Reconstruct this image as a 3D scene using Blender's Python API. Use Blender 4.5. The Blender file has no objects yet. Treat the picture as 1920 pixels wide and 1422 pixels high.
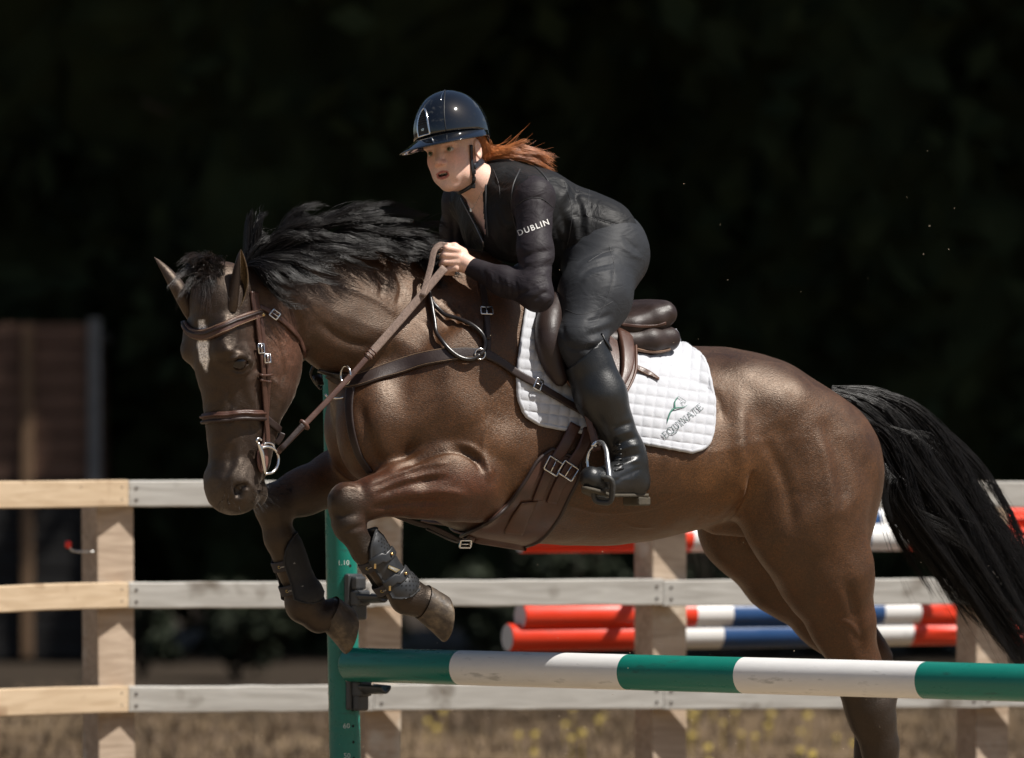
import bpy, bmesh, math, random, os
import numpy as np
from mathutils import Vector, Matrix, Quaternion
from mathutils.bvhtree import BVHTree

random.seed(7)
rng = np.random.default_rng(7)
scene = bpy.context.scene
COL = scene.collection

# ------------------------------------------------------------------ camera
W0, H0 = 1920.0, 1422.0
LENS, SENSOR = 200.0, 36.0
FPX = W0 * LENS / SENSOR
CAM = np.array([0.0, -16.3, 1.35])
PITCH = math.atan(181.0 / FPX)
cam_d = bpy.data.cameras.new('camera')
cam_d.lens = LENS; cam_d.sensor_width = SENSOR; cam_d.sensor_fit = 'HORIZONTAL'
cam_d.clip_start = 0.5; cam_d.clip_end = 900.0
cam_d.dof.use_dof = True; cam_d.dof.focus_distance = 16.0; cam_d.dof.aperture_fstop = 2.8
cam = bpy.data.objects.new('camera', cam_d); COL.objects.link(cam)
cam.location = CAM; cam.rotation_euler = (math.radians(90) + PITCH, 0, 0)
scene.camera = cam

# ------------------------------------------------------------------ sun and sky
SUN_DIR = Vector((0.50, -0.19, 0.84)).normalized()
sun_d = bpy.data.lights.new('sun', 'SUN'); sun_d.energy = 5.0; sun_d.angle = math.radians(0.53)
sun_d.color = (1.0, 0.955, 0.89)
sun = bpy.data.objects.new('sun', sun_d); COL.objects.link(sun)
sun.rotation_euler = SUN_DIR.to_track_quat('Z', 'Y').to_euler()
sun.location = SUN_DIR * 60
world = bpy.data.worlds.new('World'); scene.world = world; world.use_nodes = True
wn = world.node_tree; wn.nodes.clear()
sky = wn.nodes.new('ShaderNodeTexSky'); sky.sky_type = 'NISHITA'; sky.sun_disc = False
sky.sun_elevation = math.asin(SUN_DIR.z); sky.sun_rotation = math.atan2(SUN_DIR.x, SUN_DIR.y)
sky.air_density = 1.0; sky.dust_density = 1.5; sky.ozone_density = 1.0
bg = wn.nodes.new('ShaderNodeBackground'); bg.inputs[1].default_value = 0.05
wo = wn.nodes.new('ShaderNodeOutputWorld')
# scattered cumulus over the whole sky (the photograph shows them mirrored in the helmet)
tc = wn.nodes.new('ShaderNodeTexCoord')
mp = wn.nodes.new('ShaderNodeMapping'); mp.inputs['Scale'].default_value = (1.0, 1.0, 2.2)
cn = wn.nodes.new('ShaderNodeTexNoise'); cn.inputs['Scale'].default_value = 3.2
cn.inputs['Detail'].default_value = 8; cn.inputs['Roughness'].default_value = 0.62
cr = wn.nodes.new('ShaderNodeValToRGB')
cr.color_ramp.elements[0].position = 0.56; cr.color_ramp.elements[0].color = (0, 0, 0, 1)
cr.color_ramp.elements[1].position = 0.67; cr.color_ramp.elements[1].color = (1, 1, 1, 1)
cm = wn.nodes.new('ShaderNodeMix'); cm.data_type = 'RGBA'
cm.inputs['B'].default_value = (6.5, 6.8, 7.2, 1)
wl = wn.links.new
wl(tc.outputs['Generated'], mp.inputs[0]); wl(mp.outputs[0], cn.inputs['Vector']); wl(cn.outputs[0], cr.inputs[0])
wl(cr.outputs[0], cm.inputs['Factor']); wl(sky.outputs[0], cm.inputs['A']); wl(cm.outputs['Result'], bg.inputs[0])
wl(bg.outputs[0], wo.inputs[0])

scene.view_settings.view_transform = 'Standard'; scene.view_settings.look = 'None'
scene.view_settings.exposure = 0.42; scene.view_settings.gamma = 1.0
scene.view_settings.use_curve_mapping = False
scene.render.engine = 'CYCLES'
scene.cycles.use_denoising = True
scene.cycles.use_adaptive_sampling = True; scene.cycles.adaptive_threshold = 0.02
scene.cycles.max_bounces = 8; scene.cycles.diffuse_bounces = 2; scene.cycles.glossy_bounces = 2
scene.cycles.transparent_max_bounces = 6
scene.cycles.caustics_reflective = False; scene.cycles.caustics_refractive = False
scene.cycles.sample_clamp_indirect = 4.0

# ------------------------------------------------------------------ pixel -> place
_R = np.array([1.0, 0, 0]); _F = np.array([0, math.cos(PITCH), math.sin(PITCH)]); _U = np.array([0, -math.sin(PITCH), math.cos(PITCH)])
def ray(px, py):
    return _F + (px - W0 / 2) / FPX * _R - (py - H0 / 2) / FPX * _U
def at(px, py, y):
    """point of the photograph's ray that lies at depth y"""
    d = ray(px, py); return CAM + d * ((y - CAM[1]) / d[1])
def project(p):
    """world points (N,3) -> photograph pixels"""
    q = np.atleast_2d(p) - CAM
    z = q @ _F
    return np.stack([W0 / 2 + FPX * (q @ _R) / z, H0 / 2 - FPX * (q @ _U) / z], 1)

# the horse's own frame: u backwards along the horse, l to its left side (towards the camera), z up
YAW = math.radians(25)
HB = np.array([math.cos(YAW), math.sin(YAW), 0]); HL = np.array([math.sin(YAW), -math.cos(YAW), 0]); HZ = np.array([0, 0, 1.0])
HO = at(1000, 892, 0.0); HO[2] = 0.0
HM = np.stack([HB, HL, HZ])              # rows: world -> horse
def to_h(p): return (np.asarray(p) - HO) @ HM.T
def to_w(q): return np.asarray(q) @ HM + HO
def H(px, py, lat=0.0):
    """point (horse frame) on the pixel's ray at lateral distance lat from the horse's middle plane"""
    d = ray(px, py); t = (lat - (CAM - HO) @ HL) / (d @ HL)
    return to_h(CAM + d * t)

# ------------------------------------------------------------------ objects
def tag(o, label=None, cat=None, group=None, kind=None):
    if label: o['label'] = label
    if cat: o['category'] = cat
    if group: o['group'] = group
    if kind: o['kind'] = kind
    return o
def empty(name, loc, label=None, cat=None, group=None):
    o = bpy.data.objects.new(name, None); COL.objects.link(o); o.location = loc
    o.empty_display_size = 0.1
    return tag(o, label, cat, group)
def obj(name, verts, faces, mat, parent=None, smooth=True):
    me = bpy.data.meshes.new(name)
    v = np.asarray(verts, dtype=np.float32); 
    if isinstance(faces, np.ndarray):
        n, k = faces.shape
        me.vertices.add(len(v)); me.vertices.foreach_set('co', v.ravel())
        me.loops.add(n * k); me.loops.foreach_set('vertex_index', faces.astype(np.int32).ravel())
        me.polygons.add(n); me.polygons.foreach_set('loop_start', np.arange(0, n * k, k, dtype=np.int32))
        me.update(calc_edges=True)
    else:
        me.from_pydata(v.tolist(), [], faces)
    if smooth: me.polygons.foreach_set('use_smooth', np.ones(len(me.polygons), dtype=bool))
    for m in (mat if isinstance(mat, (list, tuple)) else [mat]): me.materials.append(m)
    me.validate(); me.update()
    o = bpy.data.objects.new(name, me); COL.objects.link(o)
    put_under(o, parent)
    return o
def put_under(o, parent):
    if parent is not None:
        o.parent = parent
        bpy.context.view_layer.update()
        o.matrix_parent_inverse = parent.matrix_world.inverted()
def attr(o, name, vals):
    """per-vertex colour attribute, vals (N,3)"""
    a = o.data.color_attributes.new(name, 'FLOAT_COLOR', 'POINT')
    c = np.ones((len(vals), 4), dtype=np.float32); c[:, :3] = vals
    a.data.foreach_set('color', c.ravel())

class MB:
    """collects shapes into one mesh"""
    def __init__(s): s.v = []; s.f = []; s.mi = []
    def add(s, v, f, mi=0):
        n = len(s.v); s.v += [tuple(map(float, p)) for p in v]
        s.f += [tuple(i + n for i in q) for q in f]; s.mi += [mi] * len(f)
        return s
    def box(s, c, sx, sy, sz, R=None, mi=0, bev=0.0):
        bm = bmesh.new(); bmesh.ops.create_cube(bm, size=1.0)
        for v in bm.verts: v.co = Vector((v.co.x * sx, v.co.y * sy, v.co.z * sz))
        if bev > 0: bmesh.ops.bevel(bm, geom=list(bm.edges), offset=bev, segments=2, affect='EDGES', profile=0.5)
        V = np.array([v.co[:] for v in bm.verts]); F = [[v.index for v in f.verts] for f in bm.faces]
        bm.verts.index_update(); bm.free()
        if R is not None: V = V @ np.asarray(R).T
        return s.add(V + np.asarray(c), F, mi)
    def tube(s, pts, r, n=8, mi=0, cap=True, flat=None):
        V, F = tube(pts, r, n, cap, flat); return s.add(V, F, mi)
    def build(s, name, mat, parent=None, smooth=True):
        o = obj(name, s.v, s.f, mat, parent, smooth)
        if any(s.mi): o.data.polygons.foreach_set('material_index', np.array(s.mi, dtype=np.int32))
        return o

def unit(v): v = np.asarray(v, float); return v / (np.linalg.norm(v, axis=-1, keepdims=True) + 1e-12)
def tangents(P):
    T = np.gradient(P, axis=0); return unit(T)
def spline(pts, n):
    """Catmull-Rom through pts (any dimension), n samples, even in chord length"""
    P = np.asarray(pts, float)
    if len(P) == 2: 
        t = np.linspace(0, 1, n)[:, None]; return P[0] * (1 - t) + P[1] * t
    d = np.r_[0, np.cumsum(np.linalg.norm(np.diff(P, axis=0), axis=1) ** 0.5 + 1e-9)]
    t = np.linspace(0, d[-1], n)
    m = np.gradient(P, d, axis=0)
    i = np.clip(np.searchsorted(d, t, side='right') - 1, 0, len(P) - 2)
    h = (d[i + 1] - d[i])[:, None]; s = ((t - d[i]) / (d[i + 1] - d[i]))[:, None]
    return ((2*s**3 - 3*s**2 + 1) * P[i] + (s**3 - 2*s**2 + s) * h * m[i] + (-2*s**3 + 3*s**2) * P[i+1] + (s**3 - s**2) * h * m[i+1])
def curve1(xs, ys, x):
    """smooth interpolation y(x), xs rising, flat ends"""
    xs = np.asarray(xs, float); ys = np.asarray(ys, float)
    m = np.gradient(ys, xs)
    x = np.clip(x, xs[0], xs[-1])
    i = np.clip(np.searchsorted(xs, x, side='right') - 1, 0, len(xs) - 2)
    h = xs[i+1] - xs[i]; s = (x - xs[i]) / h
    return (2*s**3 - 3*s**2 + 1) * ys[i] + (s**3 - 2*s**2 + s) * h * m[i] + (-2*s**3 + 3*s**2) * ys[i+1] + (s**3 - s**2) * h * m[i+1]
def frames(P, N0=None):
    T = tangents(P); n = len(P); A = np.zeros_like(P)
    a = np.array([0, 0, 1.0]) if N0 is None else np.asarray(N0, float)
    if abs(unit(a) @ T[0]) > 0.95: a = np.array([1.0, 0.3, 0])
    for i in range(n):
        a = a - (a @ T[i]) * T[i]; a = a / (np.linalg.norm(a) + 1e-12); A[i] = a
    return T, A, np.cross(T, A)
def tube(pts, r, n=8, cap=True, flat=None, N0=None):
    P = np.asarray(pts, float); r = np.broadcast_to(np.asarray(r, float), (len(P),))
    T, A, B = frames(P, N0); k = 1.0 if flat is None else flat
    th = np.linspace(0, 2 * math.pi, n, endpoint=False)
    V = (P[:, None] + r[:, None, None] * (np.cos(th)[None, :, None] * A[:, None] * k + np.sin(th)[None, :, None] * B[:, None])).reshape(-1, 3)
    F = []
    for i in range(len(P) - 1):
        for j in range(n):
            j2 = (j + 1) % n; F.append((i*n + j, i*n + j2, (i+1)*n + j2, (i+1)*n + j))
    if cap: F.append(tuple(range(n))[::-1]); F.append(tuple((len(P)-1)*n + j for j in range(n)))
    return V, F
def ribbon(P, N, w, th, prof=None, close=False):
    """strap swept along P with surface normals N: width w, thickness th, rounded section"""
    P = np.asarray(P, float); N = unit(N); T = tangents(P)
    if close: T = unit(np.roll(P, -1, 0) - np.roll(P, 1, 0))
    N = unit(N - (N * T).sum(1, keepdims=True) * T); B = np.cross(N, T)
    w = np.broadcast_to(np.asarray(w, float), (len(P),)); th = np.broadcast_to(np.asarray(th, float), (len(P),))
    S = prof or [(-.5, 0), (-.5, .55), (-.42, .95), (-.3, 1.0), (0, 1.02), (.3, 1.0), (.42, .95), (.5, .55), (.5, 0)]
    m = len(S); V = []
    for (a, b) in S: V.append(P + B * (a * w)[:, None] + N * (b * th)[:, None])
    V = np.stack(V, 1).reshape(-1, 3); F = []; n = len(P)
    for i in range(n if close else n - 1):
        i2 = (i + 1) % n
        for j in range(m):
            j2 = (j + 1) % m; F.append((i*m + j, i2*m + j, i2*m + j2, i*m + j2))
    if not close: F.append(tuple(range(m))); F.append(tuple((n-1)*m + j for j in range(m))[::-1])
    return V, F

# ------------------------------------------------------------------ distance fields -> one continuous skin
class Field:
    def __init__(s, lo, hi, h):
        s.lo = np.asarray(lo, float); s.h = h
        s.n = np.ceil((np.asarray(hi) - s.lo) / h).astype(int) + 1
        s.F = np.full(s.n, 0.25, dtype=np.float32)
        s.ax = [(s.lo[i] + h * np.arange(s.n[i])).astype(np.float32) for i in range(3)]
    def _sub(s, lo, hi):
        a = np.clip(np.floor((np.asarray(lo) - s.lo) / s.h).astype(int), 0, s.n)
        b = np.clip(np.ceil((np.asarray(hi) - s.lo) / s.h).astype(int) + 1, 0, s.n)
        if np.any(b <= a): return None
        sl = tuple(slice(a[i], b[i]) for i in range(3))
        g = (s.ax[0][sl[0]][:, None, None], s.ax[1][sl[1]][None, :, None], s.ax[2][sl[2]][None, None, :])
        return sl, g
    def merge(s, sl, D, k, sub=False):
        A = s.F[sl]
        if sub:
            D = -D
            if k <= 0: s.F[sl] = np.maximum(A, D); return
            hh = np.maximum(k - np.abs(A - D), 0) / k
            s.F[sl] = np.maximum(A, D) + hh * hh * (k * 0.25); return
        if k <= 0: s.F[sl] = np.minimum(A, D); return
        hh = np.maximum(k - np.abs(A - D), 0) / k
        s.F[sl] = np.minimum(A, D) - hh * hh * (k * 0.25)
    def ell(s, c, r, k=0.03, R=None, sub=False):
        """ellipsoid: centre c, radii r, rows of R its axes"""
        c = np.asarray(c, float); r = np.asarray(r, float); m = k + 0.03
        ext = r if R is None else np.sqrt(((np.asarray(R) * r[:, None]) ** 2).sum(0))
        q = s._sub(c - ext - m, c + ext + m)
        if q is None: return s
        sl, (X, Y, Z) = q; X = X - c[0]; Y = Y - c[1]; Z = Z - c[2]
        if R is None: a, b, d = X / r[0], Y / r[1], Z / r[2]
        else:
            R = np.asarray(R, dtype=np.float32)
            a, b, d = [(X * R[i, 0] + Y * R[i, 1] + Z * R[i, 2]) / np.float32(r[i]) for i in range(3)]
        k0 = np.sqrt(a*a + b*b + d*d); k1 = np.sqrt((a/r[0])**2 + (b/r[1])**2 + (d/r[2])**2) + 1e-9
        D = (k0 * (k0 - 1.0) / k1).astype(np.float32)
        D = np.where(k0 < 0.05, -min(r), D).astype(np.float32)
        s.merge(sl, D, k, sub); return s
    def cap(s, p0, p1, r0, r1, k=0.03, ax=None, f=1.0, sub=False):
        """tapered capsule; ax, f: squeezed by f along direction ax"""
        p0 = np.asarray(p0, float); p1 = np.asarray(p1, float); R = max(r0, r1) * max(1.0, f) + k + 0.03
        q = s._sub(np.minimum(p0, p1) - R, np.maximum(p0, p1) + R)
        if q is None: return s
        sl, (X, Y, Z) = q
        d = p1 - p0
        x, y, z = X - p0[0], Y - p0[1], Z - p0[2]
        if ax is not None:
            ax = unit(ax); g = 1.0 / f - 1.0
            dd = d + ax * ((d @ ax) * g)
            w = x * ax[0] + y * ax[1] + z * ax[2]
            x, y, z = x + w * (ax[0] * g), y + w * (ax[1] * g), z + w * (ax[2] * g)
            d = dd
        L = d @ d + 1e-12
        t = np.clip((x * d[0] + y * d[1] + z * d[2]) / L, 0, 1)
        D = np.sqrt((x - t * d[0])**2 + (y - t * d[1])**2 + (z - t * d[2])**2) - (r0 + (r1 - r0) * t)
        if f < 1: D = D * (0.5 + 0.5 * f)
        s.merge(sl, D.astype(np.float32), k, sub); return s
    def chain(s, P, r, k=0.03, ax=None, f=1.0, kin=None):
        """capsules along a polyline, merged as one before they meet the rest"""
        P = np.asarray(P, float); G = s.clone_empty(); 
        for i in range(len(P) - 1): G.cap(P[i], P[i+1], r[i], r[i+1], kin if kin is not None else 0.5 * min(r[i], r[i+1]), ax, f)
        s.union(G, k); return s
    def clone_empty(s):
        G = object.__new__(Field); G.lo, G.h, G.n, G.ax = s.lo, s.h, s.n, s.ax
        G.F = np.full(s.n, 0.25, dtype=np.float32); return G
    def union(s, G, k):
        m = G.F < 0.2
        i = [np.where(m.any(axis=tuple(a for a in range(3) if a != j)))[0] for j in range(3)]
        if len(i[0]) == 0: return s
        sl = tuple(slice(a[0], a[-1] + 1) for a in i)
        s.merge(sl, G.F[sl], k); return s
    def loft(s, u, top, bot, w, lat, cf, k=0.04, p=2.2, tz=0.0, pad=0.12):
        """horse-frame trunk: stations along axis 0"""
        u = np.asarray(u); o = np.argsort(u); u = u[o]; top, bot, w, lat, cf = [np.asarray(a, float)[o] for a in (top, bot, w, lat, cf)]
        q = s._sub((u[0] - pad, (lat - w).min() - pad, bot.min() - pad), (u[-1] + pad, (lat + w).max() + pad, top.max() + pad))
        if q is None: return s
        sl, (X, Y, Z) = q; x = X[:, 0, 0]
        T, B, Wd, La, Cf = [curve1(u, a, x).astype(np.float32)[:, None, None] for a in (top, bot, w, lat, cf)]
        C = B + (T - B) * Cf
        hz = np.where(Z > C, T - C, C - B); zn = (Z - C) / hz
        wd = Wd * (1.0 - tz * np.clip(zn, 0, 1.2))
        e = (np.abs((Y - La) / wd) ** p + np.abs(zn) ** p) ** (1.0 / p)
        D = (e - 1.0) * np.minimum(wd, hz) 
        D = np.maximum(D, np.maximum(u[0] - X, X - u[-1])).astype(np.float32)
        s.merge(sl, D, k); return s
    def mesh(s, xf=to_w):
        F = s.F; n = F.shape; ins = F < 0
        c = np.zeros((n[0]-1, n[1]-1, n[2]-1), dtype=np.uint8)
        for i in (0, 1):
            for j in (0, 1):
                for k in (0, 1): c += ins[i:n[0]-1+i, j:n[1]-1+j, k:n[2]-1+k]
        act = (c > 0) & (c < 8); I = np.argwhere(act); idx = np.full(act.shape, -1, dtype=np.int32); idx[act] = np.arange(len(I))
        corner = [(i, j, k) for i in (0, 1) for j in (0, 1) for k in (0, 1)]
        val = np.stack([F[I[:, 0]+i, I[:, 1]+j, I[:, 2]+k] for (i, j, k) in corner], 1)
        acc = np.zeros((len(I), 3)); cnt = np.zeros(len(I))
        for a in range(8):
            for b in range(a + 1, 8):
                ca, cb = np.array(corner[a]), np.array(corner[b])
                if np.abs(ca - cb).sum() != 1: continue
                va, vb = val[:, a], val[:, b]; m = (va < 0) != (vb < 0)
                t = va[m] / (va[m] - vb[m])
                acc[m] += ca + t[:, None] * (cb - ca); cnt[m] += 1
        V = (I + acc / cnt[:, None]) * s.h + s.lo
        Q = []
        for axis in range(3):
            sl0 = [slice(None)] * 3; sl1 = [slice(None)] * 3; sl0[axis] = slice(0, -1); sl1[axis] = slice(1, None)
            d = ins[tuple(sl0)] != ins[tuple(sl1)]
            o1, o2 = [a for a in range(3) if a != axis]
            E = np.argwhere(d); ok = (E[:, o1] > 0) & (E[:, o2] > 0) & (E[:, o1] < n[o1]-1) & (E[:, o2] < n[o2]-1); E = E[ok]
            def cell(da, db):
                e = E.copy(); e[:, o1] += da; e[:, o2] += db; return idx[e[:, 0], e[:, 1], e[:, 2]]
            q = np.stack([cell(-1, -1), cell(0, -1), cell(0, 0), cell(-1, 0)], 1)
            flip = ins[E[:, 0], E[:, 1], E[:, 2]]
            if axis == 1: flip = ~flip
            q[~flip] = q[~flip][:, ::-1]
            Q.append(q)
        Q = np.concatenate(Q); Q = Q[(Q >= 0).all(1)]
        if xf is to_w: Q = Q[:, ::-1]          # the horse frame is left-handed
        return (xf(V) if xf else V), Q

def smooth_mesh(V, Q, it=2, lam=0.5):
    n = len(V); e = np.concatenate([Q[:, [0, 1]], Q[:, [1, 2]], Q[:, [2, 3]], Q[:, [3, 0]]])
    for _ in range(it):
        for l in (lam, -lam * 1.04):
            acc = np.zeros_like(V); cnt = np.zeros(n)
            for a in range(3):
                acc[:, a] = np.bincount(e[:, 0], V[e[:, 1], a], n) + np.bincount(e[:, 1], V[e[:, 0], a], n)
            cnt = np.bincount(e[:, 0], minlength=n) + np.bincount(e[:, 1], minlength=n)
            V = V + l * (acc / np.maximum(cnt, 1)[:, None] - V)
    return V
def normals(V, Q):
    N = np.zeros_like(V); fn = np.cross(V[Q[:, 2]] - V[Q[:, 0]], V[Q[:, 3]] - V[Q[:, 1]])
    for j in range(Q.shape[1]):
        for a in range(3): N[:, a] += np.bincount(Q[:, j], fn[:, a], len(V))
    return unit(N)
def bvh_of(V, Q): return BVHTree.FromPolygons([Vector(v) for v in V], Q.tolist())
def hit(bvh, px, py, default=None):
    d = unit(ray(px, py)); loc, nor, i, dist = bvh.ray_cast(Vector(CAM), Vector(d))
    if loc is None: return (None, None) if default is None else (np.asarray(default), -d)
    nor = np.array(nor)
    if nor @ d > 0: nor = -nor
    return np.array(loc), nor
def seg_dist(V, path):
    """distance of points V to polyline path and position along it"""
    best = np.full(len(V), 9.0); tt = np.zeros(len(V))
    for i in range(len(path) - 1):
        a, b = path[i], path[i+1]; d = b - a
        t = np.clip(((V - a) @ d) / (d @ d + 1e-12), 0, 1); q = np.linalg.norm(V - a - t[:, None] * d, axis=1)
        m = q < best; best[m] = q[m]; tt[m] = (i + t[m]) / (len(path) - 1)
    return best, tt
def carve(V, N, bvh, pxpath, depth, width, taper=True, nseg=14):
    """groove (depth>0) or ridge (depth<0) in a skin along a line seen in the photograph"""
    P = spline(pxpath, nseg); path = [hit(bvh, *p)[0] for p in P]; path = np.array([p for p in path if p is not None])
    if len(path) < 2: return V
    m = np.all((V > path.min(0) - 3 * width) & (V < path.max(0) + 3 * width), axis=1); I = np.where(m)[0]
    d, t = seg_dist(V[I], path); w = np.exp(-(d / width) ** 2)
    if taper: w = w * np.clip(np.minimum(t, 1 - t) * 5, 0.0, 1) 
    V = V.copy(); V[I] -= N[I] * (depth * w)[:, None]; return V
def lump(V, N, bvh, px, py, h, r, rx=None, ang=0.0):
    """soft swelling (h>0) or hollow at a place seen in the photograph; r in metres"""
    p, n = hit(bvh, px, py)
    if p is None: return V
    d = V - p
    if rx is None: q = (d ** 2).sum(1) / r**2
    else:
        ex = math.cos(ang) * _R - math.sin(ang) * np.array([0, 0, 1.0]); ex = unit(ex - (ex @ n) * n); ey = np.cross(n, ex)
        q = (d @ ex) ** 2 / rx**2 + (d @ ey) ** 2 / r**2 + (d @ n) ** 2 / max(r, rx)**2
    return V + N * (h * np.exp(-q))[:, None]

# ------------------------------------------------------------------ materials
def mat(name, col=(0.5, 0.5, 0.5), rough=0.6, metal=0.0, var=0.0, scale=30.0, bump=0.0, bscale=None, spec=0.5, coat=0.0, coat_r=0.1,
        sheen=0.0, vcol=None, stretch=(1, 1, 1), detail=5.0, rvar=0.0, sss=0.0, col2=None, ramp=(0.35, 0.65), aniso=0.0):
    m = bpy.data.materials.new(name); m.use_nodes = True; nt = m.node_tree; L = nt.links.new
    b = nt.nodes['Principled BSDF']; b.inputs['Base Color'].default_value = (*col, 1); b.inputs['Roughness'].default_value = rough
    b.inputs['Metallic'].default_value = metal; b.inputs['Specular IOR Level'].default_value = spec
    b.inputs['Coat Weight'].default_value = coat; b.inputs['Coat Roughness'].default_value = coat_r
    b.inputs['Sheen Weight'].default_value = sheen; b.inputs['Sheen Roughness'].default_value = 0.4
    b.inputs['Anisotropic'].default_value = aniso
    if sss: b.inputs['Subsurface Weight'].default_value = sss; b.inputs['Subsurface Radius'].default_value = (0.012, 0.005, 0.003); b.inputs['Subsurface Scale'].default_value = 0.6
    src = None
    if vcol:
        a = nt.nodes.new('ShaderNodeAttribute'); a.attribute_name = vcol; src = a.outputs['Color']
        L(src, b.inputs['Base Color'])
    if var > 0 or col2 or bump > 0 or rvar > 0:
        t = nt.nodes.new('ShaderNodeTexCoord'); mpn = nt.nodes.new('ShaderNodeMapping'); mpn.inputs['Scale'].default_value = stretch
        L(t.outputs['Object'], mpn.inputs[0])
        n = nt.nodes.new('ShaderNodeTexNoise'); n.inputs['Scale'].default_value = scale; n.inputs['Detail'].default_value = detail
        n.inputs['Roughness'].default_value = 0.6; L(mpn.outputs[0], n.inputs['Vector'])
        r = nt.nodes.new('ShaderNodeMapRange'); r.inputs[1].default_value = ramp[0]; r.inputs[2].default_value = ramp[1]; L(n.outputs[0], r.inputs[0])
        if col2 or var > 0:
            if col2:
                x = nt.nodes.new('ShaderNodeMix'); x.data_type = 'RGBA'; x.inputs['A'].default_value = (*col, 1); x.inputs['B'].default_value = (*col2, 1)
                L(r.outputs[0], x.inputs['Factor']); src = x.outputs['Result']
            if var > 0:
                r2 = nt.nodes.new('ShaderNodeMapRange'); r2.inputs[1].default_value = 0.25; r2.inputs[2].default_value = 0.75
                r2.inputs[3].default_value = 1 - var; r2.inputs[4].default_value = 1 + var; L(n.outputs[0], r2.inputs[0])
                x2 = nt.nodes.new('ShaderNodeMix'); x2.data_type = 'RGBA'; x2.blend_type = 'MULTIPLY'; x2.inputs['Factor'].default_value = 1
                if src is not None: L(src, x2.inputs['A'])
                else: x2.inputs['A'].default_value = (*col, 1)
                L(r2.outputs[0], x2.inputs['B']); src = x2.outputs['Result']
            L(src, b.inputs['Base Color'])
        if rvar > 0:
            r3 = nt.nodes.new('ShaderNodeMapRange'); r3.inputs[1].default_value = 0.3; r3.inputs[2].default_value = 0.7
            r3.inputs[3].default_value = max(0, rough - rvar); r3.inputs[4].default_value = min(1, rough + rvar); L(n.outputs[0], r3.inputs[0]); L(r3.outputs[0], b.inputs['Roughness'])
        if bump > 0:
            n2 = nt.nodes.new('ShaderNodeTexNoise'); n2.inputs['Scale'].default_value = bscale or scale * 4; n2.inputs['Detail'].default_value = 4
            L(mpn.outputs[0], n2.inputs['Vector'])
            bp = nt.nodes.new('ShaderNodeBump'); bp.inputs['Strength'].default_value = bump; bp.inputs['Distance'].default_value = 0.004
            L(n2.outputs[0], bp.inputs['Height']); L(bp.outputs[0], b.inputs['Normal'])
    return m
def text_mesh(txt, size, bold=.0, spacing=1.0):
    cu = bpy.data.curves.new('txt', 'FONT'); cu.body = txt; cu.size = size; cu.align_x = 'CENTER'; cu.align_y = 'CENTER'; cu.offset = bold; cu.space_character = spacing; cu.resolution_u = 3
    o = bpy.data.objects.new('txt', cu); COL.objects.link(o); bpy.context.view_layer.update()
    me = bpy.data.meshes.new_from_object(o.evaluated_get(bpy.context.evaluated_depsgraph_get()))
    bm = bmesh.new(); bm.from_mesh(me); bmesh.ops.triangulate(bm, faces=bm.faces)
    V = np.array([v.co[:] for v in bm.verts]); F = [[v.index for v in f.verts] for f in bm.faces]; bm.free()
    bpy.data.objects.remove(o); bpy.data.curves.remove(cu); bpy.data.meshes.remove(me)
    return V, F

def cloth_mat(name, col, rough=.6, scale=(9, 9, 16), amp=.010, strength=.55, spec=.18):
    """woven cloth: soft folds plus fine weave"""
    m = bpy.data.materials.new(name); m.use_nodes = True; nt = m.node_tree; L = nt.links.new; b = nt.nodes['Principled BSDF']
    b.inputs['Roughness'].default_value = rough; b.inputs['Specular IOR Level'].default_value = spec
    t = nt.nodes.new('ShaderNodeTexCoord'); mp_ = nt.nodes.new('ShaderNodeMapping'); mp_.inputs['Scale'].default_value = scale; mp_.inputs['Rotation'].default_value = (.2, .5, .3); L(t.outputs['Object'], mp_.inputs[0])
    n = nt.nodes.new('ShaderNodeTexNoise'); n.inputs['Scale'].default_value = 1.0; n.inputs['Detail'].default_value = 3.5; n.inputs['Distortion'].default_value = 1.8; L(mp_.outputs[0], n.inputs['Vector'])
    n2 = nt.nodes.new('ShaderNodeTexNoise'); n2.inputs['Scale'].default_value = 650; n2.inputs['Detail'].default_value = 2; L(t.outputs['Object'], n2.inputs['Vector'])
    b1 = nt.nodes.new('ShaderNodeBump'); b1.inputs['Strength'].default_value = strength; b1.inputs['Distance'].default_value = amp; L(n.outputs[0], b1.inputs['Height'])
    b2 = nt.nodes.new('ShaderNodeBump'); b2.inputs['Strength'].default_value = .25; b2.inputs['Distance'].default_value = .0012; L(n2.outputs[0], b2.inputs['Height']); L(b1.outputs[0], b2.inputs['Normal']); L(b2.outputs[0], b.inputs['Normal'])
    r = nt.nodes.new('ShaderNodeMapRange'); r.inputs[1].default_value = .3; r.inputs[2].default_value = .7; r.inputs[3].default_value = .8; r.inputs[4].default_value = 1.25; L(n2.outputs[0], r.inputs[0])
    x = nt.nodes.new('ShaderNodeMix'); x.data_type = 'RGBA'; x.blend_type = 'MULTIPLY'; x.inputs['Factor'].default_value = 1; x.inputs['A'].default_value = (*col, 1); L(r.outputs[0], x.inputs['B']); L(x.outputs['Result'], b.inputs['Base Color'])
    return m
# ================================================================== SETTING
def dist_y(D): return CAM[1] + D
def ground_px(px, D): p = at(px, 900, dist_y(D)); return np.array([p[0], p[1], 0.0])

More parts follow.
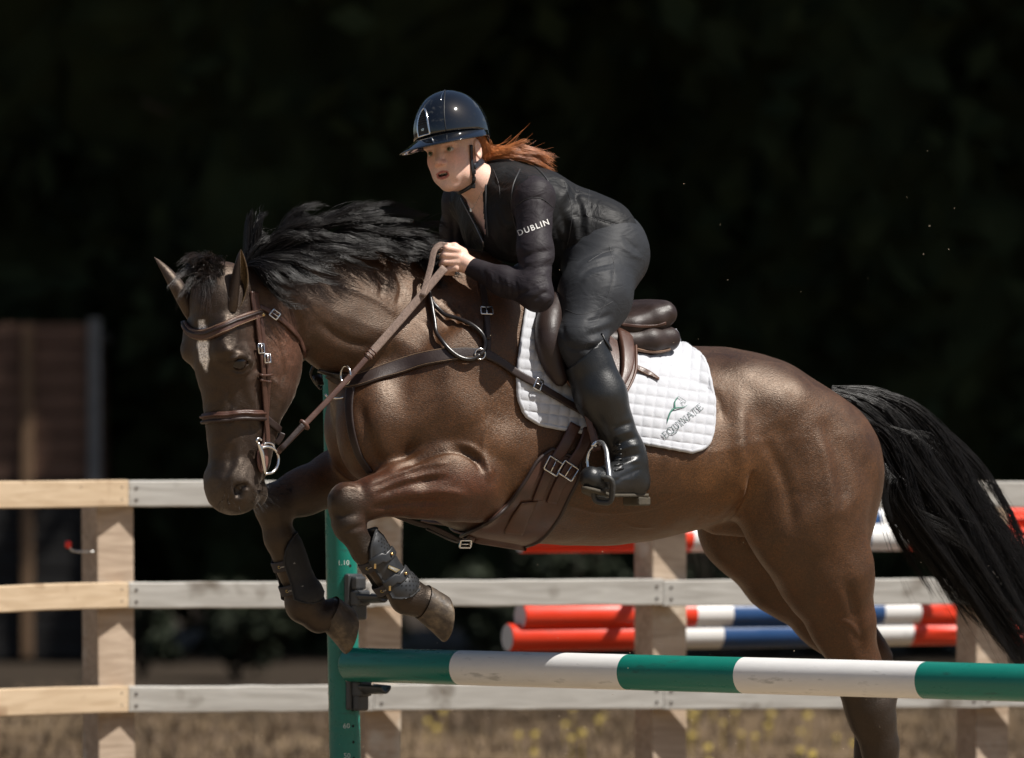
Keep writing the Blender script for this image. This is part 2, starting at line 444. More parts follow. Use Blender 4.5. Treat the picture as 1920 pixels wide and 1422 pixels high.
def ground_material():
    m = bpy.data.materials.new('field_ground'); m.use_nodes = True; nt = m.node_tree; L = nt.links.new; b = nt.nodes['Principled BSDF']
    b.inputs['Roughness'].default_value = 0.95; b.inputs['Specular IOR Level'].default_value = 0.15
    t = nt.nodes.new('ShaderNodeTexCoord')
    n1 = nt.nodes.new('ShaderNodeTexNoise'); n1.inputs['Scale'].default_value = 0.55; n1.inputs['Detail'].default_value = 6
    n2 = nt.nodes.new('ShaderNodeTexNoise'); n2.inputs['Scale'].default_value = 9.0; n2.inputs['Detail'].default_value = 8
    L(t.outputs['Object'], n1.inputs['Vector']); L(t.outputs['Object'], n2.inputs['Vector'])
    r = nt.nodes.new('ShaderNodeValToRGB'); e = r.color_ramp.elements
    e[0].position = .38; e[0].color = (.085, .057, .032, 1); e[1].position = .62; e[1].color = (.21, .15, .09, 1)
    x = r.color_ramp.elements.new(.5); x.color = (.13, .09, .052, 1)
    ad = nt.nodes.new('ShaderNodeMath'); ad.operation = 'MULTIPLY_ADD'; ad.inputs[1].default_value = 0.45; ad.inputs[2].default_value = -0.05
    a2 = nt.nodes.new('ShaderNodeMath'); a2.operation = 'MULTIPLY_ADD'; a2.inputs[1].default_value = 0.6
    L(n2.outputs[0], ad.inputs[0]); L(n1.outputs[0], a2.inputs[0]); L(ad.outputs[0], a2.inputs[2]); L(a2.outputs[0], r.inputs[0])
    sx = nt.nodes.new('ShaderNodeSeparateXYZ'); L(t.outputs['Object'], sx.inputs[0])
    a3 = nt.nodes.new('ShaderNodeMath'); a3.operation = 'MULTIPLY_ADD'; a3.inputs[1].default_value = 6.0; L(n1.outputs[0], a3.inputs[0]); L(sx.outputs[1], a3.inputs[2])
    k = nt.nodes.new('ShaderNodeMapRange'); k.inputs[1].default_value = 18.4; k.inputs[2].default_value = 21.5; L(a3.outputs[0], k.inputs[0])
    shade_mix = nt.nodes.new('ShaderNodeMix'); shade_mix.data_type = 'RGBA'; shade_mix.inputs['B'].default_value = (.030, .022, .015, 1); L(k.outputs[0], shade_mix.inputs['Factor']); L(r.outputs[0], shade_mix.inputs['A'])  # tree shade beyond the grass, painted into the ground colour
    L(shade_mix.outputs['Result'], b.inputs['Base Color'])
    bp = nt.nodes.new('ShaderNodeBump'); bp.inputs['Strength'].default_value = .6; bp.inputs['Distance'].default_value = .03; L(n2.outputs[0], bp.inputs['Height']); L(bp.outputs[0], b.inputs['Normal'])
    return m
def flat(name, x0, x1, y0, y1, z, m):
    return tag(obj(name, [(x0, y0, z), (x1, y0, z), (x1, y1, z), (x0, y1, z)], [(0, 1, 2, 3)], m), kind='structure')
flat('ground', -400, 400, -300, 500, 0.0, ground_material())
sand_m = mat('arena_sand', (.26, .20, .135), .95, var=.22, scale=3.0, bump=.5, bscale=60, spec=.15, detail=9)
flat('arena_sand', -45, 45, -60, 2.2, 0.006, sand_m)

# ---- fence -------------------------------------------------------------
def wood_mat(name, c1, c2, grey):
    m = bpy.data.materials.new(name); m.use_nodes = True; nt = m.node_tree; L = nt.links.new; b = nt.nodes['Principled BSDF']
    b.inputs['Roughness'].default_value = .8; b.inputs['Specular IOR Level'].default_value = .25
    t = nt.nodes.new('ShaderNodeTexCoord'); mp = nt.nodes.new('ShaderNodeMapping'); mp.inputs['Scale'].default_value = (1.3, 12, 12)
    oi = nt.nodes.new('ShaderNodeObjectInfo'); va = nt.nodes.new('ShaderNodeVectorMath'); va.operation = 'ADD'
    ml = nt.nodes.new('ShaderNodeMath'); ml.operation = 'MULTIPLY'; ml.inputs[1].default_value = 37.0; L(oi.outputs['Random'], ml.inputs[0])
    L(t.outputs['Object'], va.inputs[0]); L(ml.outputs[0], va.inputs[1]); L(va.outputs[0], mp.inputs[0])
    n = nt.nodes.new('ShaderNodeTexNoise'); n.inputs['Scale'].default_value = 2.2; n.inputs['Detail'].default_value = 9; n.inputs['Distortion'].default_value = 1.6; L(mp.outputs[0], n.inputs['Vector'])
    r = nt.nodes.new('ShaderNodeValToRGB'); e = r.color_ramp.elements; e[0].position = .3; e[0].color = (*c2, 1); e[1].position = .68; e[1].color = (*c1, 1)
    L(n.outputs[0], r.inputs[0])
    # knots and stains
    v = nt.nodes.new('ShaderNodeTexNoise'); v.inputs['Scale'].default_value = 5.5; v.inputs['Detail'].default_value = 3; L(va.outputs[0], v.inputs['Vector'])
    k = nt.nodes.new('ShaderNodeMapRange'); k.inputs[1].default_value = .60; k.inputs[2].default_value = .72; L(v.outputs[0], k.inputs[0])
    x = nt.nodes.new('ShaderNodeMix'); x.data_type = 'RGBA'; x.inputs['B'].default_value = (*grey, 1); L(k.outputs[0], x.inputs['Factor']); L(r.outputs[0], x.inputs['A'])
    L(x.outputs['Result'], b.inputs['Base Color'])
    bp = nt.nodes.new('ShaderNodeBump'); bp.inputs['Strength'].default_value = .35; bp.inputs['Distance'].default_value = .003; L(n.outputs[0], bp.inputs['Height']); L(bp.outputs[0], b.inputs['Normal'])
    return m
wood_grey = wood_mat('weathered_rail_wood', (.565, .55, .51), (.40, .38, .345), (.19, .165, .135))
wood_gold = wood_mat('fresh_rail_wood', (.55, .425, .29), (.44, .325, .21), (.24, .15, .085))
wood_post = wood_mat('post_wood', (.52, .41, .31), (.34, .255, .185), (.60, .55, .47))
knot_m = mat('knot_wood', (.04, .028, .02), .8, var=.3)
FEN_D = 19.3
def fence_y(px):
    if px < 240: return dist_y(FEN_D) - (240 - px) / 240 * .50
    return dist_y(FEN_D) + (px - 240) / 1680 * .55
def board(name, ends, th, m, parent, nb=10):
    """rail: ends = [(px, ytop, ybot), ...] in the photograph, standing at the fence line; slightly sagging, rough edges"""
    (a, at_, ab), (b, bt, bb) = ends
    A0, A1 = at(a, at_, fence_y(a)), at(a, ab, fence_y(a)); B0, B1 = at(b, bt, fence_y(b)), at(b, bb, fence_y(b))
    ex = unit(((B0 + B1) - (A0 + A1))); up = np.array([0, 0, 1.0]); ny = unit(np.cross(ex, up)); up = np.cross(ny, ex)
    c0 = (A0 + A1) / 2; c1 = (B0 + B1) / 2; h0 = np.linalg.norm(A1 - A0); h1 = np.linalg.norm(B1 - B0); Ln = np.linalg.norm(c1 - c0)
    V, F = [], []; r = random.Random(int(a * 7 + at_))
    for i in range(nb + 1):
        t = i / nb; x = t * Ln; h = (h0 * (1 - t) + h1 * t) / 2; w = r.uniform(-.0015, .0015)
        for (yy, zz) in ((0, -h + w + .004), (0, h + w - .004), (.004, h + w), (th - .004, h + w), (th, h + w - .004), (th, -h + w + .004), (th - .004, -h + w), (.004, -h + w)):
            V.append((x, yy, zz))
    for i in range(nb):
        for j in range(8): F.append((i*8 + j, i*8 + (j+1) % 8, (i+1)*8 + (j+1) % 8, (i+1)*8 + j))
    F.append(tuple(range(8))[::-1]); F.append(tuple(nb*8 + j for j in range(8)))
    me = obj(name, V, F, m, None, smooth=False)
    M = np.eye(4); M[:3, 0] = ex; M[:3, 1] = -ny; M[:3, 2] = up; M[:3, 3] = c0
    me.matrix_world = Matrix(M.tolist()); bpy.context.view_layer.update(); W = me.matrix_world.copy()
    me.parent = parent; me.matrix_parent_inverse = parent.matrix_world.inverted(); me.matrix_world = W
    return me
fence = empty('paddock_fence', tuple(ground_px(205, FEN_D)), 'three-rail timber paddock fence on square posts behind the jump', 'fence')
bpy.context.view_layer.update()
TH = .042
for (pa, pb, dy) in ((-330, 241, 0), (242, 701, 1), (702, 1244, 2), (1245, 1839, 3), (1840, 2420, 4)):
    for lvl, (t0, b0) in enumerate(((900, 950), (1091, 1140), (1286, 1336))):
        g = pa < 0
        if g: e = [(pa, t0 + (5, 19, 16)[lvl], b0 + (9, 21, 20)[lvl]), (pb, t0, b0)]
        else:
            sl = (3, -7, -8)[lvl]
            f = lambda p: t0 + sl * (p - 240) / 1500 + (dy % 2) * 1.5
            e = [(pa, f(pa), f(pa) + 49), (pb, f(pb), f(pb) + 49)]
        rl = board('rail', e, TH, wood_gold if g else wood_grey, fence)
        # bolt holes at the ends of the rail
        hs = []
        ends = ((pb - 14, 1),) if g else ((pa + 14, 1), (pb - 12, 1))
        for (q, _) in ends:
            tt = (q - pa) / (pb - pa); yt = e[0][1] * (1 - tt) + e[1][1] * tt
            for dyy in (14, 36):
                c = at(q, yt + dyy, fence_y(q) - .001); hs.append((c, .005))
        if g and lvl == 0:
            c = at(147, 914, fence_y(147) - .001); hs.append((c, .011))
        for (c, rr) in hs: MB().tube([c + (0, .004, 0), c - (0, .0015, 0)], rr, 8).build('screw_hole', knot_m, rl)
for (pc, wl_, lean) in ((206, 1, -5), (702, 1, 3), (1238, 1, 0), (1841, 1, 1)):
    D = fence_y(pc) + TH + .09
    c = at(pc, 925, D); top = at(pc, 903, D)[2]
    R = Matrix.Rotation(math.radians(30), 3, 'Z')
    mb = MB(); mb.box((0, 0, (top - .4) / 2 - .2), .138, .125, top + .4, None, bev=.004)
    o = mb.build('post', wood_post, None, smooth=False)
    o.data.transform(Matrix.Rotation(math.radians(90), 4, 'Y') @ Matrix.Identity(4)) if False else None
    o.matrix_world = Matrix.Translation((c[0], c[1], .2)) @ Matrix.Rotation(math.radians(lean * .1), 4, 'Y') @ R.to_4x4()
    bpy.context.view_layer.update(); Wm = o.matrix_world.copy(); o.parent = fence; o.matrix_parent_inverse = fence.matrix_world.inverted(); o.matrix_world = Wm

# red-knobbed rod beside the left post
rod = empty('latch_rod', tuple(at(157, 1034, fence_y(157) + .2)), 'small bent metal rod with red knob sticking out beside left fence post', 'latch')
bpy.context.view_layer.update()
steel = mat('steel', (.62, .62, .60), .28, 1.0, rvar=.08, scale=60)
y_ = fence_y(157) + .14
MB().tube(spline([at(176, 1035, y_), at(157, 1035, y_), at(140, 1034, y_), at(133, 1031, y_), at(131, 1024, y_)], 12), .0035, 8).build('rod', steel, rod)
kb = MB(); kp = at(128, 1021, y_); kb.tube([kp + (0, 0, -.014), kp + (0, 0, -.009), kp + (0, 0, 0), kp + (0, 0, .009), kp + (0, 0, .013)], [.006, .011, .0125, .011, .006], 12)
kb.build('knob', mat('red_plastic', (.75, .03, .02), .35), rod)

# ---- poles stored behind the fence --------------------------------------
def paint(name, c, gloss=.36): return mat(name, c, gloss, col2=tuple(.62 * x + .02 for x in c), ramp=(.60, .68), var=.06, scale=30, rvar=.10, spec=.45, bump=.05, bscale=90, stretch=(.25, 1, 1), detail=8)
p_red = paint('red_paint', (.74, .045, .014)); p_white = paint('white_paint', (.74, .73, .71)); p_blue = paint('blue_paint', (.022, .07, .19)); 
p_green = mat('green_paint', (.006, .165, .125), .33, col2=(.012, .09, .07), ramp=(.60, .70), var=.10, scale=30, rvar=.12, spec=.45, bump=.05, bscale=90, stretch=(.25, 1, 1), detail=8); p_cap = paint('cap_plastic', (.62, .64, .66), .5)
def pole(name, A, B, r, bands, mats, label, cat, group=None, seg=40, cap_in=.012):
    """round pole from A to B; bands = [(t0, t1, material index)]; origin at A, x along the pole"""
    A = np.asarray(A, float); B = np.asarray(B, float); Ln = np.linalg.norm(B - A)
    V, F, MI = [], [], []; ts = sorted(set([b[0] for b in bands] + [b[1] for b in bands]))
    xs = [0.0] + [t * Ln for t in ts if 0 < t < 1] + [Ln]
    rings = [(-.0, r * .0, -1), (0.0, r * .93, 0), (.006, r, 0)]
    full = [(0.0, r * .94), (.005, r)] + [(x, r) for x in xs[1:-1]] + [(Ln - .005, r), (Ln, r * .94)]
    for (x, rr) in full:
        for j in range(seg):
            th = 2 * math.pi * j / seg; V.append((x, rr * math.cos(th), rr * math.sin(th)))
    for i in range(len(full) - 1):
        xm = (full[i][0] + full[i+1][0]) / 2 / Ln; mi = next((b[2] for b in bands if b[0] <= xm <= b[1]), 0)
        for j in range(seg): F.append((i*seg + j, i*seg + (j+1) % seg, (i+1)*seg + (j+1) % seg, (i+1)*seg + j)); MI.append(mi)
    F.append(tuple(range(seg))[::-1]); MI.append(len(mats) - 1); F.append(tuple((len(full)-1)*seg + j for j in range(seg))); MI.append(len(mats) - 1)
    o = obj(name, V, F, mats, None)
    o.data.polygons.foreach_set('material_index', np.array(MI, dtype=np.int32))
    fl = np.ones(len(F), dtype=bool); fl[-2:] = False; o.data.polygons.foreach_set('use_smooth', fl)
    ex = unit(B - A); ez = unit(np.array([0, 0, 1.0]) - ex * ex[2]); ey = np.cross(ez, ex)
    M = np.eye(4); M[:3, 0] = ex; M[:3, 1] = ey; M[:3, 2] = ez; M[:3, 3] = A; o.matrix_world = Matrix(M.tolist())
    return tag(o, label, cat, group)
def stored(pxa, pya, cuts, r, y0, slope, label):
    """cuts: pixel columns of the band ends along the pole"""
    yat = lambda px: y0 + (px - pxa) / 536 * slope
    A = at(pxa, pya, yat(pxa)); pe = cuts[-1]; Be = at(pe, pya - .02 * (pe - pxa) / 1, yat(pe)); Be[2] = A[2]
    P = [A[0] + (at(c, pya, yat(c))[0] - A[0]) for c in [pxa] + cuts]; T = [(p - A[0]) / (Be[0] - A[0]) for p in P]
    bands = [(T[i], T[i+1], (0, 1, 2, 1, 0)[i]) for i in range(5)]
    return pole('striped_pole', A, Be, r, bands, [p_red, p_white, p_blue, p_cap], label, 'pole', 'striped poles stored behind the fence')
RP = .0495
yb = fence_y(1238) + .36
stored(975, 1156, [1297, 1364, 1648, 1716, 2050], RP, yb, .52, 'red, white and blue pole, upper one of the pair under the middle rail')
stored(951, 1196, [1270, 1346, 1628, 1702, 2030], RP, yb - .01, .52, 'red, white and blue pole, lower one of the pair under the middle rail')
stored(990, 978, [1296, 1372, 1640, 1712, 2060], RP, yb, .52, 'striped pole just below the top rail, upper one of its pair')
stored(975, 1011, [1290, 1366, 1622, 1694, 2050], RP, yb - .05, .52, 'striped pole below the top rail, lower one of its pair')
# brackets that carry them, bolted to the backs of the posts
brk = mat('galvanised_bracket', (.28, .28, .28), .5, .8, var=.2, scale=25)
for (pc, nm) in ((1238, 'post under the horse'), (1841, 'post beside the tail')):
    for lv, (py, wh) in enumerate(((1240, 'lower'), (1040, 'upper'))):
        yy = fence_y(pc) + TH + .12; c = at(pc, py, yy); mb = MB(); dep = .62
        mb.box(c + (0, dep / 2, -.012), .04, dep, .02, bev=.002); mb.box(c + (0, dep, .05), .04, .02, .14, bev=.002)
        o = mb.build('pole_bracket', brk, None, False); tag(o, '%s steel bracket behind the fence %s' % (wh, nm), 'bracket', 'brackets holding the stored poles')

# ---- shed ---------------------------------------------------------------
SH = 41.0
shed_m = mat('shed_boards', (.12, .064, .040), .85, var=.35, scale=4, stretch=(1, 1, 6), bump=.2)
trim_t = mat('shed_batten', (.17, .10, .052), .8, var=.25, scale=8); trim_g = mat('shed_corner_post', (.14, .14, .135), .7, var=.15, scale=8)
y_ = dist_y(SH); x0 = at(-330, 900, y_)[0]; x1 = at(186, 900, y_)[0]; zt = at(0, 604, y_)[2]
shed = empty('field_shed', ((x0 + x1) / 2, y_ + .9, 0), 'dark brown board shed with grey corner post behind the fence', 'shed'); bpy.context.view_layer.update()
shade_m = mat('shaded_boards', (.007, .006, .0055), .85, var=.3, scale=5); nb = 15; zb = .03  # shade low on the shed is painted into the lower boards' colour
for i in range(nb):
    z0 = zb + (zt - zb) * i / nb; z1 = zb + (zt - zb) * (i + 1) / nb - .012
    mb = MB(); mb.box(((x0 + x1) / 2, y_ + .02 + .006 * (i % 2), (z0 + z1) / 2), x1 - x0 - .16, .025, z1 - z0, bev=.003); mb.build('board', shed_m if i >= 8 else shade_m, shed, False)
for px, w in ((52, .075), (-110, .075), (-270, .075)):
    mb = MB(); p = at(px, 900, y_); mb.box((p[0], y_ - .02, zt / 2), w, .045, zt - .08, bev=.004); mb.build('batten', trim_t, shed, False)
mb = MB(); p = at(177, 900, y_); mb.box((p[0], y_ + .01, zt / 2 + .01), .085, .1, zt + .03, bev=.006); mb.build('corner_post', trim_g, shed, False)
mb = MB(); mb.box(((x0 + x1) / 2, y_ + 1.05, zt - .10), x1 - x0 - .02, 1.95, .05, np.array(Matrix.Rotation(math.radians(-3), 3, 'X')), bev=.008); mb.build('roof', mat('shed_roof', (.06, .06, .058), .7, var=.3, scale=6), shed, False)
mb = MB(); mb.box((x1 - .1, y_ + 1.0, zt / 2), .03, 1.85, zt - .06); mb.build('side_wall', shed_m, shed, False)
mb = MB(); mb.box(((x0 + x1) / 2, y_ + 1.95, zt / 2), x1 - x0 - .16, .03, zt - .06); mb.build('back_wall', shed_m, shed, False)

# ---- trees --------------------------------------------------------------
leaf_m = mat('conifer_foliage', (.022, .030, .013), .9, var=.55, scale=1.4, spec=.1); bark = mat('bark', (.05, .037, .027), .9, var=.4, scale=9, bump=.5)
shrub_m = mat('shrub_leaves', (.014, .020, .008), .75, var=.45, scale=5, spec=.3)
def leaf_cloud(n, pos_fn, size, r):
    c = np.array([pos_fn() for _ in range(n)]); q = unit(r.normal(size=(n, 3))); p = unit(np.cross(q, unit(r.normal(size=(n, 3)))))
    s = size * (0.6 + 0.8 * r.random(n))[:, None]
    V = np.stack([c - q*s - p*s*.1, c - q*s*.2 + p*s*.55, c + q*s + p*s*.1, c + q*s*.1 - p*s*.55], 1).reshape(-1, 3)
    return V, np.arange(4 * n).reshape(n, 4)
def tall_tree(name, seed, label, group):
    r = np.random.default_rng(seed); root = empty(name, (0, 0, 0), label, 'tree', group); bpy.context.view_layer.update()
    rad = lambda z: np.interp(z, [0, .6, 2, 4.2, 6.5, 8.5, 11, 13.5, 15], [.5, 1.45, 1.65, 1.9, 3.4, 4.6, 3.8, 1.8, .1])  # crown flares out above the view, shaped to shade the foliage below
    mb = MB(); mb.tube(spline([(0, 0, -.2), (.1, 0, 3), (-.1, .1, 7), (.1, 0, 11), (0, 0, 14)], 14), np.linspace(.28, .04, 14), 10)
    for k in range(9):
        z = 2.5 + k * 1.1; a = r.random() * 6.28; mb.tube(spline([(0, 0, z), (.8*math.cos(a), .8*math.sin(a), z+.5), (1.9*math.cos(a), 1.9*math.sin(a), z+.8)], 6), np.linspace(.08, .02, 6), 6)
    mb.build('trunk', bark, root)
    # crown: rough inner mass and leaf sprays around it
    V, F = [], []; nz, na = 40, 36
    for i in range(nz):
        z = .15 + 14.6 * i / (nz - 1)
        for j in range(na):
            a = 2 * math.pi * j / na; k = .80 + .12 * math.sin(3*a + z * 1.7 + seed) + .10 * math.sin(5*a - z*2.3) + r.uniform(-.07, .07); q = rad(z) * k
            V.append((q * math.cos(a), q * math.sin(a), z))
    for i in range(nz - 1):
        for j in range(na): F.append((i*na + j, i*na + (j+1) % na, (i+1)*na + (j+1) % na, (i+1)*na + j))
    def pos():
        z = 15 * r.random() ** .85; a = 6.28 * r.random(); q = rad(z) * (.72 + .36 * r.random() ** .8) * (1 + .15 * math.sin(4*a + z*1.9 + seed)); return (q * math.cos(a), q * math.sin(a), z + r.normal() * .1)
    LV, LF = leaf_cloud(4200, pos, .2, r)
    n = len(V); V += LV.tolist(); F += (LF + n).tolist()
    obj('crown', V, F, leaf_m, root, smooth=False)
    return root
def copy_tree(o, parent=None):
    c = o.copy(); COL.objects.link(c); c.parent = parent
    for ch in o.children: copy_tree(ch, c)
    return c
TL = 'tall dark tree standing in the shaded row behind the paddock fence'
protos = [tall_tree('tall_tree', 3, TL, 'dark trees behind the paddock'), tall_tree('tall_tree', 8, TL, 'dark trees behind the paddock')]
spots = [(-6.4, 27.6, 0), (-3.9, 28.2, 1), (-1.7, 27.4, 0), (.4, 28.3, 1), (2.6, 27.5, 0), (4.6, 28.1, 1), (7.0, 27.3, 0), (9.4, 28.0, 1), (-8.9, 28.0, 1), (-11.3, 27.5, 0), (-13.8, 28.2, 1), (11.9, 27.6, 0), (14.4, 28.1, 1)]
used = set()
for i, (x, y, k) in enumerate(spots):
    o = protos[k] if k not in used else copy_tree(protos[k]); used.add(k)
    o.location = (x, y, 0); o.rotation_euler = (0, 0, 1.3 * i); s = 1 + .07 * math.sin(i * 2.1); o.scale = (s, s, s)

def shrub(px, D, h, w, seed, label):
    r = np.random.default_rng(seed); p = ground_px(px, D); root = empty('shrub', tuple(p), label, 'shrub', 'low shrubs at the foot of the dark trees'); bpy.context.view_layer.update()
    mb = MB()
    for k in range(7):
        a = r.random() * 6.28; mb.tube(spline([p, p + (.25*w*math.cos(a), .25*w*math.sin(a), .5*h), p + (.42*w*math.cos(a), .42*w*math.sin(a), .85*h)], 5), np.linspace(.014, .004, 5), 5)
    mb.build('stems', bark, root)
    lob = [(p + np.array([r.normal() * w * .22, r.normal() * w * .22, h * (.35 + .5 * r.random())]), w * (.16 + .12 * r.random())) for _ in range(11)]
    def pos(): c, q = lob[r.integers(len(lob))]; return c + unit(r.normal(size=3)) * q * r.random() ** .4
    V, F = leaf_cloud(1600, pos, .045, r); obj('foliage', V, F, shrub_m, root, smooth=False)
shrub(442, 37.5, .62, .75, 1, 'dim green shrub between lower rails left of the green jump stand')
shrub(268, 38.0, .55, .5, 2, 'small dim shrub just right of the left fence post')
shrub(1062, 38.5, 1.25, .8, 3, 'green shrub seen under the belly above the middle rail')
shrub(1000, 39.0, 1.2, .5, 4, 'dim narrow shrub under the belly left of its wider neighbour')
shrub(930, 38.2, .75, .6, 5, 'dull green shrub left of the stored poles')
shrub(1350, 39, 1.1, .6, 6, 'dim shrub seen between belly and hind leg under the rail')

# ---- grass and flowers -----------------------------------------------------
def blades(n, x0, x1, y0, y1, hmin, hmax, w, r):
    b = np.stack([r.uniform(x0, x1, n), r.uniform(y0, y1, n), np.zeros(n)], 1)
    cl = np.sin(b[:, 0] * 2.1 + np.sin(b[:, 1] * 1.3) * 2) * np.sin(b[:, 1] * 1.7 + b[:, 0]); b = b[cl > -.55 + .5 * r.random(n)]; n = len(b)
    a = r.uniform(0, 6.28, n); d = np.stack([np.cos(a), np.sin(a), np.zeros(n)], 1); h = r.uniform(hmin, hmax, n)[:, None]; s = np.stack([-d[:, 1], d[:, 0], d[:, 2]], 1) * w
    up = np.array([0, 0, 1.0]); m = b + up * h * .6 + d * h * .12; t = b + up * h + d * h * .45
    V = np.stack([b - s, b + s, m + s * .7, t, m - s * .7], 1).reshape(-1, 3); F = np.arange(5 * n).reshape(n, 5)
    return V, F
r_ = np.random.default_rng(5)
V, F = blades(22000, -4.6, 4.8, dist_y(22.5), dist_y(35.5), .02, .085, .006, r_)
tag(obj('dry_grass', V, F, mat('dry_grass', (.19, .13, .082), .8, col2=(.085, .060, .036), scale=1.6, ramp=(.4, .62)), None, False), 'dry yellowish grass growing between fence and trees', 'grass', kind='stuff')
fl = []
for (cx, D, n, sp) in ((1010, 28, 6, 50), (1120, 28, 4, 60), (1340, 28, 14, 70), (1480, 28, 6, 60), (1600, 28, 3, 60), (820, 28.6, 3, 16)):
    for _ in range(n):
        p = ground_px(cx + r_.normal() * sp * .6, D + r_.normal() * 1.3); fl.append(p + (0, 0, r_.uniform(.05, .17)))
V, F = [], []
for p in fl:
    n = len(V); s = r_.uniform(.012, .021)
    for k in range(6): a = k * 1.047; V.append(p + (s*math.cos(a), s*.5*math.sin(a) - s*.3, s*math.sin(a)*.8))
    V.append(p + (0, -.3*s, .5*s))
    F += [(n + k, n + (k+1) % 6, n + 6) for k in range(6)]
    n = len(V); V += [p + (-.003, 0, 0), p + (.003, 0, 0), np.array([p[0] + .003, p[1], 0]), np.array([p[0] - .003, p[1], 0])]; F.append((n, n+1, n+2, n+3))
tag(obj('wildflowers', V, F, mat('yellow_petals', (.36, .26, .04), .7, var=.2), None, False), 'small yellow wildflowers in the dry grass behind the fence', 'flowers', kind='stuff')

# ---- jump: stand, cups, pole -------------------------------------------------
def pole_y(px): return .55 - (px - 650) / 655 * .86
PA = at(655, 1246.5, pole_y(655)); PB = at(1925, 1281, pole_y(1925)); ex = unit(PB - PA)
far = PA + ex * 3.0; far[2] = PB[2] - (PB[2] - PA[2]) * 0.0 - .0
Ln = 3.0
def along(px): 
    # parameter of the pole point seen at pixel column px
    d = ray(px, 1260); a = np.array([ex[0], -d[0]]); M2 = np.array([[ex[0], -d[0]], [ex[1], -d[1]]]); s = np.linalg.solve(M2, (CAM - PA)[:2]); return s[0] / Ln
cuts = [0.0] + [along(c) for c in (864, 1178, 1396, 1736, 1962, 2330)] + [1.0]
cuts = [c for c in cuts if c <= 1]
if cuts[-1] < 1: cuts.append(1.0)
pole('jump_pole', PA, PA + ex * Ln, .0505, [(cuts[i], cuts[i+1], i % 2) for i in range(len(cuts) - 1)], [p_green, p_white, p_green], 'green and white striped pole the horse is jumping over', 'pole', seg=64)
# stand: round green upright with peg holes
SY = pole_y(655) + .02
st = empty('jump_stand', tuple(np.array([at(648, 1200, SY + .05)[0], SY + .05, 0])), 'round green jump stand upright with peg holes and height numbers', 'jump stand'); bpy.context.view_layer.update()
c_lo = at(647, 1422, SY + .05); c_hi = at(634, 700, SY + .05)
dz = (c_hi - c_lo) / (c_hi[2] - c_lo[2])
base = c_lo + dz * (0.02 - c_lo[2]); topp = c_hi + dz * .10
rs = .0465
mb = MB(); mb.tube([base, c_lo, c_hi, topp - dz * .01, topp], [rs, rs, rs, rs, rs * .8], 48); mb.build('upright', p_green, st)
mb = MB(); mb.box(base + (0, 0, .012), .5, .07, .04, bev=.006); mb.box(base + (0, 0, .012), .07, .5, .039, bev=.006); mb.build('foot', p_green, st, False)
hole_m = mat('hole_black', (.004, .004, .004), .9, var=.1)
mbL = mbR = None
z = .18
dR = unit(ex[:2]); 
while z < topp[2] - .05:
    c = base + dz * (z - base[2])
    for (mbx, ang) in ((mbL, -97), (mbR, 35)):
        a = math.radians(ang); n_ = np.array([math.sin(a), -math.cos(a), 0]); MB().tube([c + n_ * (rs - .006), c + n_ * (rs + .0006)], .0042, 10).build('peg_hole', hole_m, st, False)
    z += .0475
num_m = mat('printed_number', (.55, .62, .6), .6, var=.1)
for (py, s) in ((1056, '1.10'), (1362, '60'), (1418, '50')):
    V, F = text_mesh(s, .021); c = base + dz * (at(650, py, SY)[2] - base[2])
    Vw = []
    for v in V:
        a = math.radians(9) + v[0] / rs; Vw.append(c + np.array([math.sin(a) * (rs + .0007), -math.cos(a) * (rs + .0007), v[1]]))
    obj('printed_number', Vw, F, num_m, st, False)
# cups
cup_m = mat('cup_plastic', (.045, .047, .05), .42, var=.2, scale=20, rvar=.1)
def jump_cup(pt, label):
    """pt: front corner of the stand where the cup plate sits; built along the pole direction"""
    e = np.array([ex[0], ex[1], 0]); e = unit(e); s = np.array([e[1], -e[0], 0]); 
    if s[1] > 0: s = -s
    R = np.stack([e, s, np.array([0, 0, 1.0])], 1)
    root = empty('jump_cup', tuple(pt), label, 'jump cup', 'cups on the jump stand'); bpy.context.view_layer.update()
    mb = MB(); mb.box(pt + e * .004, .02, .066, .135, R, bev=.006); mb.build('back_plate', cup_m, root, False)
    mb = MB(); mb.box(pt + e * .03 + np.array([0, 0, -.004]), .042, .05, .046, R, bev=.006); mb.build('housing', cup_m, root, False); mb = MB(); mb.box(pt + e * .026 + np.array([0, 0, -.045]), .03, .046, .05, R, bev=.008); mb.build('lower_grip', cup_m, root, False); mb = MB(); mb.box(pt + e * .024 + np.array([0, 0, .04]), .026, .046, .04, R, bev=.007); mb.build('release_catch', cup_m, root, False)
    # shallow dished tongue that holds the pole
    P = [pt + e * .048 + np.array([0, 0, -.004])]; V, F = [], []
    n = 9
    for i in range(7):
        t = i / 6; x = .045 + t * .085; w = .033 * (1 - .35 * t)
        for j in range(n):
            q = -1 + 2 * j / (n - 1); zz = .022 * q * q * (1 - .3 * t) - .012 + .004 * t
            V.append(pt + e * x + s * (q * w) + np.array([0, 0, zz]))
    m_ = len(V)
    V += [v - np.array([0, 0, .009]) for v in V[:m_]]
    for i in range(6):
        for j in range(n - 1):
            a = i * n + j; F.append((a, a + 1, a + n + 1, a + n)); F.append((m_ + a, m_ + a + n, m_ + a + n + 1, m_ + a + 1))
    for i in range(6):
        a = i * n; F.append((a, a + n, m_ + a + n, m_ + a)); b = i * n + n - 1; F.append((b, m_ + b, m_ + b + n, b + n))
    for j in range(n - 1):
        a = 6 * n + j; F.append((a, a + 1, m_ + a + 1, m_ + a)); F.append((j, m_ + j, m_ + j + 1, j + 1))
    obj('tongue', V, F, cup_m, root)
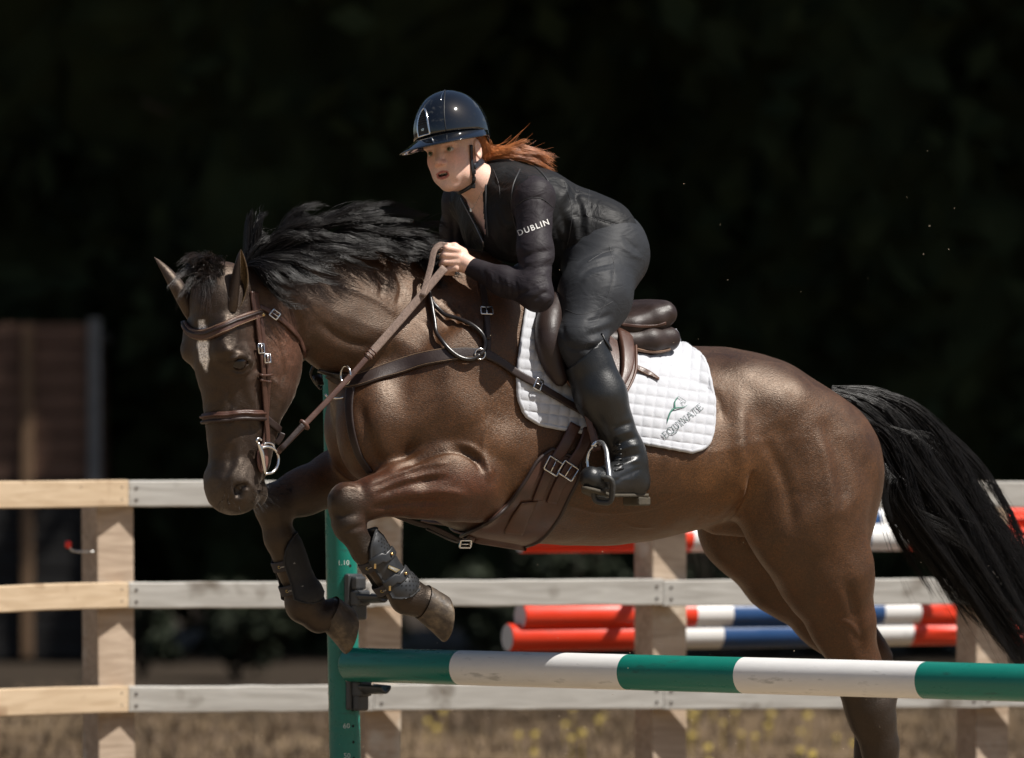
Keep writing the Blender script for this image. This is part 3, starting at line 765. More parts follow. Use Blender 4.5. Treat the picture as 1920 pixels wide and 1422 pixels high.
for (py, lb) in ((1119, 'grey jump cup clipped high on the green stand behind the hooves'), (1289, 'black jump cup on the green stand holding the pole end')):
    c = base + dz * (at(650, py, SY)[2] - base[2]); e = unit(np.array([ex[0], ex[1], 0]))
    jump_cup(c + e * (rs - .004), lb)
# ================================================================== HORSE
HRES = float(os.environ.get('HRES', '0.0065'))
HEAD_YAW = math.radians(43); TUCK = math.radians(8)
_F0 = np.array([-math.cos(HEAD_YAW), -math.sin(HEAD_YAW), 0]); _L0 = np.array([math.sin(HEAD_YAW), -math.cos(HEAD_YAW), 0])
_A0 = -math.cos(TUCK) * HZ - math.sin(TUCK) * _F0; _N0 = math.cos(TUCK) * _F0 - math.sin(TUCK) * HZ
HDM = np.stack([_A0, _N0, _L0]) @ HM.T           # head axes (down the face, out of the forehead, left) in the horse frame
HD0 = H(363, 533, 0.19)
def HD(a, f, l=0.0): return HD0 + np.array([a, f, l]) @ HDM

def build_horse_field():
    g = Field((-1.3, -0.42, 0.25), (1.25, 0.62, 2.2), HRES)
    def loft(G, st, k, p, tz):
        u, T, B, W, La, C = [], [], [], [], [], []
        for (px, t, b, w, lat, cf) in st:
            a = H(px, t, lat); c = H(px, b, lat); u.append((a[0] + c[0]) / 2); T.append(a[2]); B.append(c[2]); W.append(w); La.append(lat); C.append(cf)
        G.loft(u, T, B, W, La, C, k, p, tz)
    # trunk
    loft(g, [(655, 735, 800, .03, 0, .5), (672, 690, 850, .10, 0, .5), (700, 640, 890, .15, 0, .5), (745, 570, 930, .185, 0, .45), (800, 524, 965, .215, 0, .42), (880, 506, 1000, .245, 0, .38),
             (960, 524, 1016, .262, 0, .38), (1040, 578, 1022, .278, 0, .40), (1120, 618, 1024, .292, 0, .42), (1200, 644, 1016, .298, 0, .44),
             (1290, 660, 996, .292, 0, .46), (1370, 662, 972, .275, 0, .48), (1450, 690, 955, .25, 0, .5), (1510, 722, 930, .205, 0, .52), (1560, 762, 900, .13, 0, .5), (1582, 795, 860, .04, 0, .5)],
         0.02, 2.15, 0.22)
    # neck
    loft(g, [(440, 520, 560, .03, .16, .5), (460, 494, 585, .055, .15, .5), (500, 476, 615, .070, .135, .5), (550, 460, 655, .084, .105, .48), (595, 454, 690, .097, .075, .45), (650, 452, 722, .115, .045, .42),
             (720, 462, 775, .135, .02, .42), (790, 486, 840, .15, 0, .4), (860, 520, 860, .15, 0, .4), (900, 560, 840, .10, 0, .4)], 0.07, 2.1, 0.5)
    # breast and shoulders
    g.ell(H(705, 800, .10), (.115, .11, .165), .06); g.ell(H(676, 800, -.10), (.105, .10, .155), .06)
    g.ell(H(668, 725, 0), (.065, .085, .085), .06)
    for s in (1, -1):
        a = H(845, 765, .0); a[1] = s * .185; g.ell(a, (.19, .06, .22), .09)
        a = H(905, 670, .0); a[1] = s * .14; g.ell(a, (.11, .055, .17), .10)
        a = H(885, 865, .0); a[1] = s * .205; g.ell(a, (.12, .055, .11), .06)
    # withers, loins, croup
    g.cap(H(880, 528), H(1000, 562), .04, .05, .09)
    g.cap(H(1290, 716), H(1440, 735), .08, .085, .08)
    for s in (1, -1):
        a = H(1375, 752); a[1] = s * .13; g.ell(a, (.19, .11, .115), .08)         # croup
        a = H(1412, 765); a[1] = s * .22; g.ell(a, (.05, .04, .05), .10)         # point of hip
        a = H(1470, 868); a[1] = s * .165; g.ell(a, (.215, .13, .21), .08)        # thigh mass
        a = H(1535, 915); a[1] = s * .13; g.ell(a, (.12, .105, .20), .07)         # buttock
    g.cap(H(1510, 752), H(1572, 760), .05, .032, .05)                             # dock
    # near hind leg
    G = g.clone_empty()
    G.ell(H(1500, 955, .19), (.165, .105, .21), .05)
    G.chain([H(1505, 960, .18), H(1548, 1075, .18), H(1578, 1165, .17), H(1610, 1270, .16), H(1634, 1345, .155)], [.178, .132, .092, .064, .064], .05, HL, .72)
    G.chain([H(1550, 1000, .14), H(1580, 1100, .15), H(1618, 1230, .15), H(1655, 1300, .15)], [.12, .073, .038, .045], .03, HL, .7)
    G.chain([H(1632, 1330, .155), H(1650, 1400, .15), H(1660, 1520, .15), H(1662, 1580, .15), H(1650, 1640, .15)], [.066, .052, .045, .052, .045], .03, HL, .8)
    g.union(G, .05)
    G = g.clone_empty()
    G.ell(H(1405, 960, -.17), (.15, .095, .19), .05)
    G.chain([H(1410, 985, -.16), H(1468, 1075, -.17), H(1548, 1160, -.17), H(1612, 1235, -.17), H(1640, 1290, -.17)], [.155, .115, .085, .068, .062], .05, HL, .72)
    G.chain([H(1490, 1040, -.15), H(1580, 1140, -.16), H(1655, 1240, -.17)], [.10, .06, .036], .03, HL, .7)
    G.chain([H(1640, 1285, -.17), H(1632, 1360, -.17), H(1622, 1500, -.17), H(1622, 1560, -.17), H(1612, 1620, -.17)], [.06, .046, .042, .05, .044], .03, HL, .8)
    g.union(G, .05)
    # near fore leg
    G = g.clone_empty()
    G.chain([H(880, 905, .205), H(830, 902, .215), H(750, 918, .205), H(690, 936, .195), H(652, 952, .19)], [.098, .092, .070, .053, .050], .03, HL, .78)
    G.cap(H(900, 935, .20), H(780, 940, .205), .066, .045, .03, HL, .8)           # flexor mass
    G.cap(H(840, 870, .235), H(700, 918, .21), .038, .03, .025)                   # extensor ridge
    G.ell(H(646, 938, .192), (.047, .043, .050), .025)                             # knee
    G.ell(H(650, 985, .192), (.038, .040, .042), .025)
    G.chain([H(655, 985, .19), H(683, 1035, .188), H(722, 1080, .185), H(757, 1120, .182)], [.042, .034, .031, .036], .02, None, 1)
    G.chain([H(700, 1030, .186), H(745, 1085, .184), H(772, 1108, .182)], [.022, .02, .026], .02)
    G.ell(H(768, 1120, .182), (.046, .042, .046), .03)                            # fetlock
    G.chain([H(768, 1122, .182), H(790, 1132, .182), H(802, 1130, .182)], [.042, .037, .044], .02)
    g.union(G, .022)
    # far fore leg
    G = g.clone_empty()
    G.chain([H(720, 885, -.19), H(640, 895, -.20), H(570, 922, -.20), H(518, 942, -.20)], [.092, .080, .064, .055], .03, HL, .8)
    G.ell(H(510, 948, -.20), (.046, .043, .051), .03)
    G.chain([H(514, 960, -.20), H(524, 1010, -.20), H(545, 1070, -.20), H(566, 1125, -.20)], [.047, .040, .035, .038], .02)
    G.chain([H(545, 1010, -.20), H(575, 1080, -.20), H(590, 1115, -.20)], [.022, .02, .026], .02)
    G.ell(H(566, 1132, -.20), (.046, .042, .048), .03)
    G.chain([H(568, 1138, -.20), H(598, 1160, -.20), H(624, 1152, -.20)], [.044, .038, .046], .02)
    g.union(G, .022)
    # sheath
    g.cap(H(1345, 975, 0), H(1395, 985, 0), .045, .035, .03)
    # ---- head
    G = g.clone_empty()
    def E(a, f, l, ra, rf, rl, k=.03, sub=False): G.ell(HD(a, f, l), (ra, rf, rl), k, HDM, sub)
    E(.07, -.10, 0, .12, .10, .085); E(.19, -.085, 0, .13, .086, .090, .05)
    LA = HDM[2]
    G.cap(HD(.2, -.085), HD(.53, -.070), .075, .060, .05, LA, .93)
    G.cap(HD(.22, -.15), HD(.52, -.105), .105, .070, .05, LA, .70)
    for s in (1, -1):
        E(.195, -.215, s * .050, .140, .105, .046, .03)               # cheek
        E(.275, -.215, s * .044, .105, .085, .042, .03)
        E(.15, -.04, s * .062, .05, .035, .03, .03)                  # temple
        G.cap(HD(.190, -.028, s * .070), HD(.222, -.078, s * .085), .032, .025, .025)  # orbit
        G.cap(HD(.28, -.10, s * .074), HD(.38, -.095, s * .056), .016, .012, .03)   # facial crest
        G.cap(HD(.32, -.205, s * .028), HD(.5, -.145, s * .022), .055, .036, .035)    # jaw bar
        E(.562, -.050, s * .044, .048, .042, .028, .03)               # nostril wing
        E(.602, -.064, s * .024, .039, .050, .034, .03)
    E(.565, -.066, 0, .062, .058, .052, .06); E(.598, -.135, 0, .044, .040, .040, .015)
    for s in (1, -1):
        G.ell(HD(.224, -.060, s * .112), (.0135, .027, .026), .005, HDM, True)         # eye socket
        G.ell(HD(.578, -.026, s * .080), (.026, .014, .030), .008, HDM, True); G.ell(HD(.562, -.040, s * .082), (.012, .014, .020), .008, HDM, True)         # nostril
    g.union(G, .03)
    return g
hfield = build_horse_field()
hV, hQ = hfield.mesh()
del hfield
hV = smooth_mesh(hV, hQ, 2)
hBVH = bvh_of(hV, hQ)
hN = normals(hV, hQ)
def hc(path, d, w): 
    global hV
    hV = carve(hV, hN, hBVH, path, d * 1.35, w)
def hl(px, py, h, r, rx=None, ang=0.0):
    global hV
    hV = lump(hV, hN, hBVH, px, py, h, r, rx, ang)
# muscles, folds and bones read from the photograph
hc([(545, 560), (563, 615), (570, 680), (560, 730)], .008, .012)                      # behind the cheek
hc([(735, 884), (790, 856), (850, 842), (892, 860), (908, 888)], .012, .014)          # fold above the forearm
hc([(850, 830), (890, 846), (915, 880), (918, 905)], -.005, .012)
hc([(700, 930), (770, 908), (850, 896)], .005, .010); hc([(690, 955), (760, 944), (840, 940)], .005, .010)
hc([(760, 928), (830, 922), (880, 930)], -.005, .012); hc([(690, 918), (740, 898), (800, 880)], .004, .008)
hc([(590, 690), (650, 704), (700, 690), (750, 650)], .007, .022)                      # jugular groove
hc([(672, 745), (690, 820), (716, 885)], .006, .018)                                  # between the breast muscles
hl(870, 770, .010, .06, .09, 1.2); hl(940, 840, .008, .05)
hl(1345, 830, -.010, .08, .14, 1.4)                                                   # flank hollow
hc([(1392, 730), (1388, 800), (1392, 870), (1378, 930), (1340, 980)], -.008, .030)    # flank fold
hc([(1412, 880), (1402, 930), (1380, 968)], .005, .014); hc([(1398, 900), (1384, 950), (1350, 985)], -.004, .007)
hl(1428, 752, .004, .06); hc([(1450, 790), (1490, 870), (1500, 960)], .004, .04); hc([(1545, 780), (1575, 870), (1588, 960)], .005, .03)
hl(1520, 870, .006, .08)
hc([(1565, 1160), (1590, 1168), (1604, 1180), (1614, 1200)], -.0035, .005)            # vein on the gaskin
hc([(1580, 1080), (1604, 1150), (1616, 1230)], .005, .018)
for p_ in ([(806, 572), (830, 590), (846, 622)], [(822, 560), (850, 585), (862, 620)], [(842, 556), (866, 584), (876, 620)], [(862, 560), (882, 590), (888, 630)], [(790, 600), (812, 622), (822, 650)], [(700, 500), (716, 530), (712, 560)], [(740, 508), (752, 540), (744, 575)]): hc(p_, .0032, .007)
hc([(1040, 940), (1120, 960), (1200, 956), (1290, 930)], -.0030, .006); hc([(1150, 960), (1180, 985), (1230, 990)], -.0022, .005)          # belly veins
hc([(760, 880), (800, 872), (842, 868)], -.0028, .005); hc([(720, 905), (780, 893), (830, 886)], -.0028, .005); hc([(770, 955), (830, 950), (885, 948)], -.0026, .005)
hc([(920, 780), (905, 830), (912, 880)], -.003, .008); hc([(640, 540), (700, 560), (760, 600)], -.003, .012); hc([(590, 600), (650, 640), (700, 650)], .005, .014)
hc([(1420, 800), (1470, 900), (1490, 1010)], .005, .02); hc([(1530, 800), (1555, 900), (1560, 1000)], -.004, .02); hc([(1300, 720), (1340, 740), (1360, 790)], .004, .014)
hc([(632, 925), (650, 915), (676, 920)], -.003, .008); hc([(622, 955), (640, 968), (668, 962)], .004, .007); hc([(640, 1000), (668, 990), (690, 985)], .004, .007)
# head
hc([(500, 600), (520, 640), (530, 700), (520, 750)], .0035, .006); hc([(470, 700), (500, 705), (530, 730)], -.0025, .005); hc([(430, 760), (450, 790), (470, 800)], -.0025, .006); hc([(424, 720), (432, 760), (430, 800)], .0035, .010)
hc([(418, 655), (440, 660), (468, 668)], -.004, .008); hc([(426, 678), (450, 667), (476, 682)], -.008, .0055); hc([(430, 696), (452, 701), (474, 690)], -.005, .0055); hc([(426, 664), (450, 656), (478, 672)], .0045, .0045)
hl(486, 640, -.006, .02); hl(452, 735, -.003, .02)
hc([(500, 560), (530, 640), (540, 720)], -.003, .03); hc([(470, 730), (480, 780), (488, 820)], -.003, .012)
hc([(512, 900), (496, 900), (486, 918), (478, 940)], .007, .006)                      # mouth
hc([(436, 915), (452, 902), (472, 910), (478, 930), (470, 945)], -.005, .006)         # rim of the nostril
hc([(420, 900), (432, 870), (436, 830)], .003, .012); hc([(455, 860), (440, 880), (428, 905)], -.002, .010)
hN = normals(hV, hQ)
# fine unevenness of skin and muscle
_ph = hV * 1.0
hV = hV + hN * (0.0012 * (np.sin(_ph[:, 0]*31 + np.sin(_ph[:, 2]*23)*1.7) * np.sin(_ph[:, 2]*27 + np.sin(_ph[:, 0]*19)*2)))[:, None]
_hh = (to_h(hV) - HD0) @ HDM.T; _on = (np.abs(_hh[:, 2]) < .13) & (_hh[:, 0] > .05) & (_hh[:, 0] < .72) & (_hh[:, 1] > -.33) & (_hh[:, 1] < .05)
_q = _hh * 1.0; _w = (np.sin(_q[:, 0]*95 + 2.2*np.sin(_q[:, 1]*70)) * np.sin(_q[:, 1]*80 + 1.9*np.sin(_q[:, 0]*60 + _q[:, 2]*50))) * .0009 + np.sin(_q[:, 1]*170 + 3*np.sin(_q[:, 0]*28)) * .0005
hV = hV + hN * (_w * _on)[:, None]
hN = normals(hV, hQ); hBVH = bvh_of(hV, hQ); PXH = project(hV)

def blend(c, d, w): return c * (1 - w[:, None]) + np.asarray(d) * w[:, None]
def sstep(a, b, x): t = np.clip((x - a) / (b - a), 0, 1); return t * t * (3 - 2 * t)
X_, Y_ = PXH[:, 0], PXH[:, 1]
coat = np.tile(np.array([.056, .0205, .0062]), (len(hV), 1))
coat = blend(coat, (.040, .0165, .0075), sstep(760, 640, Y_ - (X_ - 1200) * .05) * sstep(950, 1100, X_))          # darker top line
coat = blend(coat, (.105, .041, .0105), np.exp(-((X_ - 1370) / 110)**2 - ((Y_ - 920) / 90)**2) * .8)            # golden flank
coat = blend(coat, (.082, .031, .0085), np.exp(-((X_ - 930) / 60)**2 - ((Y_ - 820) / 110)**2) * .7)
coat = blend(coat, (.034, .0145, .0066), sstep(800, 660, X_) * sstep(760, 600, Y_))                             # neck
coat = blend(coat, (.056, .0140, .0045), sstep(850, 900, Y_) * sstep(960, 900, X_) * sstep(620, 680, X_))        # forearm
leg = np.maximum(sstep(745, 640, X_) * sstep(880, 950, Y_), sstep(960, 1010, Y_) * sstep(1000, 900, X_))
leg = np.maximum(leg, sstep(610, 560, X_) * sstep(840, 880, Y_) * (hV[:, 1] > .1))
coat = blend(coat, (.0075, .0043, .0032), leg)
coat = blend(coat, (.052, .0170, .0045), sstep(1060, 1150, Y_) * sstep(1250, 1350, X_)); coat = blend(coat, (.010, .0065, .005), sstep(1230, 1310, Y_) * sstep(1250, 1350, X_))
hl_ = (to_h(hV) - HD0) @ HDM.T                                                           # head coordinates
inh = sstep(.14, .10, np.abs(hl_[:, 2])) * sstep(-.05, .02, hl_[:, 0]) * sstep(-.36, -.30, hl_[:, 1]) * (X_ < 590) * (hl_[:, 0] < .8) * (1 - leg * (hV[:, 1] > .2))
coat = blend(coat, (.0155, .0080, .0054), inh)
coat = blend(coat, (.088, .037, .022), inh * np.exp(-((hl_[:, 0] - .2) / .13)**2 - ((hl_[:, 1] + .23) / .10)**2))  # sunlit brightness of the cheek put into the coat colour
coat = blend(coat, (.024, .017, .0135), inh * sstep(.47, .56, hl_[:, 0]))
coat = blend(coat, (.004, .003, .003), inh * np.exp(-((hl_[:, 0] - .224) / .021)**2 - ((hl_[:, 1] + .06) / .034)**2))
for _s in (1, -1): coat = blend(coat, (.005, .004, .004), inh * np.exp(-((hl_[:, 0] - .577) / .022)**2 - ((hl_[:, 1] + .028) / .013)**2 - ((hl_[:, 2] - _s * .06) / .03)**2))
star = sstep(.0, .008, .0195 * np.interp(hl_[:, 0], [.155, .16, .19, .225, .25], [.8, 1, 1.0, .55, 0]) + .002 * np.sin(hl_[:, 0] * 160) + .004 * np.interp(hl_[:, 0], [.15, .155, .23, .25], [-1, 0, 0, -1.5]) - np.abs(hl_[:, 2] - .018) + .004) * (hl_[:, 0] > .1) * (hl_[:, 0] < .26)
coat = blend(coat, (.85, .82, .78), star * inh)
nz = np.random.default_rng(3).normal(size=len(hV)) * .10; coat = np.clip(coat * np.where(star * inh > .3, 1.0, .66 + .24 * np.clip(coat[:, 0] / .09, 0, 1))[:, None] * (1 + nz[:, None]), 0, 1)

def coat_material():
    m = bpy.data.materials.new('bay_coat'); m.use_nodes = True; nt = m.node_tree; L = nt.links.new; b = nt.nodes['Principled BSDF']
    a = nt.nodes.new('ShaderNodeAttribute'); a.attribute_name = 'coat'
    t = nt.nodes.new('ShaderNodeTexCoord')
    n = nt.nodes.new('ShaderNodeTexNoise'); n.inputs['Scale'].default_value = 260; n.inputs['Detail'].default_value = 3; L(t.outputs['Object'], n.inputs['Vector'])
    n2 = nt.nodes.new('ShaderNodeTexNoise'); n2.inputs['Scale'].default_value = 11; n2.inputs['Detail'].default_value = 6; n2.inputs['Distortion'].default_value = .8; L(t.outputs['Object'], n2.inputs['Vector'])
    r = nt.nodes.new('ShaderNodeMapRange'); r.inputs[1].default_value = .3; r.inputs[2].default_value = .7; r.inputs[3].default_value = .42; r.inputs[4].default_value = 1.7; L(n.outputs[0], r.inputs[0])
    r2 = nt.nodes.new('ShaderNodeMapRange'); r2.inputs[1].default_value = .3; r2.inputs[2].default_value = .7; r2.inputs[3].default_value = .72; r2.inputs[4].default_value = 1.3; L(n2.outputs[0], r2.inputs[0])
    mu = nt.nodes.new('ShaderNodeMath'); mu.operation = 'MULTIPLY'; L(r.outputs[0], mu.inputs[0]); L(r2.outputs[0], mu.inputs[1])
    x = nt.nodes.new('ShaderNodeMix'); x.data_type = 'RGBA'; x.blend_type = 'MULTIPLY'; x.inputs['Factor'].default_value = 1; L(a.outputs['Color'], x.inputs['A']); L(mu.outputs[0], x.inputs['B'])
    L(x.outputs['Result'], b.inputs['Base Color'])
    r3 = nt.nodes.new('ShaderNodeMapRange'); r3.inputs[1].default_value = .3; r3.inputs[2].default_value = .7; r3.inputs[3].default_value = .37; r3.inputs[4].default_value = .57; L(n2.outputs[0], r3.inputs[0]); L(r3.outputs[0], b.inputs['Roughness'])
    b.inputs['Specular IOR Level'].default_value = .66; b.inputs['Specular Tint'].default_value = (1, .80, .64, 1)
    b.inputs['Sheen Weight'].default_value = .10; b.inputs['Sheen Roughness'].default_value = .35; b.inputs['Sheen Tint'].default_value = (1, .85, .7, 1)
    # short hair lying backwards: streaky relief
    mp = nt.nodes.new('ShaderNodeMapping'); mp.inputs['Scale'].default_value = (.45, .45, 1.6); mp.inputs['Rotation'].default_value = (0, .25, 0); L(t.outputs['Object'], mp.inputs[0])
    n3 = nt.nodes.new('ShaderNodeTexNoise'); n3.inputs['Scale'].default_value = 330; n3.inputs['Detail'].default_value = 4; L(mp.outputs[0], n3.inputs['Vector'])
    n4 = nt.nodes.new('ShaderNodeTexNoise'); n4.inputs['Scale'].default_value = 38; n4.inputs['Detail'].default_value = 4; n4.inputs['Distortion'].default_value = 1.2; L(t.outputs['Object'], n4.inputs['Vector'])
    ad = nt.nodes.new('ShaderNodeMath'); ad.operation = 'MULTIPLY_ADD'; ad.inputs[1].default_value = .45; L(n4.outputs[0], ad.inputs[0]); L(n3.outputs[0], ad.inputs[2])
    bp = nt.nodes.new('ShaderNodeBump'); bp.inputs['Strength'].default_value = .75; bp.inputs['Distance'].default_value = .0016; L(ad.outputs[0], bp.inputs['Height']); L(bp.outputs[0], b.inputs['Normal'])
    return m
coat_m = coat_material()

# ears belong to the same skin
def ear(base, tip, opening, wmax, bend):
    n, na = 16, 22; B = to_w(base); T = to_w(tip); ax = unit(T - B); Ow = unit(opening - (opening @ ax) * ax); S = np.cross(ax, Ow); Ln = np.linalg.norm(T - B)
    outer, inner = [], []
    for i in range(n):
        t = i / (n - 1); w = wmax * (np.sin(math.pi * (.20 + .80 * t)) ** .75 if t < 1 else 0.0) + .001; beta = math.radians(np.interp(t, [0, .25, .6, 1], [12, 38, 52, 70]))
        c = B + ax * Ln * t + bend * (math.sin(math.pi * t) * .012)
        for (lst, k) in ((outer, 1.0), (inner, max(.3, 1 - .0045 / max(w, .006)))):
            for j in range(na):
                al = beta + (2 * math.pi - 2 * beta) * j / (na - 1); lst.append(c + w * k * (math.cos(al) * Ow * .9 + math.sin(al) * S))
    V = outer + inner; m = n * na; F = []
    for i in range(n - 1):
        for j in range(na - 1):
            a = i * na + j; F.append((a, a + 1, a + na + 1, a + na)); F.append((m + a, m + a + na, m + a + na + 1, m + a + 1))
        for j in (0, na - 1):
            a = i * na + j; F.append((a, a + na, m + a + na, m + a))
    return np.array(V), np.array(F), m
Fw, Lw, Aw = _N0, _L0, _A0
e1 = ear(HD(.085, -.068, .070), HD(-.082, -.100, .098), Lw * .95 - Fw * .25, .027, -Fw)
e2 = ear(HD(.095, -.040, -.066), HD(-.080, .014, -.140), -Lw * .5 + Fw * .45, .026, Lw)
bV, bQ, bC = hV, hQ, coat
for (V, F, m) in (e1, e2):
    cc = np.tile(np.array([.022, .013, .009]), (len(V), 1)); cc[m:] = (.10, .066, .03)
    bQ = np.concatenate([bQ, F + len(bV)]); bV = np.concatenate([bV, V]); bC = np.concatenate([bC, cc])
horse = empty('horse', tuple(to_w((0, 0, 0))), 'dark bay horse with a white star leaping over the striped pole', 'horse')
bpy.context.view_layer.update()
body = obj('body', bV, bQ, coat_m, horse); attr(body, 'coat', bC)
# eyes
eye_m = mat('horse_eye', (.012, .006, .004), .04, spec=.5, var=.4, scale=50)
for s in (1, -1):
    c = to_w(HD(.2245, -.060, s * .0840)); bm = bmesh.new(); bmesh.ops.create_uvsphere(bm, u_segments=24, v_segments=16, radius=.0240)
    V = np.array([v.co[:] for v in bm.verts]) + c; F = [[v.index for v in f.verts] for f in bm.faces]; bm.free(); obj('eye', V, F, eye_m, horse)
# hooves
hoof_m = mat('hoof_horn', (.055, .041, .030), .5, var=.35, scale=26, stretch=(1, 1, 1), col2=(.14, .105, .068), ramp=(.45, .7), bump=.3, bscale=120, spec=.4)
def hoof(C, Sc, toe, r0=.052, r1=.066, lt=.088, lh=.05):
    """C coronet centre, Sc sole centre, toe: a point in toe direction (all horse frame)"""
    C, Sc, toe = to_w(C), to_w(Sc), to_w(toe); A = unit(Sc - C); T = toe - C; T = unit(T - (T @ A) * A); S = np.cross(A, T); n, na = 8, 32; V, F = [], []
    for i in range(n):
        t = i / (n - 1)
        for j in range(na):
            p = 2 * math.pi * j / na; c, s = math.cos(p), math.sin(p); ln = lh + (lt - lh) * (.5 + .5 * c) ** 1.0; r = r0 + (r1 - r0) * t * (1.0 if c > -.5 else .8)
            rr = r * (1 + .006 * math.sin(t * 40)); sh = .020 * t
            V.append(C + A * (ln * t - .012 * (1 - t) * (1 - t)) + T * (c * rr * (1.0 if c > 0 else .92) + sh) + S * s * rr * .95)
    for k, (rr, dd) in enumerate(((.93, .002), (.78, -.012), (.3, -.018))):
        for j in range(na):
            p = 2 * math.pi * j / na; c, s = math.cos(p), math.sin(p); ln = lh + (lt - lh) * (.5 + .5 * c)
            V.append(C + A * (ln + dd) + T * (c * r1 * rr * (1.0 if c > 0 else .8) + .020) + S * s * r1 * .95 * rr)
    tot = n + 3
    for i in range(tot - 1):
        for j in range(na): F.append((i*na + j, i*na + (j+1) % na, (i+1)*na + (j+1) % na, (i+1)*na + j))
    F.append(tuple((tot-1)*na + j for j in range(na)))
    return obj('hoof', V, F, hoof_m, horse)
hoof(H(800, 1130, .182), H(840, 1146, .182), H(790, 1170, .182))
hoof(H(624, 1150, -.20), H(664, 1172, -.20), H(604, 1188, -.20))
hoof(H(1648, 1640, .15), H(1640, 1690, .15), H(1600, 1650, .15)); hoof(H(1610, 1622, -.17), H(1602, 1672, -.17), H(1562, 1632, -.17))

# ---- hair: every strand a thin tapering tube ---------------------------------
def hair_mesh(P, r, tip=.25):
    """P (n, m, 3) strand points -> verts, quads; three-sided tubes"""
    n, m, _ = P.shape; T = unit(np.gradient(P, axis=1)); A = unit(np.cross(T, np.array([.13, .9, .4]))); B = np.cross(T, A)
    w = (1 - (1 - tip) * np.linspace(0, 1, m) ** 1.5)[None, :, None] * np.broadcast_to(np.asarray(r, float).reshape(-1, 1, 1), (n, 1, 1))
    V = np.stack([P + w * (math.cos(a) * A + math.sin(a) * B) for a in (0, 2.094, 4.189)], 2).reshape(-1, 3)
    i = np.arange(n)[:, None, None] * m * 3 + np.arange(m - 1)[None, :, None] * 3; j = np.arange(3)[None, None, :]; j2 = (j + 1) % 3
    Q = np.stack([i + j, i + j2, i + 3 + j2, i + 3 + j], -1).reshape(-1, 4)
    return V, Q
def strand_curve(C, m, f=None):
    """C (n, 4, 3) Bezier controls -> (n, m, 3)"""
    t = np.linspace(0, 1, m)[None, :, None]
    if f is not None: t = t * np.asarray(f)[:, None, None]
    a, b, c, d = [C[:, k][:, None] for k in range(4)]
    return a*(1-t)**3 + 3*b*t*(1-t)**2 + 3*c*t*t*(1-t) + d*t**3
def Hv(px, py, lat):
    """vectorised H, in world space"""
    px, py, lat = np.broadcast_arrays(np.asarray(px, float), py, lat)
    d = _F + ((px - W0/2) / FPX)[:, None] * _R - ((py - H0/2) / FPX)[:, None] * _U
    t = (lat - (CAM - HO) @ HL) / (d @ HL); return CAM + d * t[:, None]
def hair_mat(name, c1, c2, rough=.42, spec=.5): return mat(name, c1, rough, col2=c2, scale=40, spec=spec, ramp=(.4, .65))
mane_m = hair_mat('mane_hair', (.0055, .0048, .0046), (.011, .009, .0085), .34, .30)
rg = np.random.default_rng(11)
n = 9500; ncl = 105; cs = np.sort(np.r_[rg.random(ncl - 3), .02, .5, .98]); cvv = rg.random(ncl); cL = .80 + .42 * rg.random(ncl); cjit = rg.normal(size=(ncl, 4))
cl = rg.integers(0, ncl, n); s_ = np.clip(cs[cl] + rg.normal(size=n) * .016, 0, 1); v_ = np.clip(cvv[cl] + rg.normal(size=n) * .07, 0, 1); L_ = cL[cl] * (.85 + .2 * rg.random(n))
def hl_curve(t):
    rx = curve1([0, .1, .25, .4, .55, .75, 1], [455, 488, 545, 605, 662, 738, 828], t); ry = curve1([0, .1, .25, .4, .55, .75, 1], [492, 480, 462, 455, 455, 468, 502], t); rl = curve1([0, .1, .25, .4, .55, .75, 1], [.15, .138, .105, .07, .04, .015, 0], t); return rx, ry, rl
rx, ry, rl = hl_curve(s_); crx, cry, crl = hl_curve(cs)
def tipoff(t, v):
    lo = np.stack([curve1([0, .25, .5, .75, 1], [100, 112, 98, 66, 18], t), curve1([0, .25, .5, .75, 1], [60, 52, 44, 36, 14], t)], 1)
    hi = np.stack([curve1([0, .07, .16, .3, .45, .6, .8, 1], [40, 42, 66, 112, 116, 94, 52, 14], t), curve1([0, .07, .16, .3, .45, .6, .8, 1], [-50, -96, -106, -80, -82, -58, -30, -13], t)], 1)
    return lo * (1 - v)[:, None] + hi * v[:, None]
ct = tipoff(cs, cvv) * cL[:, None] + cjit[:, :2] * np.array([17, 14]); ct = np.stack([crx, cry], 1) + ct          # where each lock ends
conv = .86; tip = np.stack([rx, ry], 1) + tipoff(s_, v_) * L_[:, None]; tip = tip * (1 - conv) + ct[cl] * conv + rg.normal(size=(n, 2)) * np.array([3.2, 2.4])
stray = rg.random(n) < .05; tip[stray] += rg.normal(size=(stray.sum(), 2)) * np.array([14, 12])
tipo = tip - np.stack([rx, ry], 1)
up = np.stack([tipo[:, 0] * .20 + cjit[cl][:, 2] * 3, np.minimum(tipo[:, 1] * .75, 0) - 17 * (.35 + v_)], 1); m2 = np.stack([tipo[:, 0] * .62, tipo[:, 1] * .92 - 15 * (.25 + .75 * v_) + cjit[cl][:, 3] * 4], 1)
side = (1 - v_) ** 1.1; cll = crl[cl]
lat0 = rl + (rg.random(n) - .35) * .035; lat1 = rl + side * .085 + cjit[cl][:, 2] * .010 + rg.normal(size=n) * .006; lat2 = cll + side * .125 + cjit[cl][:, 3] * .016 - .02 * v_ + rg.normal(size=n) * .006
jy = (lat0 - rl) * 120
C = np.stack([Hv(rx, ry + 10 + np.abs(jy), lat0), Hv(rx + up[:, 0], ry + up[:, 1], lat1), Hv(rx + m2[:, 0], ry + m2[:, 1], lat2), Hv(rx + tipo[:, 0], ry + tipo[:, 1], lat2)], 1)
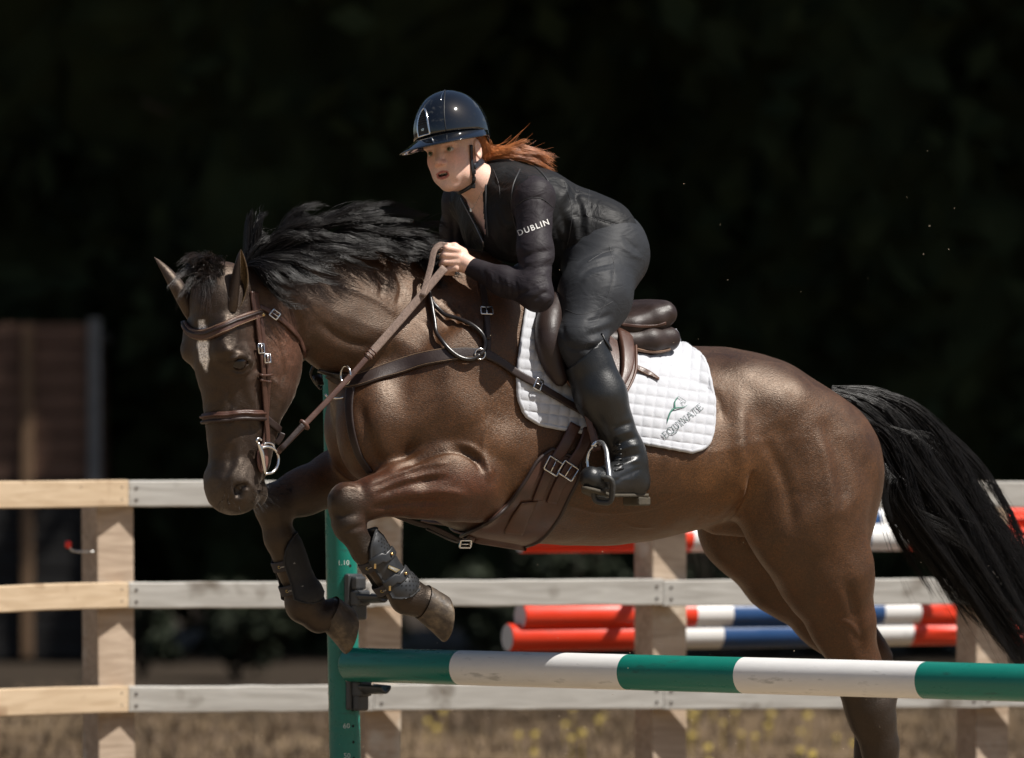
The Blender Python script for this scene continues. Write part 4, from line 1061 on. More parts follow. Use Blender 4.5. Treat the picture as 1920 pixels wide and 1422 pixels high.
P = strand_curve(C, 11, rg.uniform(.58, 1.10, n)); wv_ = np.sin(np.linspace(0, 6.5, 11)[None, :] + cjit[cl][:, :1] * 2) * (np.linspace(0, 1, 11) ** 1.2)[None]; P = P + (wv_ * .006 * (.5 + np.abs(cjit[cl][:, 1:2])))[..., None] * np.array([.3, 0, 1.0])
V, Q = hair_mesh(P, .0006 + .0005 * rg.random(n)); obj('mane', V, Q, mane_m, horse)
# forelock between the ears
n = 2600; ncl = 34; cl = rg.integers(0, ncl, n); cj = rg.normal(size=(ncl, 3)); cx = np.where(rg.random(ncl) < .65, rg.uniform(340, 405, ncl), rg.uniform(325, 440, ncl)); cy = np.where(rg.random(ncl) < .6, rg.uniform(525, 582, ncl), rg.uniform(482, 520, ncl))
root = to_w(np.stack([HD(-.005, -.06, 0) + np.array([.018 * x, .02 * y, .012 * z]) for x, y, z in rg.normal(size=(n, 3))])); pr = project(root)
tx = cx[cl] + rg.normal(size=n) * 4; ty = cy[cl] + rg.normal(size=n) * 4; tp = np.stack([to_w(H(a, b, .235 + c)) for a, b, c in zip(tx, ty, cj[cl][:, 0] * .008)])
mx = pr[:, 0] * .45 + tx * .55; md = np.stack([to_w(H(a, b, .215)) for a, b in zip(mx, np.minimum(pr[:, 1], ty) - 4 - 9 * np.abs(cj[cl][:, 1]) - 4 * rg.random(n))])
C = np.stack([root, root * .6 + md * .4 + np.array([0, 0, .012]), md, tp], 1); V, Q = hair_mesh(strand_curve(C, 10, rg.uniform(.55, 1.12, n)), .0006 + .0005 * rg.random(n)); obj('forelock', V, Q, hair_mat('forelock_hair', (.010, .0075, .0065), (.030, .016, .010), .36, .5), horse)
# tail
n = 9500; ncl = 95; cw = rg.random(ncl); cjt = rg.normal(size=(ncl, 6)); cLk = np.where(rg.random(ncl) < .3, rg.uniform(.45, .85, ncl), rg.uniform(.85, 1.08, ncl)); cLk = np.where(cw > .85, rg.uniform(.42, .9, ncl), cLk)
cl = rg.integers(0, ncl, n); w_ = np.clip(cw[cl] + rg.normal(size=n) * .06, 0, 1)
top_g = np.array([(1560, 724), (1632, 727), (1704, 752), (1768, 814), (1826, 896), (1880, 988), (1932, 1080), (1980, 1165)], float); bot_g = np.array([(1558, 752), (1610, 800), (1648, 880), (1668, 952), (1712, 1022), (1770, 1100), (1826, 1172), (1900, 1268)], float)
m = 17; tt = np.linspace(0, 1, m); gt = spline(top_g, m); gb = spline(bot_g, m)
Lk = cLk[cl] * rg.uniform(.88, 1.06, n)
tq = np.clip(tt[None] * Lk[:, None], 0, 1.08) * (m - 1); i0 = np.minimum(np.floor(tq).astype(int), m - 2); fr = (tq - i0)[..., None]
ga = gt[i0] * (1 - fr) + gt[i0 + 1] * fr; gbv = gb[i0] * (1 - fr) + gb[i0 + 1] * fr
wend = cw[cl] + cjt[cl][:, 0] * .10                                                  # locks draw together towards their ends
wj = w_[:, None] * (1 - tt[None] ** .8 * .85) + wend[:, None] * tt[None] ** .8 * .85 + rg.normal(size=(n, 1)) * .018 * tt[None]
pp = ga * (1 - wj[..., None]) + gbv * wj[..., None]
amp = (7 + 14 * np.abs(cjt[cl][:, 1:2])) * tt[None]; pp[..., 1] += np.sin(tt[None] * (7 + 2 * cjt[cl][:, 2:3]) + cjt[cl][:, 3:4] * 3) * amp; pp[..., 0] += np.sin(tt[None] * (6 + 2 * cjt[cl][:, 4:5]) + cjt[cl][:, 5:6] * 3) * amp * .8
wisp = rg.random(n) < .06; pp[wisp] += (rg.normal(size=(wisp.sum(), 1, 2)) * np.array([24, 20])) * (tt[None, :, None] ** 2)
lat = cjt[cl][:, 2:3] * (.012 + .05 * tt[None] ** .8) + rg.normal(size=(n, 1)) * (.016 + .012 * tt[None]); P = Hv(pp[..., 0].ravel(), pp[..., 1].ravel(), lat.ravel()).reshape(n, m, 3)
V, Q = hair_mesh(P, .0007 + .0006 * rg.random(n), .2); obj('tail', V, Q, hair_mat('tail_hair', (.0048, .0042, .004), (.0095, .008, .0072), .34, .26), horse)
# whiskers and chin hairs, feather behind the far knee
n = 170; k = rg.random(n); rp, tp = [], []
for i in range(n):
    if i < 70: p_ = (rg.uniform(470, 510), rg.uniform(900, 955))
    elif i < 100: p_ = (rg.uniform(410, 450), rg.uniform(900, 950))
    else: p_ = (rg.uniform(508, 545), rg.uniform(885, 930))
    h_, nn = hit(hBVH, *p_)
    if h_ is None: continue
    rp.append(h_); tp.append(h_ + nn * rg.uniform(.012, .03) + np.array([rg.uniform(-.002, .02), 0, rg.uniform(-.02, .004)]))
rp, tp = np.array(rp), np.array(tp); C = np.stack([rp, rp * .6 + tp * .4, rp * .3 + tp * .7, tp + np.array([0, 0, -.003])], 1); V, Q = hair_mesh(strand_curve(C, 6), .0004); tag(obj('whiskers', V, Q, mane_m, horse), kind='stuff')
# ================================================================== RIDER
RYAW = math.radians(61)
_rf = np.array([-math.cos(RYAW), -math.sin(RYAW), 0]); _rl = np.array([math.sin(RYAW), -math.cos(RYAW), 0])
_ru = unit(np.array([-.18, .06, 1.0])); _rf = unit(_rf - (_rf @ _ru) * _ru); _rl = unit(np.cross(_ru, _rf))
RHM = np.stack([_rf, _rl, _ru]) @ HM.T
RH0 = H(851, 284, .03)
def RD(f, l, z): return RH0 + np.array([f, l, z]) @ RHM
def RDw(f, l, z): return to_w(RD(f, l, z))
def to_rd(Vw): return (to_h(Vw) - RH0) @ RHM.T
def mirror(p): q = np.array(p, float); q[1] = -q[1]; return q

J = dict(pel=H(1128, 474, 0), waist=H(1072, 432, 0), chest=H(998, 398, 0), top=H(940, 362, .0),
         sn=H(1000, 372, .19), en=H(1007, 554, .33), wn=H(886, 502, .15), sf=H(868, 378, -.17), ef=H(850, 478, -.27), wf=H(845, 500, -.13),
         hip=H(1136, 478, .10), th=H(1114, 560, .22), kn=H(1088, 638, .30), ca=H(1126, 742, .335), an=H(1177, 850, .335), he=H(1190, 904, .335), ba=H(1128, 906, .41), to=H(1108, 896, .44))
neck0 = H(905, 348, .015)
def torso(G, d=0.0, k=.05):
    G.cap(J['pel'], J['waist'], .128 + d, .103 + d, k, HL, 1.1); G.cap(J['waist'], J['chest'], .103 + d, .112 + d, k, HL, 1.12); G.cap(J['chest'], J['top'], .112 + d, .080 + d, k, HL, 1.18)
    G.cap(J['sn'], J['top'], .053 + d, .068 + d, .045); G.cap(J['sf'], J['top'], .052 + d, .068 + d, .045)
    G.ell(H(960, 430, .06), (.09 + d, .078 + d, .085 + d), .06); G.ell(H(928, 428, -.07), (.09 + d, .078 + d, .085 + d), .06)
def arm(G, s, e, w, d=0.0, k=.03):
    G.cap(s, s * .45 + e * .55, .056 + d, .047 + d, k); G.cap(s * .45 + e * .55, e, .047 + d, .039 + d, k); G.cap(e, e * .5 + w * .5, .043 + d, .039 + d, k); G.cap(e * .5 + w * .5, w, .039 + d, .028 + d, k)
def legs(G, d=0.0, k=.05):
    for f in (lambda p: p, mirror):
        G.cap(f(J['hip']), f(J['th']), .112 + d, .096 + d, k); G.cap(f(J['th']), f(J['kn']), .096 + d, .064 + d, k); G.cap(f(J['kn']), f(J['ca']), .064 + d, .056 + d, .03); G.cap(f(J['ca']), f(J['an']), .056 + d, .036 + d, .03)
    G.ell(H(1130, 472, .09), (.106 + d, .100 + d, .105 + d), .08); G.ell(H(1110, 472, -.09), (.106 + d, .100 + d, .105 + d), .08)
def cut(G, p, nrm):
    """keep the side of the plane (horse frame) that nrm points away from"""
    nrm = unit(nrm); D = ((G.ax[0][:, None, None] - p[0]) * nrm[0] + (G.ax[1][None, :, None] - p[1]) * nrm[1] + (G.ax[2][None, None, :] - p[2]) * nrm[2]).astype(np.float32)
    G.F = np.maximum(G.F, D)
RRES = float(os.environ.get('RRES', '0.0055'))
allp = np.array([p for p in J.values()] + [mirror(p) for p in J.values()])
lo_, hi_ = allp.min(0) - .2, allp.max(0) + .2
rb = Field(lo_, hi_, RRES); torso(rb, -.007); arm(rb, J['sn'], J['en'], J['wn'], -.010); arm(rb, J['sf'], J['ef'], J['wf'], -.010); legs(rb, -.010)
rb.cap(neck0, H(935, 372, 0), .052, .085, .05)
for f in (lambda p: p, mirror): rb.chain([f(J['an']), f(J['he']), f(J['ba']), f(J['to'])], [.03, .03, .028, .02], .02)
bV1, bQ1 = rb.mesh(); bV1 = smooth_mesh(bV1, bQ1, 1)
# head and neck, finer
hd = Field(RD(0, 0, 0) - .21, RD(0, 0, 0) + .21, .0026)
def RE(f, l, z, a, b, c, k=.02, sub=False): hd.ell(RD(f, l, z), (a, b, c), k, RHM, sub)
RE(-.012, 0, .035, .096, .076, .090); RE(.030, 0, -.025, .060, .053, .075, .03); RE(.030, 0, -.070, .052, .041, .042, .03)
RE(.066, 0, -.100, .019, .022, .016, .02)
for s in (1, -1):
    RE(.055, s * .032, -.028, .028, .022, .026, .02); RE(.016, s * .040, -.062, .035, .013, .026, .02)
    RE(.078, s * .026, .017, .016, .026, .010, .015); RE(.070, s * .026, -.065, .016, .014, .022, .02)
    RE(-.004, s * .076, -.010, .017, .007, .029, .006); RE(.002, s * .081, -.010, .010, .006, .018, .004, True)
hd.cap(RD(.082, 0, .006), RD(.1015, 0, -.032), .008, .0105, .014)
for s in (1, -1): RE(.0925, s * .0115, -.0375, .0095, .0075, .0072, .006)
for s in (1, -1): hd.ell(RD(.094, s * .031, -.002), (.012, .0165, .0062), .005, RHM, True)
for s in (1, -1): hd.ell(RD(.1005, s * .0065, -.044), (.004, .0035, .003), .002, RHM, True)
# lips, a little open
for (z, f, r) in ((-.0620, .0835, .0055), (-.0775, .0815, .0062)):
    pts = [RD(f - .011, -.021, -.069), RD(f - .002, -.011, z), RD(f + .001, 0, z + (-.001 if z > -.07 else 0)), RD(f - .002, .011, z), RD(f - .011, .021, -.069)]
    for i in range(4): hd.cap(pts[i], pts[i+1], r * (.55 if i == 0 else 1), r * (.55 if i == 3 else 1), .004)
hd.ell(RD(.087, 0, -.0695), (.016, .015, .0034), .002, RHM, True)
hd.cap(RD(-.022, 0, -.06), neck0, .050, .050, .03); hd.cap(neck0, H(928, 368, 0), .050, .075, .04)
hV1, hQ1 = hd.mesh(); 
# near hand: closed round the rein; far hand likewise
def hand(side):
    w = J['wn'] if side > 0 else J['wf']
    G = Field(w - .16, w + .16, .0024)
    def Q(px, py, l): 
        if side > 0: return H(px, py, l)
        return H(px + (845 - 886) + 0, py - 2, -l + .02)
    G.cap(w, Q(868, 491, .135), .027, .026, .02); G.ell(Q(858, 487, .125), (.031, .020, .033), .015); G.ell(Q(852, 478, .128), (.018, .017, .02), .012)
    for i, (yk, yp, xp) in enumerate(((470, 466, 838), (481, 478, 834), (492, 491, 833), (503, 506, 841))):
        r = (.0098, .0102, .0100, .0090)[i]
        a, b, c, d = Q(857 - (2 if i == 3 else 0), yk, .142), Q(xp, yp, .140 - .004 * i), Q(xp - 4, yp + 5, .118), Q(xp + 8, yp + 7, .100)
        G.chain([a, b, c, d], [r * 1.15, r, r * .92, r * .85], .005, kin=.004)
    G.chain([Q(868, 474, .12), Q(852, 463, .112), Q(838, 463, .108), Q(829, 468, .106)], [.014, .0115, .0105, .009], .008, kin=.005)
    V, F = G.mesh(); return V, F
aV, aQ = hand(1); fV, fQ = hand(-1)
def join(*parts):
    V = np.concatenate([p[0] for p in parts]); o = 0; Q = []
    for (v, q) in parts: Q.append(q + o); o += len(v)
    return V, np.concatenate(Q)
sV, sQ = join((bV1, bQ1), (hV1, hQ1), (aV, aQ), (fV, fQ))
skin = np.tile(np.array([.76, .49, .385]), (len(sV), 1)); q = to_rd(sV); fm = (np.abs(q[:, 1]) < .1) & (q[:, 2] > -.16) & (q[:, 2] < .2) & (q[:, 0] > -.12) & (q[:, 0] < .14)
def spot(f, l, z, rf, rl, rz, c, a=1.0):
    global skin
    w = np.exp(-((q[:, 0]-f)/rf)**2 - ((q[:, 1]-l)/rl)**2 - ((q[:, 2]-z)/rz)**2) * fm * a; skin = blend(skin, c, np.clip(w, 0, 1))
for s in (1, -1):
    spot(.065, s * .042, -.030, .04, .026, .024, (.76, .36, .27), .7); spot(.08, s * .031, .0165, .02, .020, .0032, (.14, .06, .032), .9)
    spot(.085, s * .031, .006, .012, .018, .004, (.20, .10, .07), .7); spot(.085, s * .031, -.009, .012, .018, .004, (.42, .20, .14), .5)
spot(.10, 0, -.035, .012, .018, .010, (.62, .25, .19), .7)
lipw = sstep(.0062, .0040, np.minimum(np.abs(q[:, 2] + .0625 + .30 * q[:, 1]**2 / .021), np.abs(q[:, 2] + .0775 - .35 * q[:, 1]**2 / .021))) * (np.abs(q[:, 1]) < .0205) * (q[:, 0] > .065) * fm
skin = blend(skin, (.42, .095, .075), np.clip(lipw, 0, 1) * .85)
mo = (np.abs(q[:, 2] + .0695) < .0042) & (np.abs(q[:, 1]) < .0155) & (q[:, 0] > .06) & fm; skin[mo] = (.05, .012, .010)
te = (np.abs(q[:, 2] + .0668) < .0016) & (np.abs(q[:, 1]) < .011) & (q[:, 0] > .06) & fm; skin[te] = (.55, .50, .44)
skin = np.clip(skin * (1 + .05 * np.random.default_rng(4).normal(size=(len(skin), 1))), 0, 1)
rider = empty('person', tuple(to_w(J['pel'])), 'rider in black vest, breeches and tall boots leaning forward over the horse', 'person'); bpy.context.view_layer.update()
skin_m = mat('skin', (.6, .36, .27), .48, vcol='skin', spec=.4, sss=.12, bump=.10, bscale=420, scale=50)
rbody = obj('body', sV, sQ, skin_m, rider); attr(rbody, 'skin', skin)
eyew = mat('eye_white', (.42, .38, .35), .15, var=.05, spec=.5); iris_m = mat('iris', (.10, .11, .06), .12, var=.3, scale=300); pup_m = mat('pupil', (.004, .004, .004), .08, var=.1)
for s in (1, -1):
    c = RDw(.0745, s * .0305, -.002); bm = bmesh.new(); bmesh.ops.create_uvsphere(bm, u_segments=20, v_segments=14, radius=.0118); V = np.array([v.co[:] for v in bm.verts]); F = [[v.index for v in f.verts] for f in bm.faces]; bm.free()
    e = obj('eyeball', V + c, F, eyew, rider); look = unit(_rf + .10 * _rl * 1 - .02 * _ru)
    V, F = tube([c + look * .0096, c + look * .0119, c + look * .0122], [.0060, .0058, .003], 18); obj('iris', V, F, iris_m, e)
    V, F = tube([c + look * .0118, c + look * .01235], [.0026, .0024], 14); obj('pupil', V, F, pup_m, e)

# ---- clothing ------------------------------------------------------------------
black = lambda nm, c, **k: mat(nm, c, k.pop('rough', .62), var=.18, scale=60, bump=k.pop('bump', .12), bscale=k.pop('bs', 700), spec=.35, sheen=k.pop('sheen', .02), **k)
shirt_m = cloth_mat('shirt_jersey', (.021, .017, .020), .58, (16, 16, 26), .006, .6); vest_m = cloth_mat('vest_softshell', (.012, .012, .0125), .52, (10, 10, 9), .014, .7); breech_m = cloth_mat('breeches_fabric', (.025, .0265, .030), .56, (8, 8, 18), .007, .5)
leather_b = mat('black_leather', (.010, .0105, .011), .38, var=.25, scale=22, bump=.18, bscale=240, spec=.5, rvar=.08)
def in_poly(P, poly):
    x, y = P[:, 0], P[:, 1]; r = np.zeros(len(P), bool); n = len(poly)
    for i in range(n):
        (x0, y0), (x1, y1) = poly[i], poly[(i+1) % n]; c = ((y0 > y) != (y1 > y)) & (x < (x1 - x0) * (y - y0) / (y1 - y0 + 1e-12) + x0); r ^= c
    return r
def wrinkle(V, Q, lines, noise=.0012, sc=26):
    """lines: (px path, depth, width)"""
    b = bvh_of(V, Q); N = normals(V, Q)
    for (p, d, w) in lines: V = carve(V, N, b, p, d, w, nseg=10)
    t = V * sc; V = V + N * (noise * np.sin(t[:, 0] + 1.7 * np.sin(t[:, 2] * .7)) * np.sin(t[:, 2] * 1.3 + 1.3 * np.sin(t[:, 1])))[:, None]
    return V
def drop_faces(V, Q, kill):
    """remove quads all of whose corners are flagged"""
    Q = Q[~kill[Q].all(1)]; used = np.unique(Q); m = np.full(len(V), -1); m[used] = np.arange(len(used)); return V[used], m[Q]
VNECK = [(860, 362), (872, 384), (884, 402), (907, 452), (912, 440), (908, 400), (906, 352), (912, 318), (870, 310), (845, 350)]
# shirt: sleeves and shoulders
G = Field(lo_, hi_, RRES); torso(G, .003); arm(G, J['sn'], J['en'], J['wn'], .0); arm(G, J['sf'], J['ef'], J['wf'], .0)
cut(G, J['wn'] * .93 + J['en'] * .07, J['wn'] - J['en']) if False else None
V, Q = G.mesh(); V = smooth_mesh(V, Q, 1)
folds = []
for k, y in enumerate((478, 492, 506, 520, 534)): folds.append(([(975 + k * 4, y + 6), (1005, y - 4 + k), (1042, y - 10)], (-.0035 if k % 2 else .004), .006))
for k, x in enumerate((905, 918, 932, 948, 964)): folds.append(([(x, 505 + k * 4), (x + 6, 525 + k * 5), (x + 4, 545 + k * 5)], (-.0028 if k % 2 else .003), .005))
folds += [([(965, 395), (985, 375), (1012, 372), (1035, 392)], .003, .004), ([(1000, 565), (1016, 552), (1030, 545)], .005, .006), ([(1010, 580), (1022, 566), (1036, 556)], -.004, .006), ([(960, 560), (985, 548), (1010, 540)], .004, .006), ([(845, 400), (850, 440), (846, 470)], .004, .008)]
V = wrinkle(V, Q, folds); P = project(V); N = normals(V, Q)
near = (N @ np.array([0, -1.0, 0])) > -.05
wd = to_h(V); hnd = (np.linalg.norm(wd - J['wn'], axis=1) < .08) & (((wd - J['wn']) @ unit(J['wn'] - J['en'])) > .004); hnf = (np.linalg.norm(wd - J['wf'], axis=1) < .08) & (((wd - J['wf']) @ unit(J['wf'] - J['ef'])) > .004)
V, Q = drop_faces(V, Q, (in_poly(P, VNECK) & near) | hnd | hnf); shirtV, shirtQ = V, Q
shirt = obj('shirt', V, Q, shirt_m, rider)
# vest
G = Field(lo_, hi_, RRES); torso(G, .009); G.ell(H(1124, 456, .085), (.126, .118, .126), .06); G.ell(H(1102, 456, -.085), (.126, .118, .126), .06)
for s_, e_ in ((J['sn'], J['en']), (J['sf'], J['ef'])): 
    a = s_ + (e_ - s_) * .36; cut_d = unit(e_ - s_)
    G.ell(a + np.array([0, (.03 if s_[1] > 0 else -.03), 0]), (.085, .085, .09), .02, None, True)
cut(G, H(1150, 440, 0), to_h(to_w(H(1150, 440, 0))) * 0 + (H(1192, 400, 0) - H(1110, 420, 0)))
V, Q = G.mesh(); V = smooth_mesh(V, Q, 1)
folds = [([(1048, 380), (1060, 440), (1050, 500)], .006, .010), ([(1064, 390), (1082, 440), (1075, 500)], -.005, .010), ([(1070, 350), (1090, 400), (1080, 450)], .004, .008), ([(1085, 362), (1104, 420), (1100, 470)], -.004, .010), ([(1040, 420), (1060, 480), (1058, 520)], .005, .008),
         ([(1045, 330), (1062, 352), (1050, 380)], -.006, .010), ([(1060, 330), (1080, 350), (1082, 380)], .005, .008), ([(1108, 362), (1102, 405), (1060, 402)], .003, .003), ([(1102, 405), (1140, 418), (1162, 424)], .003, .003), ([(920, 330), (940, 350), (965, 345)], .003, .006), ([(930, 400), (940, 440), (945, 470)], .004, .010), ([(1120, 430), (1105, 470), (1085, 500)], .003, .010)]
V = wrinkle(V, Q, folds, .0016, 22); P = project(V); N = normals(V, Q); near = (N @ np.array([0, -1.0, 0])) > -.05
V, Q = drop_faces(V, Q, in_poly(P, VNECK) & near); vestV, vestQ = V, Q
vest = obj('vest', V, Q, vest_m, rider)
vBVH = bvh_of(V, Q); sBVH = bvh_of(shirtV, shirtQ)
trim = mat('vest_trim', (.03, .03, .032), .5, var=.2, scale=80); zip_m = mat('zip_metal', (.35, .34, .33), .35, .9, var=.2, scale=200)
def edge_line(pts, bvh, r, m, name, parent, n=30, off=.001):
    P_ = spline(pts, n); L3 = []
    for p in P_:
        h_, nn = hit(bvh, *p)
        if h_ is not None and (not L3 or np.linalg.norm(h_ - L3[-1]) < .05): L3.append(h_ + nn * off)
    if len(L3) > 2: return MB().tube(L3, r, 6).build(name, m, parent)
edge_line([(864, 372), (876, 394), (892, 424), (906, 454)], vBVH, .0016, zip_m, 'zip', vest)
edge_line([(907, 452), (908, 462), (909, 474)], vBVH, .0028, zip_m, 'zip_pull', vest, 8, .003)
edge_line([(912, 325), (911, 360), (912, 400), (915, 445)], vBVH, .003, trim, 'collar_edge', vest)
# armhole binding follows the edge of the vest round the near shoulder
edge_line([(975, 318), (962, 350), (960, 385), (968, 430), (985, 470)], vBVH, .0022, trim, 'armhole_binding', vest)
edge_line([(1000, 310), (1020, 330), (1038, 360), (1046, 395), (1045, 430)], vBVH, .0022, trim, 'armhole_binding', vest)
edge_line([(1105, 356), (1103, 380), (1100, 404), (1130, 414), (1164, 425)], vBVH, .0010, trim, 'pocket_seam', vest, 30, .0003)
edge_line([(960, 394), (984, 375), (1014, 372), (1038, 390)], sBVH, .0009, trim, 'shoulder_seam', shirt, 30, .0003)
edge_line([(1056, 335), (1072, 390), (1068, 440), (1056, 490)], vBVH, .0009, trim, 'panel_seam', vest, 30, .0003)
edge_line([(925, 318), (935, 345), (938, 372)], vBVH, .0009, trim, 'yoke_seam', vest, 20, .0003)
# breeches
G = Field(lo_, hi_, RRES); legs(G, .0); G.cap(J['pel'], J['waist'], .130, .100, .05, HL, 1.1)
V, Q = G.mesh(); V = smooth_mesh(V, Q, 1)
folds = []
for k, y in enumerate((470, 482, 494, 508)): folds.append(([(1080 + k * 3, y + 24), (1110, y + 8), (1160, y - 4)], (.004 if k % 2 == 0 else -.003), .007))
for k, y in enumerate((596, 610, 622, 636, 650)): folds.append(([(1096, y + 8), (1122, y + 2), (1150, y - 8)], (.005 if k % 2 == 0 else -.004), .006))
folds += [([(1048, 640), (1075, 655), (1105, 655)], .003, .006), ([(1052, 600), (1062, 640), (1080, 665)], .003, .008), ([(1140, 470), (1150, 520), (1118, 600), (1100, 640)], .0022, .003), ([(1165, 440), (1185, 460), (1200, 470)], .003, .008), ([(1160, 455), (1185, 478), (1205, 485)], -.003, .008)]
V = wrinkle(V, Q, folds, .0010, 24); wd = to_h(V)
kill = np.zeros(len(V), bool)
for f in (lambda p: p, mirror): kill |= (np.linalg.norm(wd - f(J['ca']), axis=1) < .2) & (((wd - f(J['ca'])) @ unit(f(J['an']) - f(J['ca']))) > .0)
V, Q = drop_faces(V, Q, kill); breeches = obj('breeches', V, Q, breech_m, rider); brBVH = bvh_of(V, Q)
edge_line([(1142, 460), (1152, 505), (1138, 560), (1112, 618), (1096, 655)], brBVH, .0008, trim, 'seam', breeches, 40, .0002)
edge_line([(1150, 470), (1128, 476), (1102, 492)], brBVH, .0009, trim, 'pocket_seam', breeches, 20, .0003); edge_line([(1060, 580), (1085, 590), (1118, 582), (1150, 565)], brBVH, .0008, trim, 'knee_patch_seam', breeches, 24, .0002)
# boots
for side, f in ((1, lambda p: p), (-1, mirror)):
    G = Field(*((np.minimum.reduce([f(J[k]) for k in ('kn', 'an', 'to', 'he')]) - .12), (np.maximum.reduce([f(J[k]) for k in ('kn', 'an', 'to', 'he')]) + .12)), .0042)
    k1 = J['kn'] + (J['ca'] - J['kn']) * .10
    G.cap(f(k1), f(J['ca']), .071, .069, .02); G.cap(f(J['ca']), f(J['an']), .069, .045, .03); G.cap(f(J['an']), f(J['he']), .045, .040, .03)
    G.chain([f(J['he']), f(J['ba']), f(J['to'])], [.040, .038, .032], .02)
    G.cap(f(J['an'] * .5 + J['he'] * .5), f(J['ba']), .040, .034, .03)
    top_n = H(1130, 640, .335) - H(1080, 690, .335)
    pn = unit(np.array([H(1064, 694, .335), H(1136, 628, .335), H(1100, 661, .40)]) [0] * 0 + np.cross(H(1136, 628, .335) - H(1064, 694, .335), np.array([0, 1.0, .25])))
    if pn[2] < 0: pn = -pn
    pp_ = H(1100, 661, .335)
    cut(G, f(pp_), f(pn))
    V, Q = G.mesh(); V = smooth_mesh(V, Q, 1)
    if side > 0:
        fl = []
        for k, y in enumerate((800, 815, 830, 845, 862, 874)): fl.append(([(1146 + k * 3, y + 6), (1168, y - 2), (1202 , y - 12)], (.005 if k % 2 == 0 else -.004), .007))
        fl += [([(1150, 905), (1172, 892), (1200, 880)], .003, .006), ([(1145, 890), (1165, 898), (1190, 900)], -.002, .005), ([(1185, 908), (1188, 885), (1205, 880)], .0018, .0025), ([(1168, 840), (1172, 865), (1165, 885)], .002, .0025)]
        V = wrinkle(V, Q, fl, .0006, 40)
    boot = obj('riding_boot', V, Q, leather_b, rider)
    if side > 0: bootBVH = bvh_of(V, Q)
    # sole and heel
    sole_m = mat('boot_sole', (.055, .045, .030), .8, var=.4, scale=30, bump=.3) if side > 0 else sole_m
    h3, b3, t3 = to_w(f(J['he'])), to_w(f(J['ba'])), to_w(f(J['to'])); fd = unit((b3 - h3) * np.array([1, 1, .0])); sd = np.cross(np.array([0, 0, 1.0]), fd)
    cl_ = spline([h3 - fd * .040, h3, b3, t3 + fd * .034], 14); wd_ = np.interp(np.linspace(0, 1, 14), [0, .08, .3, .65, .88, 1], [.012, .030, .026, .036, .030, .008]); V, F = [], []
    zz = np.interp(np.linspace(0, 1, 14), [0, .33, .66, 1], [h3[2] - .033, h3[2] - .033, b3[2] - .030, t3[2] - .024])
    for i in range(14):
        for (q_, z_) in ((-1, 0), (1, 0), (1, -.010), (-1, -.010)): V.append(np.array([cl_[i][0], cl_[i][1], zz[i] + z_]) + sd * q_ * wd_[i])
    for i in range(13):
        for j in range(4): F.append((i*4 + j, i*4 + (j+1) % 4, i*4 + 4 + (j+1) % 4, i*4 + 4 + j))
    F += [(3, 2, 1, 0), (52, 53, 54, 55)]
    obj('sole', V, F, sole_m, boot)
    mb = MB(); Rm = np.stack([fd, sd, np.array([0, 0, 1.0])], 1); mb.box(np.array([h3[0], h3[1], h3[2] - .054]) - fd * .010, .058, .058, .026, Rm, bev=.005); mb.build('heel', sole_m, boot, False)
    if side > 0:
        # strap and buckle at the top, laces at the instep
        el = MB(); pts = [(1128, 630), (1136, 642), (1148, 664), (1156, 680)]; P3, N3 = [], []
        for p in spline(pts, 12):
            h_, nn = hit(bootBVH, *p)
            if h_ is None: h_, nn = hit(brBVH, *p)
            if h_ is not None: P3.append(h_ + nn * .002); N3.append(nn)
        V, F = ribbon(np.array(P3), np.array(N3), .014, .004); obj('top_strap', V, F, leather_b, boot)
        for k in range(6):
            p0 = hit(bootBVH, 1150 + k * .5, 838 + k * 9)[0]; p1 = hit(bootBVH, 1164 + k * 1.0, 834 + k * 9)[0]
            if p0 is not None and p1 is not None: MB().tube(spline([p0 + (0, -.002, 0), (p0 + p1) / 2 + (0, -.006, .002), p1 + (0, -.002, 0)], 6), .0022, 6).build('lace', leather_b, boot)
# lettering on the near sleeve
def text_on(txt, bvh, px, py, hpx, ang, m, name, parent, bold=0, spacing=1.0, off=.0008, font=None):
    """flat print: letters laid on the cloth, px/py centre, hpx letter height in photo pixels, ang rising to the right (radians)"""
    V, F = (font(txt) if font else text_mesh(txt, 1.0, bold, spacing)); V = np.array(V); sc = hpx / .72
    ca, sa = math.cos(ang), math.sin(ang); out = []
    # subdivide nothing: letters are small against the curvature
    last = None
    for v in V:
        x, y = v[0] * sc, v[1] * sc; h_, nn = hit(bvh, px + x * ca - y * sa, py - x * sa - y * ca)
        if h_ is None: h_, nn = last
        last = (h_, nn); out.append(h_ + nn * off)
    return obj(name, out, F, m, parent, False)
text_on('DUBLIN', sBVH, 1000, 427.5, 11.0, math.radians(21), mat('print_white', (.62, .61, .58), .6, var=.05), 'printed_word', shirt, .012, 1.22)
# necklace
nb_ = bvh_of(sV, sQ); L3 = [hit(nb_, *p)[0] for p in spline([(872, 372), (880, 388), (884, 394), (893, 380), (903, 360)], 16)]; L3 = [p for p in L3 if p is not None]
nk = MB().tube([p + np.array([0, -.0006, 0]) for p in L3], .0006, 5).build('necklace', mat('silver_chain', (.75, .74, .72), .25, 1.0, var=.05), rider)
c = hit(nb_, 883, 394)[0]; MB().box(c + (0, -.003, 0), .006, .003, .012, bev=.001).build('pendant', mat('silver_pendant', (.8, .78, .75), .2, 1.0, var=.05), nk, False)
